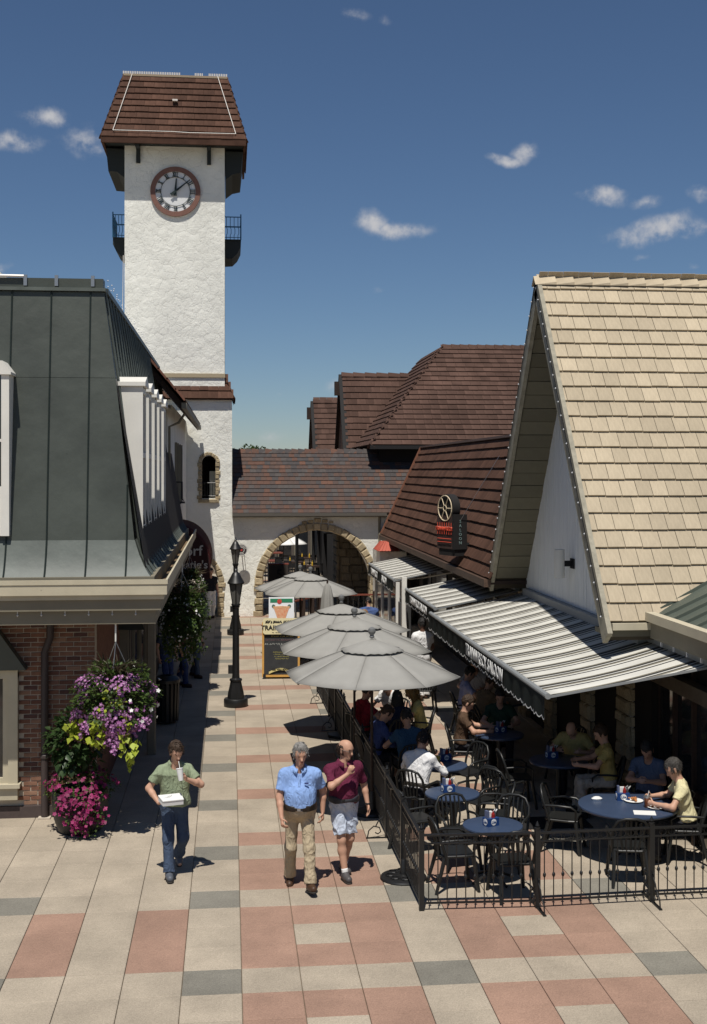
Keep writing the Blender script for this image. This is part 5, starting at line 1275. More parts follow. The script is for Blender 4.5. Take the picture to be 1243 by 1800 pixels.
# front table chairs
chair('chair left of the front blue table, close to the corner fence', 2.78, 15.0, 5)
chair('chair in front of the front blue table with its back to the fence', 3.42, 14.63, 95)
chair('chair behind the front blue table, back toward the shade', 3.62, 15.72, 240)
chair('chair between the two blue tables, facing the front one', 2.98, 15.82, 280)
chair('chair right of the second blue table', 3.62, 16.6, 165)
chair('chair left of the second blue table by the side fence', 2.52, 16.5, 20)
chair('chair behind the second blue table, turned to the sun', 3.55, 17.35, 215)
chair('chair under the man in the white shirt', 2.74, 17.68, 52)
chair('chair with its back to the fence rail, before the large occupied table', 5.0, 15.0, 80)
chair('chair of the man in the cream shirt at the right edge', 6.02, 15.72, 165)
chair('chair of the man in the blue shirt under the awning', 6.02, 17.07, 238)
chair('chair of the man in the yellow shirt with folded leg', 5.62, 17.95, 168)
chair('chair of the bowed man deep under the awning', 5.5, 19.1, 240)
chair('chair facing the deep shade table from the left', 4.42, 18.55, 0)
chair('chair by the large table, pulled toward the shade', 4.55, 16.35, -25)
chair('chair on the sunny edge left of the deep shade table', 4.0, 17.6, 40)
chair('chair beside the empty shaded table, on its left', 3.95, 20.5, -10)
chair('chair behind the empty shaded table', 4.7, 21.15, 260)
chair('chair at the sunlit gap behind the white-shirted man', 3.72, 18.95, 215)
chair('chair of the blonde woman in yellow', 3.42, 22.0, 170)
chair('chair of the person in white under the second umbrella', 3.05, 22.75, 225)
chair('chair of the man in the lavender shirt', 4.6, 23.55, 0)
chair('chair of the person in tan beside the lavender shirt', 4.72, 22.55, 25)
chair('chair of the person in teal, back to the camera', 2.85, 19.35, 100)
chair('chair of the man in blue at the fence rail', 2.38, 19.95, 10)
chair('chair of the person in red behind the fence', 2.4, 21.75, 20)
chair('chair of the person in navy with dark hair', 2.95, 21.35, 100)
chair('empty chair beside the shaded stone pier', 5.6, 20.0, 200)
chair('empty chair below the middle of the awning', 4.4, 22.0, 60)
chair('empty chair near the waiter', 4.2, 26.2, 90)
# food on the big table
def plate(lab, x, y):
    t = thing('plate', lab, 'plate', (x, y, TT)); MB().lathe([(.07, 0), (.075, .006), (.125, .018), (.128, .02), (.12, .02), (.07, .009), (0, .009)], (0, 0, 0), 24).build('dish', M_LETTER, t, smooth=40)
    mb = MB(); r = random.Random(int(x * 100))
    for k in range(14):
        a = r.random() * 6.3; q = r.random() * .07; mb.lathe([(0, -.018), (.022, 0), (0, .02)], (q * math.cos(a), q * math.sin(a), .028 + r.random() * .018), 6)
    mb.build('food', mat('fried_food', (.36, .14, .04), .7, var=.3, vscale=30), t)
plate('white plate of fried food by the man in the cream shirt', 5.62, 15.68); plate('white plate behind the iced tea glass', 5.42, 16.02)
gl = thing('drink_glass', 'glass of iced tea between the plates', 'glass', (5.5, 15.72, TT)); MB().lathe([(.03, 0), (.034, .005), (.042, .13), (.044, .15), (.041, .15), (.04, .13), (.0, .128)], (0, 0, 0), 16).build('tumbler', mat('tea', (.20, .055, .015), .15, spec=.6), gl, smooth=40)
MB().lathe([(.043, .13), (.0445, .152)], (0, 0, 0), 16).build('rim', M_STEEL, gl); MB().tube([(.0, .0, .1), (.03, .01, .22)], .004, 5).build('straw', M_LETTER, gl)
g2 = thing('drink_glass', 'yellow drink glass beside the man in white', 'glass', (3.13, 18.27, TT)); MB().lathe([(.03, 0), (.04, .13), (.042, .15), (0, .14)], (0, 0, 0), 14).build('tumbler', mat('lemonade', (.5, .36, .05), .15, spec=.6), g2, smooth=40); MB().tube([(0, 0, .1), (.03, .01, .2)], .004, 5).build('straw', M_LETTER, g2)
pp = MB(); pp.box(-.14, .14, -.1, .1, 0, .004); tag(pp.build('paper', M_LETTER), 'white sheet of paper on the edge of the big blue table', 'paper'); o = bpy.data.objects['paper']; o.location = (5.38, 15.47, TT); o.rotation_euler.z = -.25
nk = MB(); nk.lathe([(.05, 0), (.06, .02), (.03, .045), (0, .05)], (0, 0, 0), 7); o = tag(nk.build('napkin', M_LETTER), 'crumpled white napkin on the shaded half of the big table', 'napkin'); o.location = (4.95, 16.15, TT); o.scale = (1.3, .8, 1)
# dark floor mat under the awning
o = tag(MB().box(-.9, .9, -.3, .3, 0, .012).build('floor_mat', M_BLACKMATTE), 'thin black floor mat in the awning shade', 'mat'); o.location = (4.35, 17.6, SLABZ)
# litter bin by the shaded shops
tb = thing('litter_bin', 'tall black litter bin in the shade of the green roof', 'bin', (-1.3, 25.4, SLABZ))
for k in range(18): a = k * math.pi / 9; MB().beam((.25 * math.cos(a), .25 * math.sin(a), .05), (.27 * math.cos(a), .27 * math.sin(a), .85), .05, .012, (math.cos(a), math.sin(a), 0)).build('slat', M_BLACK, tb)
MB().lathe([(.2, .04), (.23, .05), (.25, .8), (.24, .8)], (0, 0, 0), 18).build('liner', M_BLACKMATTE, tb); MB().lathe([(.29, .84), (.29, .9), (.22, .96), (.12, .98), (.12, .93)], (0, 0, 0), 20).build('lid', M_BLACK, tb, smooth=35)
# white railing and service post near the far awning
wr = thing('white_partition', 'white framed glass partition below the farthest awning', 'partition', (4.55, 33.0, SLABZ))
for y in (0, 1.6, 3.2, 4.8): MB().box(-.05, .05, y - .06, y + .06, 0, 2.15).build('post', M_WHITEP, wr)
for y in (0, 1.6, 3.2): MB().box(-.03, .03, y + .06, y + 1.54, .0, .7).build('panel', M_WHITEP, wr); MB().box(-.01, .01, y + .1, y + 1.5, .75, 1.8).build('pane', M_GLASS, wr); MB().box(-.03, .03, y + .06, y + 1.54, 1.8, 1.95).build('rail', M_WHITEP, wr)
sp_ = thing('service_post', 'dark grey cabinet post between the two far awnings', 'post', (4.5, 31.2, SLABZ)); MB().box(-.12, .12, -.2, .2, 0, 1.9).build('cabinet', mat('cab', (.05, .05, .05), .6), sp_); MB().box(-.16, -.121, -.15, .15, 1.1, 1.8).build('door_panel', mat('cab2', (.075, .075, .075), .5), sp_)
wp = thing('white_post', 'white timber post carrying the middle awning', 'post', (4.38, 30.55, SLABZ)); MB().box(-.06, .06, -.06, .06, 0, 2.5).build('shaft', M_WHITEP, wp); MB().box(-.09, .09, -.09, .09, 0, .15).build('foot', M_WHITEP, wp)

# ------------------------------------------------------------------ neon roof sign
ns = thing('neon_roof_sign', 'neon saloon sign with wheel emblem mounted on the brown roof', 'sign', (5.2, 28.7, 3.36), math.radians(-68))
M_NS = mat('neon_box', (.055, .035, .03), .6, var=.2); M_RED = mat('neon_red', (.62, .09, .05), .4)
MB().box(-.36, .36, -.12, .12, 0, .78).build('sign_box', M_NS, ns); MB().box(.361, .43, -.15, .22, .0, .82).build('side_box', M_BLACKMATTE, ns)
text_on('TRAINWRECK', .118, ns, (0, -.145, .47), (1, 0, 0), (0, 0, 1), M_RED, bold=.002, extrude=.012); text_on('TRAINWRECK', .118, ns, (0.012, -.128, .482), (1, 0, 0), (0, 0, 1), mat('neon_glass', (.55, .35, .3), .2), extrude=.004)
for z in (.16, .24): MB().tube([(-.3, -.14, z), (.3, -.14, z)], .008, 5).build('neon_tube', M_RED, ns)
for i in range(7): MB().tube([(-.3 + i * .1, -.14, .34), (-.3 + i * .1, -.14, .62)], .008, 5).build('neon_tube', M_RED, ns)
text_on('S\nA\nL\nO\nO\nN', .1, ns, (.436, .03, .40), (0, 1, 0), (0, 0, 1), mat('sign_teal', (.2, .28, .27), .5), extrude=.004)
wh = bpy.data.objects.new('wheel_emblem', None); COL.objects.link(wh); wh.parent = ns; wh.location = (.0, 0, .96)
ring_solid(0, .33, -.1, .1, 28).build('drum', M_BLACKMATTE, wh, smooth=35); MB().tube([(.30 * math.cos(t), -.125, .30 * math.sin(t)) for t in [k * math.pi / 12 for k in range(24)]], .013, 5, closed=True).build('neon_tube', mat('neon_cream', (.7, .58, .4), .3), wh)
for k in range(6): a = k * math.pi / 3; MB().tube([(.06 * math.cos(a), -.125, .06 * math.sin(a)), (.29 * math.cos(a), -.125, .29 * math.sin(a))], .010, 5).build('neon_tube', mat('neon_cream', (.7, .58, .4), .3), wh)
MB().tube([(.07 * math.cos(t), -.125, .07 * math.sin(t)) for t in [k * math.pi / 6 for k in range(12)]], .010, 5, closed=True).build('neon_tube', mat('neon_cream', (.7, .58, .4), .3), wh)
MB().tube([(.4, 0, .6), (1.0, .75, 2.2)], .006, 4).build('guy_wire', M_STEEL, ns); MB().box(-.3, .4, -.1, .42, -.16, -.001).build('mount', M_BLACKMATTE, ns)
for s in (-.2, .3): MB().beam((s, .1, .1), (s + .45, .75, .2), .05, .05).build('strut', M_BLACKMATTE, ns)
# courtyard furniture beyond the arch
M_FT = mat('far_table_red', (.20, .06, .04), .6)
for i, (x, y) in enumerate(((1.9, 57), (2.9, 56), (3.6, 58.5), (2.2, 62.5), (3.4, 53.5))):
    t = thing('bar_table', ['high red bar table left in the courtyard', 'high bar table near the courtyard post', 'high bar table against the dark courtyard wall', 'bar table under the white courtyard umbrella', 'bar table nearest the arch at right'][i], 'table', (x, y, 0), 0, 'bar tables in the courtyard')
    MB().box(-.5, .5, -.35, .35, 1.0, 1.06).build('table_top', M_FT if i in (0, 3) else M_DARKWOOD, t)
    for sx in (-.4, .4):
        for sy in (-.28, .28): MB().beam((sx, sy, 0), (sx, sy, 1.0), .05, .05, (1, 0, 0)).build('leg', M_BLACK, t)
    for k, (dx, dy) in enumerate(((-.65, 0), (.65, .1), (-.2, -.6), (.25, .65))):
        s = thing('bar_stool', 'black bar stool %s the %s' % (['left of', 'right of', 'in front of', 'behind'][k], ['high red courtyard table', 'courtyard table near the post', 'table against the dark courtyard wall', 'table under the white umbrella', 'courtyard table nearest the arch'][i]), 'stool', (x + dx, y + dy, 0), k * 1.3, 'bar stools in the courtyard')
        MB().box(-.19, .19, -.19, .19, .72, .77).build('seat', M_BLACKMATTE, s)
        for a in (-.17, .17):
            for b in (-.17, .17): MB().beam((a, b, 0), (a, b, .72 if b < 0 else 1.15), .03, .03, (1, 0, 0)).build('leg', M_BLACK, s)
        MB().box(-.17, .17, .155, .185, .95, 1.15).build('backrest', M_BLACKMATTE, s)
    if i in (1, 2, 4):
        for dx in (-.15, .2):
            bn = ('left' if dx < 0 else 'right')
            b_ = MB().lathe([(.035, 0), (.035, .12), (.014, .17), (.014, .22), (0, .225)], (0, 0, 0), 8).build('sauce_bottle', mat('mustard', (.6, .38, .04), .4)); b_.location = (x + dx, y - .1, 1.06)
            tag(b_, 'yellow sauce bottle, %s one on the %s' % (bn, {1: 'courtyard table near the post', 2: 'table against the dark courtyard wall', 4: 'courtyard table nearest the arch'}[i]), 'bottle', 'sauce bottles in the courtyard')
# ------------------------------------------------------------------ plants
def leaf_cloud(name, P_, D_, size, m, parent, width=.42, droop=.1, seed=0, kind=True):
    """one small folded leaf at each point P_, growing along D_ (unit vectors)."""
    r = np.random.default_rng(seed); n = len(P_); P_ = np.asarray(P_, float); D_ = np.asarray(D_, float)
    D_ = D_ / np.linalg.norm(D_, axis=1, keepdims=True)
    up = np.tile([0, 0, 1.], (n, 1)) + r.normal(0, .45, (n, 3)); S_ = np.cross(D_, up); S_ /= np.linalg.norm(S_, axis=1, keepdims=True) + 1e-9; Nn = np.cross(S_, D_)
    sz = (size * (.65 + .7 * r.random(n)))[:, None]
    pts = [(0, 0, 0), (width, .42, .10), (0, 1, -droop), (0, .5, .0), (-width, .42, .10)]
    V = np.stack([P_ + sz * (S_ * a + D_ * b + Nn * c) for a, b, c in pts], 1).reshape(-1, 3)
    b = (np.arange(n) * 5)[:, None]; Q = np.concatenate([b + np.array([[0, 1, 2, 3]]), b + np.array([[0, 3, 2, 4]])])
    o = arr_mesh(name, V, Q, m, parent); 
    if kind: o['kind'] = 'stuff'
    return o
def flower_cloud(name, P_, N_, size, mats, parent, seed=0):
    r = np.random.default_rng(seed); n = len(P_); P_ = np.asarray(P_, float); N_ = np.asarray(N_, float) + r.normal(0, .35, (n, 3)); N_ /= np.linalg.norm(N_, axis=1, keepdims=True)
    A = np.cross(N_, r.normal(0, 1, (n, 3))); A /= np.linalg.norm(A, axis=1, keepdims=True); B = np.cross(N_, A)
    sz = (size * (.7 + .6 * r.random(n)))[:, None]; pts = [(0, 0, -.12)]
    for k in range(10):
        t = k * math.pi / 5; q = 1.0 if k % 2 == 0 else .62; pts.append((q * math.cos(t), q * math.sin(t), .16 if k % 2 == 0 else .1))
    for k in range(4): t = k * math.pi / 2; pts.append((.24 * math.cos(t), .24 * math.sin(t), .02))
    V = np.stack([P_ + sz * (A * a + B * b + N_ * c) for a, b, c in pts], 1).reshape(-1, 3)
    base = (np.arange(n) * 15)[:, None]; qs = []; mi = []
    for k in range(5):
        qs.append(base + np.array([[0, 1 + (2 * k - 1) % 10, 1 + 2 * k, 1 + (2 * k + 1) % 10]])); mi += [0] * n
    qs.append(base + np.array([[11, 12, 13, 14]])); mi += [1] * n
    o = arr_mesh(name, V, np.concatenate(qs), mats, parent, mi); o['kind'] = 'stuff'; return o
M_LEAF = leaf_mat('leaf_green', (.045, .085, .02), (.09, .13, .03)); M_LEAFD = leaf_mat('leaf_dark', (.028, .058, .018), (.05, .085, .026), .35); M_LIME = leaf_mat('leaf_lime', (.32, .40, .035), (.42, .46, .06)); M_GRASSY = leaf_mat('leaf_spike', (.07, .085, .035), (.12, .07, .06))
M_PURPLE = mat('petal_purple', (.29, .10, .26), .6, objvar=.35, var=.2); M_PURC = mat('petal_throat', (.62, .52, .56), .6); M_PINK = mat('petal_magenta', (.21, .013, .08), .6, objvar=.35, var=.2); M_PINKC = mat('petal_magenta_dark', (.25, .008, .07), .6); M_WHT = mat('petal_white', (.75, .74, .70), .6)
M_SOILP = mat('basket_moss', (.035, .026, .015), .95, bump=.6, bscale=20)
def shell(n, c, rx, ry, rz, seed, fill=.35, zlo=-1.0):
    r = np.random.default_rng(seed); d = r.normal(0, 1, (n * 2, 3)); d /= np.linalg.norm(d, axis=1, keepdims=True); d = d[d[:, 2] > zlo][:n]
    lump = 1 + .16 * np.sin(d[:, 0] * 6 + seed) * np.sin(d[:, 2] * 5 + 1) + .10 * np.sin(d[:, 1] * 9 + d[:, 2] * 7)
    k = (1 - fill * r.random(len(d)) ** 2) * lump
    return np.array(c) + d * k[:, None] * np.array([rx, ry, rz]), d
def trail(x, y, z0, z1, amp, n, seed):
    r = np.random.default_rng(seed); t = np.linspace(0, 1, n); ph = r.random() * 6
    return np.stack([x + amp * np.sin(t * 4 + ph), y + amp * .5 * np.cos(t * 5 + ph), z0 + (z1 - z0) * t], 1) + r.normal(0, .02, (n, 3))
def hang_basket(lab, loc, hook_z, purple=True, R=.52, seed=1, dens=1.0):
    t = thing('hanging_basket', lab, 'flower basket', loc, 0, 'hanging flower baskets under the gutter')
    MB().lathe([(.05, -.28), (.2, -.22), (.3, -.05), (.33, .1), (.3, .1), (0, .06)], (0, 0, 0), 20).build('basket', M_SOILP, t, smooth=40)
    for k in range(3): a = k * 2.1 + .4; MB().tube([(.31 * math.cos(a), .31 * math.sin(a), .1), (0, 0, .78)], .006, 4).build('chain', M_STEEL, t)
    MB().tube([(0, 0, .78), (0, 0, hook_z - loc[2])], .014, 5).build('hook_rod', M_WHITEP, t)
    p, d = shell(int(3600 * dens), (0, 0, -.02), R, R, .46, seed); d2 = d + np.array([0, 0, -.25]) + RNG.normal(0, .4, d.shape); leaf_cloud('foliage', p, d2, .055, M_LEAF, t, seed=seed)
    rr = np.random.default_rng(seed + 5)
    # upright spikes
    n = 110; a = rr.random(n) * 6.28; q = rr.random(n) * .25; p = np.stack([q * np.cos(a), q * np.sin(a), .25 + .1 * rr.random(n)], 1); dd = np.stack([.75 * np.cos(a), .75 * np.sin(a), .35 + rr.random(n)], 1); leaf_cloud('spikes', p, dd, .30, M_GRASSY, t, .035, .35, seed + 2)
    if purple:
        p, d = shell(2900, (0, 0, -.06), R * 1.07, R * 1.07, .50, seed + 3, .08, -.9)
        g = np.sin(p[:, 0] * 9 + 1) + np.sin(p[:, 2] * 8 + p[:, 1] * 5) + rr.normal(0, .5, len(p)); keep = (g > -.5) & (p[:, 2] < .36) & ((np.abs(p[:, 0] + .02) > .1) | (g > .5)); p, d = p[keep], d[keep]
        flower_cloud('blossoms', p, d + np.array([0, -.35, .35]), .027, [M_PURPLE, M_PURC], t, seed)
        tr = np.vstack([trail(x, y, -.3, z, .05, 70, k) + rr.normal(0, .05, (70, 3)) for k, (x, y, z) in enumerate(((-.05, -.42, -.62), (.14, -.45, -.58), (.36, -.36, -.42), (-.34, -.3, -.4), (.05, -.46, -.7)))])
        flower_cloud('trailing_blossoms', tr, np.tile([0, -.8, .5], (len(tr), 1)), .027, [M_PURPLE, M_PURC], t, seed + 7)
        lm = [trail(-.12, -.44, .15, -.56, .05, 40, 3), trail(.12, -.47, .2, -.72, .05, 44, 4), trail(-.2, -.42, -.05, -.62, .1, 40, 8), trail(.22, -.45, -.2, -.82, .05, 30, 5), trail(-.5, -.15, -.25, -.5, .07, 26, 6), trail(-.62, -.1, -.38, -.52, .09, 22, 9), trail(.28, -.4, -.55, -.93, .04, 16, 12)]
        lm = np.vstack(lm); leaf_cloud('lime_vines', lm, np.tile([0, -.6, -.6], (len(lm), 1)) + rr.normal(0, .5, (len(lm), 3)), .095, M_LIME, t, .46, .15, seed + 4)
        p, d = shell(26, (.3, -.05, 0), R * .8, R, .4, seed + 9, .02); flower_cloud('white_blossoms', p, d + np.array([0, -.5, .3]), .034, [M_WHT, M_WHT], t, 3)
    else:
        tr = np.vstack([trail(.3 * math.cos(a), .3 * math.sin(a), -.2, -.75 - .25 * rr.random(), .08, 90, k) + rr.normal(0, .06, (90, 3)) for k, a in enumerate(np.linspace(0, 6.28, 13))])
        leaf_cloud('trailing_leaves', tr, np.tile([0, 0, -.7], (len(tr), 1)) + rr.normal(0, .6, (len(tr), 3)), .06, M_LEAF, t, seed=seed + 1)
        p, d = shell(220, (0, 0, -.15), R, R, .6, seed + 3, .05, -.9); flower_cloud('blossoms', p, d, .024, [M_WHT, M_PURC], t, seed)
    return t
hang_basket('hanging basket of purple petunias and lime vines below the cream gutter', (-1.62, 17.75, 1.98), 3.06, True, .53, 1, 1.15)
hang_basket('leafy hanging basket with small white flowers farther along the gutter', (-.93, 24.4, 2.42), 3.45, False, .44, 21, 1.2)
hang_basket('dark leafy hanging basket, last one before the maroon awning', (-.92, 28.6, 2.45), 3.45, False, .36, 41, .7)
# planter with shrub and trailing magenta flowers
pl = thing('flower_planter', 'round dark planter with shrub and trailing magenta petunias by the brick wall', 'planter', (-2.14, 17.92, SLABZ))
MB().lathe([(.27, 0), (.31, .03), (.37, .2), (.40, .42), (.41, .56), (.39, .60), (.35, .59), (.33, .55), (0, .53)], (0, 0, 0), 28).build('pot', mat('planter_dark', (.028, .027, .026), .5), pl, smooth=40)
MB().lathe([(.33, .5), (0, .57)], (0, 0, 0), 20).build('soil', M_SOILP, pl)
for k in range(5):
    a = k * 1.3; MB().tube([(.08 * math.cos(a), .08 * math.sin(a), .5), (.12 * math.cos(a), .12 * math.sin(a), 1.0), (-.08 + .28 * math.cos(a), .02 + .25 * math.sin(a), 1.5)], [.014, .011, .006], 5).build('stem', M_DARKWOOD, pl)
p, d = shell(900, (-.1, .02, 1.27), .36, .34, .42, 31, .55); leaf_cloud('shrub_leaves', p, d + RNG.normal(0, .5, d.shape) + np.array([0, -.2, -.1]), .105, M_LEAFD, pl, .36, .2, 31)
p, d = shell(1300, (0, -.02, .6), .46, .44, .26, 33, .5); leaf_cloud('trailing_leaves', p, d + RNG.normal(0, .5, d.shape), .045, M_LEAF, pl, seed=33)
rr = np.random.default_rng(3)
tr = np.vstack([trail(x, y, .6, z, .07, 90, k + 60) + rr.normal(0, .055, (90, 3)) for k, (x, y, z) in enumerate(((.12, -.46, -.0), (.18, -.45, .05), (.3, -.38, .2), (-.1, -.45, .25), (.02, -.46, .14)))])
leaf_cloud('cascade_leaves', tr, np.tile([0, -.5, -.5], (len(tr), 1)) + rr.normal(0, .5, tr.shape), .045, M_LEAF, pl, seed=35)
k_ = rr.random(len(tr)) > .52; flower_cloud('cascade_blossoms', tr[k_] + np.array([0, -.035, 0]), np.tile([0, -.8, .5], (k_.sum(), 1)), .036, [M_PINK, M_PINKC], pl, 11)
p, d = shell(150, (0, 0, .64), .48, .46, .24, 34, .1, -.1); flower_cloud('blossoms', p, d + np.array([0, -.2, .4]), .035, [M_PINK, M_PINKC], pl, 12)
# tree far beyond the gateway
def tree(lab, x, y, h, seed):
    t = thing('broadleaf_tree', lab, 'tree', (x, y, 0))
    MB().tube([(0, 0, 0), (.1, 0, h * .4), (0, .1, h * .75)], [.25, .18, .06], 8).build('trunk', M_DARKWOOD, t)
    for k in range(5): a = k * 1.3; MB().tube([(.1, 0, h * .4), (1.0 * math.cos(a), 1.0 * math.sin(a), h * .62), (1.9 * math.cos(a), 1.9 * math.sin(a), h * .76)], [.1, .06, .02], 5).build('limb', M_DARKWOOD, t)
    P_ = []; D_ = []
    for k in range(9):
        a = k * 2.4; q, d = shell(420, (1.4 * math.cos(a) * (k % 3) / 2, 1.4 * math.sin(a) * (k % 3) / 2, h * (.6 + .045 * k)), 1.2, 1.2, .8, seed + k); P_.append(q); D_.append(d)
    leaf_cloud('crown', np.vstack(P_), np.vstack(D_), .2, M_LEAF, t, seed=seed)
tree('distant green tree top just above the gateway roof by the tower', .3, 92, 6.5, 80)
tree('lower distant tree top right of the other one', 2.9, 104, 6.3, 95)

# ------------------------------------------------------------------ people: signed distance bodies turned into meshes
def nrm(v): v = np.asarray(v, float); return v / (np.linalg.norm(v) + 1e-9)
class Field:
    def __init__(s, lo, hi, vox):
        s.lo = np.array(lo, float); s.vox = vox; s.n = np.ceil((np.array(hi) - s.lo) / vox).astype(int) + 1; s.d = np.full(s.n, .2, np.float32)
    def sub(s, a, b, pad):
        i0 = np.clip(np.floor((np.minimum(a, b) - pad - s.lo) / s.vox).astype(int), 0, s.n - 1); i1 = np.clip(np.ceil((np.maximum(a, b) + pad - s.lo) / s.vox).astype(int) + 1, 1, s.n)
        ax = [s.lo[k] + s.vox * np.arange(i0[k], i1[k]) for k in range(3)]
        g = np.stack(np.meshgrid(*ax, indexing='ij'), -1); return tuple(slice(i0[k], i1[k]) for k in range(3)), g
    def cone(s, a, b, ra, rb=None, k=.02, flat=None, cuts=(), sub=False):
        a = np.asarray(a, float); b = np.asarray(b, float); rb = ra if rb is None else rb
        sl, g = s.sub(a, b, max(ra, rb) * 1.05 + .05)
        p = g - a; ab = b - a
        if flat is not None:
            fd, fk = nrm(flat[0]), flat[1]; p = p + (p @ fd)[..., None] * fd * (fk - 1); ab = ab + (ab @ fd) * fd * (fk - 1)
        t = np.clip((p @ ab) / (ab @ ab + 1e-9), 0, 1); d = np.linalg.norm(p - t[..., None] * ab, axis=-1) - (ra + (rb - ra) * t)
        for (c, nn) in cuts: d = np.maximum(d, (g - np.asarray(c, float)) @ nrm(nn))
        o = s.d[sl]
        if sub: s.d[sl] = np.maximum(o, -d); return
        h = np.maximum(k - np.abs(o - d), 0) / k; s.d[sl] = np.minimum(o, d) - h * h * k * .25
    def wrinkle(s, amp, f, seed):
        r = np.random.default_rng(seed); m = np.abs(s.d) < .05; idx = np.argwhere(m); p = s.lo + idx * s.vox; w = np.zeros(len(p))
        for q in range(5):
            k1 = r.normal(0, 1, 3) * f; k2 = r.normal(0, 1, 3) * f * .45; k3 = r.normal(0, 1, 3) * f * .4
            msk = np.clip(np.sin(p @ k3 + q * 1.7) * 1.4, 0, 1); w += (1 - 2 * np.abs(np.sin(p @ k1 * .5 + 1.6 * np.sin(p @ k2 + q))) ** .8) * msk
        s.d[m] -= (amp * w * .8).astype(np.float32)
    def mesh(s):
        d = s.d; I = d < 0; n = np.array(d.shape)
        c = np.zeros(n - 1, np.int8)
        for i in (0, 1):
            for j in (0, 1):
                for k in (0, 1): c += I[i:n[0] - 1 + i, j:n[1] - 1 + j, k:n[2] - 1 + k]
        act = (c > 0) & (c < 8); idx = np.argwhere(act); vid = np.full(act.shape, -1, np.int32); vid[act] = np.arange(len(idx))
        acc = np.zeros((len(idx), 3)); cnt = np.zeros(len(idx)); cor = [(i, j, k) for i in (0, 1) for j in (0, 1) for k in (0, 1)]
        for a in cor:
            for ax in range(3):
                if a[ax]: continue
                b = list(a); b[ax] = 1; A = idx + np.array(a); B = idx + np.array(b); da = d[A[:, 0], A[:, 1], A[:, 2]]; db = d[B[:, 0], B[:, 1], B[:, 2]]; m = (da < 0) != (db < 0)
                t = np.where(m, da / (da - db + 1e-12), 0); pt = np.array(a, float) + np.zeros((len(idx), 3)); pt[:, ax] += t; acc[m] += pt[m]; cnt[m] += 1
        V = s.lo + (idx + acc / np.maximum(cnt, 1)[:, None]) * s.vox; Q = []
        for ax in range(3):
            u, w = [(1, 2), (2, 0), (0, 1)][ax]; sl0 = [slice(1, -1)] * 3; sl1 = [slice(1, -1)] * 3; sl0[ax] = slice(0, -1); sl1[ax] = slice(1, None)
            a = I[tuple(sl0)]; b = I[tuple(sl1)]; e = np.argwhere(a != b); 
            if not len(e): continue
            base = e + 1; base[:, ax] -= 1; f = a[e[:, 0], e[:, 1], e[:, 2]]
            def vv(du, dw): q = base.copy(); q[:, u] -= du; q[:, w] -= dw; return vid[q[:, 0], q[:, 1], q[:, 2]]
            q = np.stack([vv(1, 1), vv(0, 1), vv(0, 0), vv(1, 0)], 1); q[~f] = q[~f][:, ::-1]; Q.append(q)
        Q = np.concatenate(Q); Q = Q[(Q >= 0).all(1)]
        return V, Q
def ik(a, c, l1, l2, pole):
    a, c = np.asarray(a, float), np.asarray(c, float); d = c - a; L_ = min(np.linalg.norm(d), (l1 + l2) * .999); u = nrm(d); x = (l1 * l1 - l2 * l2 + L_ * L_) / (2 * L_); h = math.sqrt(max(l1 * l1 - x * x, 1e-6)); p = np.asarray(pole, float); p = nrm(p - (p @ u) * u); return a + u * x + p * h, a + u * L_
def cloth(name, col, var=.06):
    fresh = 'cloth_' + name not in MATS
    m = mat('cloth_' + name, col, .9, var=var, vscale=14, bump=.7, bscale=8, bdist=.05, spec=.12, stretch=(1.3, 1.3, .75))
    if fresh:
        for n in m.node_tree.nodes:
            if n.type == 'TEX_NOISE' and abs(n.inputs['Scale'].default_value - 8) < .01: n.inputs['Distortion'].default_value = 1.6; n.inputs['Detail'].default_value = 2.5
    return m
def skinm(name, col): return mat('skin_' + name, col, .55, var=.06, vscale=12, spec=.3)
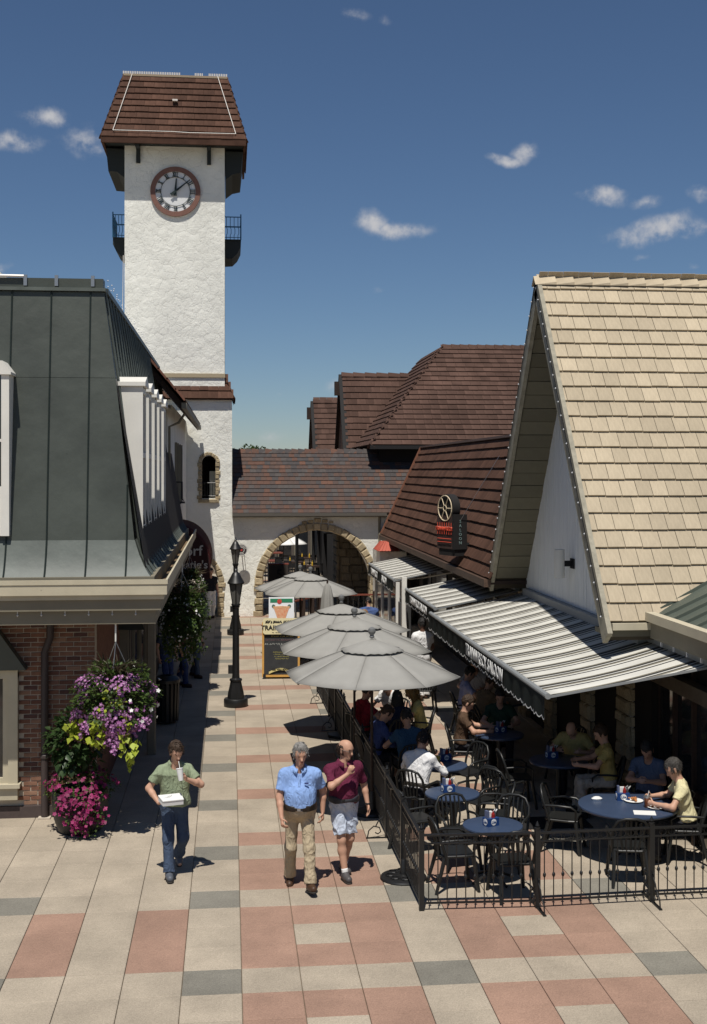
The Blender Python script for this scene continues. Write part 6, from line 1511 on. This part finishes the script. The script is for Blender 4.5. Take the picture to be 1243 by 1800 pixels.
def person(lab, loc, rz, H=1.77, pose={}, fit={}, vox=.014, group=None):
    t = thing('person', lab, 'person', (loc[0], loc[1], loc[2] if len(loc) > 2 else SLABZ), math.radians(rz), group)
    s = H / 1.78; g = lambda k, dv: pose.get(k, dv); ar = lambda v: np.asarray(v, float) * s
    pel = ar(g('pel', (0, 0, .94))); lean = g('lean', (0, 0)); up = nrm((lean[0], lean[1], 1)); tw = math.radians(g('twist', 0)); rx = nrm(np.array([math.cos(tw), math.sin(tw), 0]) - 0); fw = nrm(np.cross(rx, -up)) ; fw = fw if fw[1] < 0 or abs(tw) > 1.5 else -fw
    rx = nrm(np.cross(fw, -up)); rx = rx if rx[0] > 0 else -rx
    wd = fit.get('width', 1.0); belly = fit.get('belly', 0.0); rh = np.array([1., 0, 0])
    hip = {1: pel + rh * .09 * s, -1: pel - rh * .09 * s}; nb = pel + up * .54 * s; sh = {q: nb - up * .055 * s + rx * q * .178 * s * wd for q in (1, -1)}
    ank = {1: ar(g('aL', (.1, 0, .08))), -1: ar(g('aR', (-.1, 0, .08)))}; kn = {}; el = {}; wr_ = {}
    for q in (1, -1): kn[q], ank[q] = ik(hip[q], ank[q], .44 * s, .43 * s, g('kp', (q * .12, -1, .1)))
    wt = {1: ar(g('wL', (.26, -.05, .9))), -1: ar(g('wR', (-.26, -.05, .9)))}
    for q in (1, -1): el[q], wr_[q] = ik(sh[q], wt[q], .29 * s, .265 * s, g('eL' if q > 0 else 'eR', (q * .5, 1, -.4)))
    hy, hp = math.radians(g('hy', 0)), math.radians(g('hp', 8))
    hf = nrm(math.cos(hp) * (math.cos(hy) * fw + math.sin(hy) * rx) - math.sin(hp) * up); hr = nrm(math.cos(hy) * rx - math.sin(hy) * fw); hu = nrm(np.cross(hr, hf)); hu = hu if hu[2] > 0 else -hu
    hc = nb + up * .115 * s + hu * .07 * s + hf * .025 * s
    allp = np.array([pel, nb, hc + hu * .16, *kn.values(), *ank.values(), *el.values(), *wr_.values(), *sh.values(), *hip.values()]); lo = allp.min(0) - .2; hi = allp.max(0) + .2
    toe = {}
    for q in (1, -1):
        yw = math.radians(g('tL' if q > 0 else 'tR', q * 8)); pt = math.radians(g('pL' if q > 0 else 'pR', 0)); toe[q] = np.array([math.sin(yw) * math.cos(pt), -math.cos(yw) * math.cos(pt), -math.sin(pt)])
    def torso(F_, e, k=.05, top=True, legs=False, cuts=()):
        c = lambda h, w, r, fl=1.32, fo=0: F_.cone(pel + up * h * s - rx * w * s * wd + fw * fo * s, pel + up * h * s + rx * w * s * wd + fw * fo * s, r * s + e, k=k, flat=(fw, fl), cuts=cuts)
        F_.cone(hip[-1] + up * .02 * s, hip[1] + up * .02 * s, .10 * s + e, k=k, flat=(fw, 1.05), cuts=cuts)
        c(.1, .055, .118, 1.2 - belly); c(.2, .05, .118, 1.25 - belly); c(.3, .07, .122)
        if belly: F_.cone(pel + up * .1 * s + fw * .05 * s, pel + up * .24 * s + fw * .05 * s, (.11 + belly * .12) * s + e, k=.08, cuts=cuts)
        if top:
            c(.40, .085, .118); F_.cone(sh[-1] - up * .02 * s, sh[1] - up * .02 * s, .066 * s + e, k=k, cuts=cuts)
            for q in (1, -1): F_.cone(nb + up * .02 * s, sh[q] + up * .015 * s, .05 * s + e * .7, .045 * s + e * .7, k=k, cuts=cuts)
    # skin
    B = Field(lo, hi, vox); torso(B, -.016)
    B.cone(nb - up * .04 * s, hc - hu * .05 * s - hf * .015 * s, .058 * s, .052 * s, k=.03)
    B.cone(hc + hu * .035 * s - hf * .015 * s, hc + hu * .04 * s + hf * .005 * s, .098 * s, k=.03, flat=(hr, 1.25))
    B.cone(hc + hu * .01 * s + hf * .03 * s, hc - hu * .09 * s + hf * .052 * s, .066 * s, .036 * s, k=.03, flat=(hr, 1.05))
    B.cone(hc + hu * .012 * s + hf * .088 * s, hc - hu * .03 * s + hf * .108 * s, .010 * s, .0165 * s, k=.012)
    B.cone(hc + hu * .035 * s + hf * .076 * s - hr * .03 * s, hc + hu * .035 * s + hf * .076 * s + hr * .03 * s, .018 * s, k=.02)
    for q in (1, -1): B.cone(hc + hr * q * .034 * s + hf * .103 * s + hu * .012 * s, hc + hr * q * .036 * s + hf * .103 * s + hu * .012 * s, .0125 * s, sub=True)
    for q in (1, -1): B.cone(hc + hr * q * .08 * s - hf * .012 * s + hu * .025 * s, hc + hr * q * .08 * s - hf * .008 * s - hu * .022 * s, .022 * s, .016 * s, k=.008, flat=(hr, 1.9))
    for q in (1, -1):
        B.cone(sh[q], el[q], .048 * s, .041 * s, k=.02); B.cone(el[q], el[q] * .65 + wr_[q] * .35, .043 * s, .041 * s, k=.03); B.cone(el[q] * .65 + wr_[q] * .35, wr_[q], .041 * s, .027 * s, k=.02)
        nm = 'L' if q > 0 else 'R'; hd = nrm(g('hd' + nm, wr_[q] - el[q])); pn = np.asarray(g('pn' + nm, (-q, .2, 0)), float); pn = nrm(pn - (pn @ hd) * hd); sd = np.cross(hd, pn); cu = g('cu' + nm, .45)
        thd = sd if (sd @ np.array([0, -1, .4])) > 0 else -sd
        B.cone(wr_[q], wr_[q] + hd * .075 * s, .028 * s, .036 * s, k=.012, flat=(pn, 1.8))
        for i in range(4):
            f0 = wr_[q] + hd * (.085 - .004 * abs(i - 1.2)) * s + thd * (.030 - .02 * i) * s; L1 = (.042, .046, .042, .034)[i] * s; a1 = cu * .9; a2 = cu * 2.0
            d1 = hd * math.cos(a1) + pn * math.sin(a1); d2 = hd * math.cos(a2) + pn * math.sin(a2); f1 = f0 + d1 * L1; B.cone(f0, f1, .0098 * s, .009 * s, k=.004); B.cone(f1, f1 + d2 * L1 * .9, .009 * s, .0078 * s, k=.004)
        b0 = wr_[q] + hd * .03 * s + thd * .03 * s; b1 = b0 + nrm(hd * .7 + thd * .7 + pn * cu) * .04 * s; B.cone(b0, b1, .013 * s, .011 * s, k=.008); B.cone(b1, b1 + nrm(hd + pn * (cu * 1.4)) * .03 * s, .0105 * s, .009 * s, k=.005)
        B.cone(hip[q], kn[q], .082 * s, .056 * s, k=.03); cf = kn[q] * .68 + ank[q] * .32 - toe[q] * .02 * s; B.cone(kn[q], cf, .054 * s, .056 * s, k=.03); B.cone(cf, ank[q], .055 * s, .036 * s, k=.03)
        B.cone(ank[q] - np.array([0, 0, .03 * s]), ank[q] - np.array([0, 0, .04 * s]) + toe[q] * .12 * s, .036 * s, .03 * s, k=.03)
    V, Q = B.mesh(); sk = skinm(fit.get('skinname', 'light'), fit.get('skin', (.50, .29, .20))); arr_mesh('body', V, Q, sk, t, smooth=True)
    cg = vox * .95
    # trousers or shorts
    Fp = Field(lo, hi, cg); wc = [(pel + up * .115 * s, up)]
    torso(Fp, .012, top=False, cuts=wc); short = fit.get('shorts', False); lw = fit.get('leg', 1.0)
    for q in (1, -1):
        kk = kn[q]
        if short:
            e_ = hip[q] * .16 + kk * .84; Fp.cone(hip[q], kk + (kk - hip[q]) * .12, .103 * s, .098 * s, k=.04, cuts=[(e_, kk - hip[q])])
        else:
            Fp.cone(hip[q], kk, .098 * s * lw, .074 * s * lw, k=.045); sd_ = ank[q] - kk; cut = kk + sd_ * g('hem', .95); Fp.cone(kk, ank[q] + sd_ * .12, .073 * s * lw, .072 * s * lw, k=.05, cuts=[(cut, sd_)])
            Fp.cone(kk + sd_ * .8, kk + sd_ * 1.1, .06 * s * lw, .072 * s * lw, k=.05, cuts=[(cut, sd_)])
    Fp.wrinkle(fit.get('pw', .008), 22, len(lab)); V, Q = Fp.mesh(); arr_mesh('shorts' if short else 'trousers', V, Q, cloth(fit['pants'][0], fit['pants'][1], .1), t, smooth=True)
    # shirt
    Fs = Field(lo, hi, cg); hem = fit.get('hem', .07); sc = [(pel + up * hem * s, -up)]; torso(Fs, .016, cuts=sc)
    if not fit.get('tucked'): Fs.cone(pel + up * (hem + .02) * s - rx * .05 * s, pel + up * (hem + .02) * s + rx * .05 * s, .128 * s + .014, k=.05, flat=(fw, 1.1 - belly * .6), cuts=sc)
    slv = fit.get('sleeve', .62)
    for q in (1, -1):
        if slv <= 1: c_ = sh[q] * (1 - slv) + el[q] * slv; Fs.cone(sh[q], sh[q] + (el[q] - sh[q]) * (slv + .15), .064 * s, .074 * s, k=.035, cuts=[(c_, el[q] - sh[q])])
        else: Fs.cone(sh[q], el[q], .062 * s, .054 * s, k=.035); Fs.cone(el[q], wr_[q], .054 * s, .042 * s, k=.03, cuts=[(wr_[q] - nrm(wr_[q] - el[q]) * .01, wr_[q] - el[q])])
    Fs.wrinkle(fit.get('sw', .006), 16, len(lab) + 3)
    Fs.cone(nb - up * .0 * s + fw * .02 * s, nb + up * .12 * s, .066 * s, .066 * s, sub=True)
    V, Q = Fs.mesh(); sm = cloth(fit['shirt'][0], fit['shirt'][1]); arr_mesh('shirt', V, Q, sm, t, smooth=True)
    if fit.get('collar'):
        V = []; n = 22
        for i in range(n):
            a = 2 * math.pi * i / n; dv = rx * math.sin(a) * 1.1 + fw * math.cos(a); fr = max(0, math.cos(a)); c0 = nb + up * (.045 - .05 * fr) * s + fw * .012 * s
            gap = 1.0
            V += [c0 + dv * .060 * s + up * .012 * s, c0 + dv * .066 * s + up * .026 * s, c0 + dv * (.090 + .018 * fr) * s - up * (.004 + .022 * fr) * s]
        F_ = [(3 * i + k, 3 * ((i + 1) % n) + k, 3 * ((i + 1) % n) + k + 1, 3 * i + k + 1) for i in range(1, n - 1) for k in (0, 1)]
        o = arr_mesh('collar', V, F_, sm, t, smooth=True); o.modifiers.new('thick', 'SOLIDIFY').thickness = .006
    if fit.get('belt'):
        Fb = Field(pel - .32, pel + .36, cg); torso(Fb, .024, top=False, cuts=[(pel + up * .118 * s, up), (pel + up * .084 * s, -up)]); V, Q = Fb.mesh(); arr_mesh('belt', V, Q, mat('belt_' + fit['pants'][0], fit['belt'], .45), t)
        bp = pel + up * .10 * s + fw * (.158 + belly * .17) * s; MB().beam(bp - rx * .02, bp + rx * .02, .012, .032).build('buckle', M_STEEL, t)
    # shoes
    for q in (1, -1):
        a = ank[q]; Fh = Field(a - .25, a + .25, .011); fl = np.array([0, 0, 1.]); dn = nrm(np.cross(np.cross(toe[q], fl), toe[q])); dn = -dn if dn[2] > 0 else dn
        Fh.cone(a + dn * .035 * s - toe[q] * .035 * s, a + dn * .035 * s + toe[q] * .13 * s, .05 * s, .043 * s, k=.02, cuts=[(a + dn * .078 * s, dn)]); Fh.cone(a - dn * .01, a + dn * .03 * s + toe[q] * .06 * s, .046 * s, .042 * s, k=.03, cuts=[(a + dn * .078 * s, dn)])
        V, Q = Fh.mesh(); arr_mesh('shoe', V, Q, mat('shoe_' + fit.get('shoe', ('brown', (.05, .025, .015)))[0], fit.get('shoe', ('brown', (.05, .025, .015)))[1], .5), t, smooth=True)
        Fh = Field(a - .25, a + .25, .011); Fh.cone(a + dn * .07 * s - toe[q] * .035 * s, a + dn * .07 * s + toe[q] * .13 * s, .052 * s, .046 * s, k=.02, cuts=[(a + dn * .08 * s, dn), (a + dn * .064 * s, -dn)]); V, Q = Fh.mesh(); arr_mesh('sole', V, Q, mat('sole_dark', (.04, .035, .03), .7), t, smooth=False)
        if short: Fh = Field(a - .2, a + .2, .011); Fh.cone(a, a + nrm(kn[q] - a) * .09 * s, .043 * s, .046 * s, cuts=[(a + nrm(kn[q] - a) * .075 * s, kn[q] - a)]); V, Q = Fh.mesh(); arr_mesh('sock', V, Q, M_LETTER, t, smooth=True)
    # hair
    st = fit.get('hairstyle', 'short'); hv_ = .007 if vox < .012 else max(.010, vox * .8); hm = mat('hair_' + fit.get('hair', ('brown', (.045, .025, .014)))[0], fit.get('hair', ('brown', (.045, .025, .014)))[1], .6, var=.55, vscale=110, bump=.8, bscale=120, bdist=.012, stretch=(1, 1, .3))
    Fh = Field(hc - .3, hc + .22, hv_); top = hc + hu * .045 * s - hf * .018 * s
    if st != 'none':
        if st == 'bald': Fh.cone(top - hu * .02 * s, top - hu * .01 * s, .104 * s, k=.01, flat=(hr, 1.2), cuts=[(hc + hf * .018 * s, hf), (hc + hu * .078 * s, hu), (hc - hu * .055 * s, -hu)])
        else:
            Fh.cone(top, top + hu * .012 * s, .108 * s, k=.02, flat=(hr, 1.2), cuts=[(hc + hf * .035 * s, hf), (hc - hu * .055 * s, -hu)]); Fh.cone(top + hu * .03 * s, top + hu * .03 * s + hf * .03 * s, .096 * s, .09 * s, k=.03, flat=(hr, 1.16), cuts=[(hc + hu * .072 * s, -hu)])
            for q in (1, -1): Fh.cone(hc + hr * q * .078 * s + hu * .05 * s + hf * .02 * s, hc + hr * q * .076 * s - hu * .0 * s + hf * .02 * s, .02 * s, .012 * s, k=.02)
        if st == 'long':
            Fh.cone(hc - hf * .03 * s, hc - hf * .07 * s - up * .26 * s, .1 * s, .085 * s, k=.05, flat=(hf, 1.5))
            for q in (1, -1): Fh.cone(hc + hr * q * .08 * s, hc + hr * q * .09 * s - up * .22 * s, .04 * s, .05 * s, k=.04)
        Fh.wrinkle(.008, 95, 4); V, Q = Fh.mesh(); arr_mesh('hair', V, Q, hm, t, smooth=True)
        if vox < .013:
            r5 = np.random.default_rng(len(lab)); sel = r5.choice(len(V), min(len(V), 900), replace=False); pv = V[sel]; nn_ = pv - (hc + hu * .02); nn_ /= np.linalg.norm(nn_, axis=1, keepdims=True)
            dd = nn_ * .35 - hu * .75 + hf * (.25 if st == 'short' else -.1) + r5.normal(0, .28, pv.shape); leaf_cloud('hair_strands', pv - nn_ * .004, dd, .032 if st != 'long' else .07, hm, t, .09, .15, len(lab))
    # face
    dark = mat('eye_dark', (.02, .015, .012), .3)
    for q in (1, -1):
        c = hc + hr * q * .033 * s + hf * .088 * s + hu * .012 * s; MB().lathe([(0, -.008), (.011, 0), (0, .008)], tuple(c), 8).build('eye', dark, t); c2 = hc + hr * q * .034 * s + hf * .094 * s + hu * .036 * s; MB().beam(c2 - hr * .018, c2 + hr * .018, .008, .008).build('eyebrow', hm, t)
    c = hc - hu * .058 * s + hf * .095 * s; MB().beam(c - hr * .022, c + hr * .022, .008, .010).build('mouth', mat('lips', (.30, .11, .09), .5), t)
    if fit.get('glasses'):
        for q in (1, -1):
            c = hc + hr * q * .033 * s + hf * .104 * s + hu * .012 * s; MB().tube([tuple(c + hr * .024 * math.cos(a) + hu * .018 * math.sin(a)) for a in [k * math.pi / 5 for k in range(10)]], .0022, 4, closed=True).build('glasses', M_BLACK, t)
            MB().tube([tuple(c + hr * q * .024), tuple(hc + hr * q * .09 * s + hu * .02 * s - hf * .01)], .002, 4).build('glasses', M_BLACK, t)
    return t, dict(hc=hc, hf=hf, hu=hu, hr=hr, wr=wr_, el=el, pel=pel, up=up, fw=fw, rx=rx, nb=nb)
DENIM = ('denim', (.055, .078, .125)); KHAKI = ('khaki', (.41, .335, .225)); NAVY = ('navy', (.03, .04, .08)); GREYP = ('grey', (.2, .2, .2)); DARKP = ('charcoal', (.03, .03, .035))
BLK = ('black', (.02, .018, .017)); BRN = ('brown', (.045, .026, .015)); GRY = ('grey', (.22, .21, .195)); BLONDE = ('blonde', (.36, .22, .075))
# ---- the three walkers
t, J = person('man in a green tee shirt sipping from a white cup, carrying a white box', (-.70, 15.86), 6, 1.70,
              dict(pel=(0, 0, .93), aR=(-.09, -.24, .085), aL=(.07, .26, .20), pL=45, tR=4, tL=6, lean=(0, -.04), twist=2, hy=16, hp=16, wR=(-.22, -.20, 1.02), wL=(.13, -.29, 1.34), eL=(.9, .25, -.6), eR=(-.9, .5, -.3), hdR=(.75, -.6, .05), pnR=(.1, 0, 1), cuR=.3, hdL=(-.45, -.1, .75), pnL=(-.6, -.5, -.2), cuL=.62),
              dict(shirt=('sage', (.25, .295, .19)), pants=DENIM, shoe=('trainer', (.09, .10, .12)), hair=BRN, hem=.02, sleeve=.68, sw=.009, leg=1.02), .009)
cup = thing('paper_cup', 'white paper cup with straw held to the mouth of the man in green', 'cup', (-.70, 15.86, SLABZ), math.radians(6))
cc = J['wr'][1] + np.array([-.075, -.055, .075]); o = MB().lathe([(.03, -.075), (.043, .07), (.046, .072), (.046, .078), (0, .078)], (0, 0, 0), 18).build('cup_body', M_LETTER, cup, smooth=40); o.location = cc; o.rotation_euler = (-.15, -.12, 0)
mo = J['hc'] - J['hu'] * .058 + J['hf'] * .11; MB().tube([tuple(cc + np.array([0, 0, .05])), tuple(mo)], .004, 5).build('straw', M_LETTER, cup)
bx_ = thing('takeout_box', 'white takeout box carried low by the man in green', 'box', (-.70, 15.86, SLABZ), math.radians(6)); bo = bpy.data.objects.new('box_shell', None); COL.objects.link(bo); bo.parent = bx_; bo.location = (-.06, -.30, 1.0); bo.rotation_euler = (.12, .0, .18)
MB().prism([(-.13, -.1, 0), (.13, -.1, 0), (.145, .1, 0), (-.145, .1, 0)], (0, 0, .05)).build('box_base', M_LETTER, bo); MB().prism([(-.135, -.105, .052), (.135, -.105, .052), (.15, .105, .052), (-.15, .105, .052)], (0, .0, .022)).build('box_lid', M_LETTER, bo, bevel=.006)
for k in range(3): MB().tube([(-.1 + .03 * k, -.02, .075), (-.05 + .03 * k, .02 * k, .085)], .005, 5).build('plastic_fork', M_LETTER, bo)
t, J = person('grey-haired man in a light blue polo shirt and khaki trousers walking', (.87, 15.2), -2, 1.76,
              dict(pel=(0, 0, .94), aR=(-.12, .16, .10), aL=(.13, -.27, .075), pR=22, tR=-4, tL=14, pL=-10, hy=14, hp=4, lean=(.0, -.02), wR=(-.23, -.20, .93), wL=(.29, .05, .93), eL=(.5, .8, 0), eR=(-.6, .8, 0), pnR=(.8, .3, 0), cuR=.75, cuL=.6, twist=-4),
              dict(shirt=('lightblue', (.24, .37, .66)), pants=KHAKI, shoe=('brownleather', (.06, .03, .016)), hair=GRY, belly=.42, tucked=True, hem=.085, collar=True, belt=(.02, .014, .01), width=1.08, pw=.004, sw=.005, leg=.98, skin=(.47, .26, .175), skinname='ruddy', sleeve=.7), .009)
c = J['nb'] - J['up'] * .13 + J['fw'] * .155; MB().beam(c + J['up'] * .1 - J['fw'] * .03, c - J['up'] * .06 + J['fw'] * .02, .03, .006, J['fw']).build('placket', cloth('lightblue', (.24, .37, .66)), t)
c = J['nb'] - J['up'] * .13 + J['fw'] * .15 + J['rx'] * .09; MB().beam(c - J['rx'] * .025, c + J['rx'] * .025, .018, .018, J['fw']).build('chest_emblem', mat('emblem_navy', (.05, .07, .2), .8), t)
t2, J = person('balding man in a maroon polo and pale denim shorts, hand at chin', (1.45, 15.56), 14, 1.73,
               dict(pel=(0, 0, .935), aR=(-.04, -.18, .085), aL=(.06, .15, .10), pL=10, tR=2, tL=8, hy=34, hp=6, wR=(-.03, -.25, 1.40), eR=(-.8, -.2, -.7), wL=(.33, -.02, .92), eL=(.5, .8, 0), hdR=(.35, -.25, .8), pnR=(.5, .6, .1), cuR=.85, cuL=.4, pnL=(-1, 0, 0)),
               dict(shirt=('maroon', (.115, .02, .045)), pants=('paledenim', (.48, .53, .62)), shorts=True, shoe=('trainergrey', (.075, .07, .07)), hair=('darkbrown', (.05, .03, .02)), hairstyle='bald', glasses=True, collar=True, tucked=True, hem=.07, belt=(.03, .03, .035), belly=.16, width=1.06, sleeve=.85, sw=.008, skin=(.49, .28, .19), skinname='tan'), .009)
MB().lathe([(.034, -.01), (.038, 0), (.034, .01)], tuple(J['wr'][1] + np.array([0, 0, .01])), 12).build('wristwatch', M_BLACK, t2)
MB().lathe([(0, -.02), (.03, -.01), (.03, .01), (0, .02)], tuple(J['pel'] + J['up'] * .11 + J['fw'] * .165 - J['rx'] * .06), 10).build('phone_clip', M_BLACK, t2)

# ---- seated guests (z: seat height)
SEAT = dict(pel=(0, .06, .52), aR=(-.13, -.40, .085), aL=(.13, -.38, .085), lean=(0, -.1), wR=(-.2, -.40, .80), wL=(.2, -.40, .80), eL=(.8, .4, -.5), eR=(-.8, .4, -.5), hp=18, hem=.93)
def seated(lab, x, y, face, fit, v=.016, **k):
    po_ = dict(SEAT); po_.update(k); f = dict(pants=DARKP, shoe=('darkshoe', (.02, .018, .016)), hair=BRN); f.update(fit)
    return person(lab, (x, y), face + 90, f.pop('H', 1.76), po_, f, v)
seated('man in a white dress shirt seated with his back to the camera', 2.74, 17.66, 52, dict(shirt=('white', (.72, .71, .70)), hair=('darkhair', (.018, .014, .012)), sleeve=2, collar=True, belt=(.02, .016, .012), tucked=True, hem=.06, sw=.006, width=1.05), .012, lean=(0, -.22))
seated('blonde woman in a yellow top seated in the sun gap', 3.42, 21.98, 170, dict(shirt=('yellow', (.68, .58, .22)), hair=BLONDE, hairstyle='long', H=1.66, width=.92, pants=NAVY), .012, lean=(0, -.18), hp=30)
seated('person in a white shirt under the second umbrella, back turned', 3.05, 22.78, 225, dict(shirt=('white', (.72, .71, .70)), hair=BRN), lean=(0, -.3), hp=35)
seated('person in a red shirt in the umbrella shade behind the rail', 2.4, 21.75, 20, dict(shirt=('red', (.24, .02, .035)), hair=BLK))
seated('dark-haired person in navy in the umbrella shade', 2.95, 21.3, 100, dict(shirt=('navyshirt', (.02, .025, .05)), hair=BLK, hairstyle='long', H=1.68, width=.95))
seated('man in a blue shirt leaning on a shaded table by the rail', 2.38, 19.9, 10, dict(shirt=('royal', (.06, .085, .22)), sleeve=2, hair=BRN, width=1.06), lean=(0, -.3), wL=(.1, -.5, .8))
seated('person in a teal blue shirt under the nearest umbrella, back to camera', 2.85, 19.3, 100, dict(shirt=('teal', (.04, .09, .16)), hair=BLK), lean=(0, -.25))
seated('man in a lavender shirt seated under the big awning', 4.6, 23.5, 0, dict(shirt=('lavender', (.35, .36, .52)), hair=BLK))
seated('person in tan seated beside the lavender shirt', 4.72, 22.5, 25, dict(shirt=('tan', (.2, .14, .08)), hair=BRN), lean=(0, -.25))
seated('man in a mustard yellow shirt seated sideways in the awning shade', 5.62, 17.9, 168, dict(shirt=('mustard', (.50, .38, .13)), pants=('stone', (.42, .38, .32)), hair=BRN, width=1.05), aR=(-.12, -.42, .085), aL=(.2, -.36, .085))
seated('bowed man in a yellow shirt deep under the awning by the stone pier', 5.5, 19.05, 240, dict(shirt=('ochre', (.40, .32, .13)), hair=BLK, hairstyle='bald'), lean=(0, -.45), hp=45)
seated('dark-haired man in a slate blue shirt eating at the large table', 5.98, 17.0, 238, dict(shirt=('slateblue', (.10, .13, .20)), hair=BLK, skin=(.45, .25, .17), skinname='ruddy2'), .013, lean=(0, -.18), hp=28, wR=(-.06, -.42, .84), wL=(.08, -.42, .84))
t, J = seated('man in a cream shirt with a dark strap seated at the right edge', 6.0, 15.72, 165, dict(shirt=('cream', (.66, .60, .36)), hair=('darkgrey', (.05, .045, .04)), width=1.08), .012, lean=(0, -.2), hp=15)
a = J['nb'] - J['fw'] * .125 + J['rx'] * .12 - J['up'] * .1; b = J['pel'] - J['fw'] * .14 - J['rx'] * .12 + J['up'] * .28; MB().tube([tuple(a), tuple((a + b) / 2 - J['fw'] * .03), tuple(b)], .007, 5).build('strap', M_BLACK, t)
seated('diner in a dark green shirt at the empty-looking shaded table', 4.72, 21.1, 262, dict(shirt=('darkgreen', (.03, .06, .04)), hair=BLK))
seated('diner in a dim white shirt beyond the big awning middle', 5.0, 24.6, 250, dict(shirt=('dimwhite', (.4, .4, .4)), hair=BRN))
seated('diner in a brown shirt left of the shaded table', 3.97, 20.5, -10, dict(shirt=('brownshirt', (.09, .055, .035)), hair=BRN))
# ---- standing figures farther back
WALKP = dict(aR=(-.1, -.12, .085), aL=(.1, .14, .1))
t, J = person('waiter in white walking away beneath the awnings with a box', (4.35, 27.4), 190, 1.8, dict(aR=(-.1, -.1, .085), aL=(.1, .12, .09), wL=(.24, -.28, 1.0), wR=(-.24, -.28, 1.0)), dict(shirt=('white', (.72, .71, .70)), pants=('white', (.72, .71, .70)), hair=BLK, skin=(.12, .06, .04), skinname='dark', belt=(.02, .02, .02), tucked=True, leg=1.25, pw=.007, hem=.09), .014)
o = tag(MB().box(-.17, .17, -.12, .12, 0, .2).build('carton', mat('cardboard', (.33, .23, .13), .8)), 'brown cardboard carton in the waiter\'s hands', 'box'); o.location = (4.28, 27.75, 1.0)
seated('heavy-set person in a blue tee near the farthest awning', 4.05, 35.6, 80, dict(shirt=('midblue', (.07, .11, .25)), hair=BLK, width=1.25, belly=.3), pel=(0, .06, .62))
seated('dark-haired guest behind the folded umbrella', 3.35, 34.2, 200, dict(shirt=('blackshirt', (.02, .02, .025)), hair=BLK))
seated('fair-haired guest beside the dark-haired one near the arch', 3.75, 33.4, 190, dict(shirt=('checks', (.1, .09, .09)), hair=('sandy', (.25, .14, .06))))
person('person in white trousers standing in the small tower arch', (-.66, 43.1), 20, 1.75, WALKP, dict(shirt=('blackshirt', (.02, .02, .025)), pants=('white', (.72, .71, .70)), hair=BLK, leg=1.15), .02)
person('person in dark jeans walking behind the leafy basket', (-.86, 30.9), 60, 1.75, WALKP, dict(shirt=('dimshirt', (.08, .07, .07)), pants=DENIM, hair=BLK), .02)
person('person in blue jeans by the shaded shop window, nearer the lamp', (-1.15, 29.6), 80, 1.76, WALKP, dict(shirt=('dimred', (.12, .05, .05)), pants=('bluejean', (.04, .06, .15)), hair=BRN), .02)
person('person in blue jeans standing closest to the shop wall', (-1.45, 28.6), 40, 1.72, WALKP, dict(shirt=('dimblue', (.05, .06, .09)), pants=('bluejean', (.04, .06, .15)), hair=BLK), .02)
print('BUILD TIME %.1f' % (time.time() - T0), 'objects', len(bpy.data.objects))
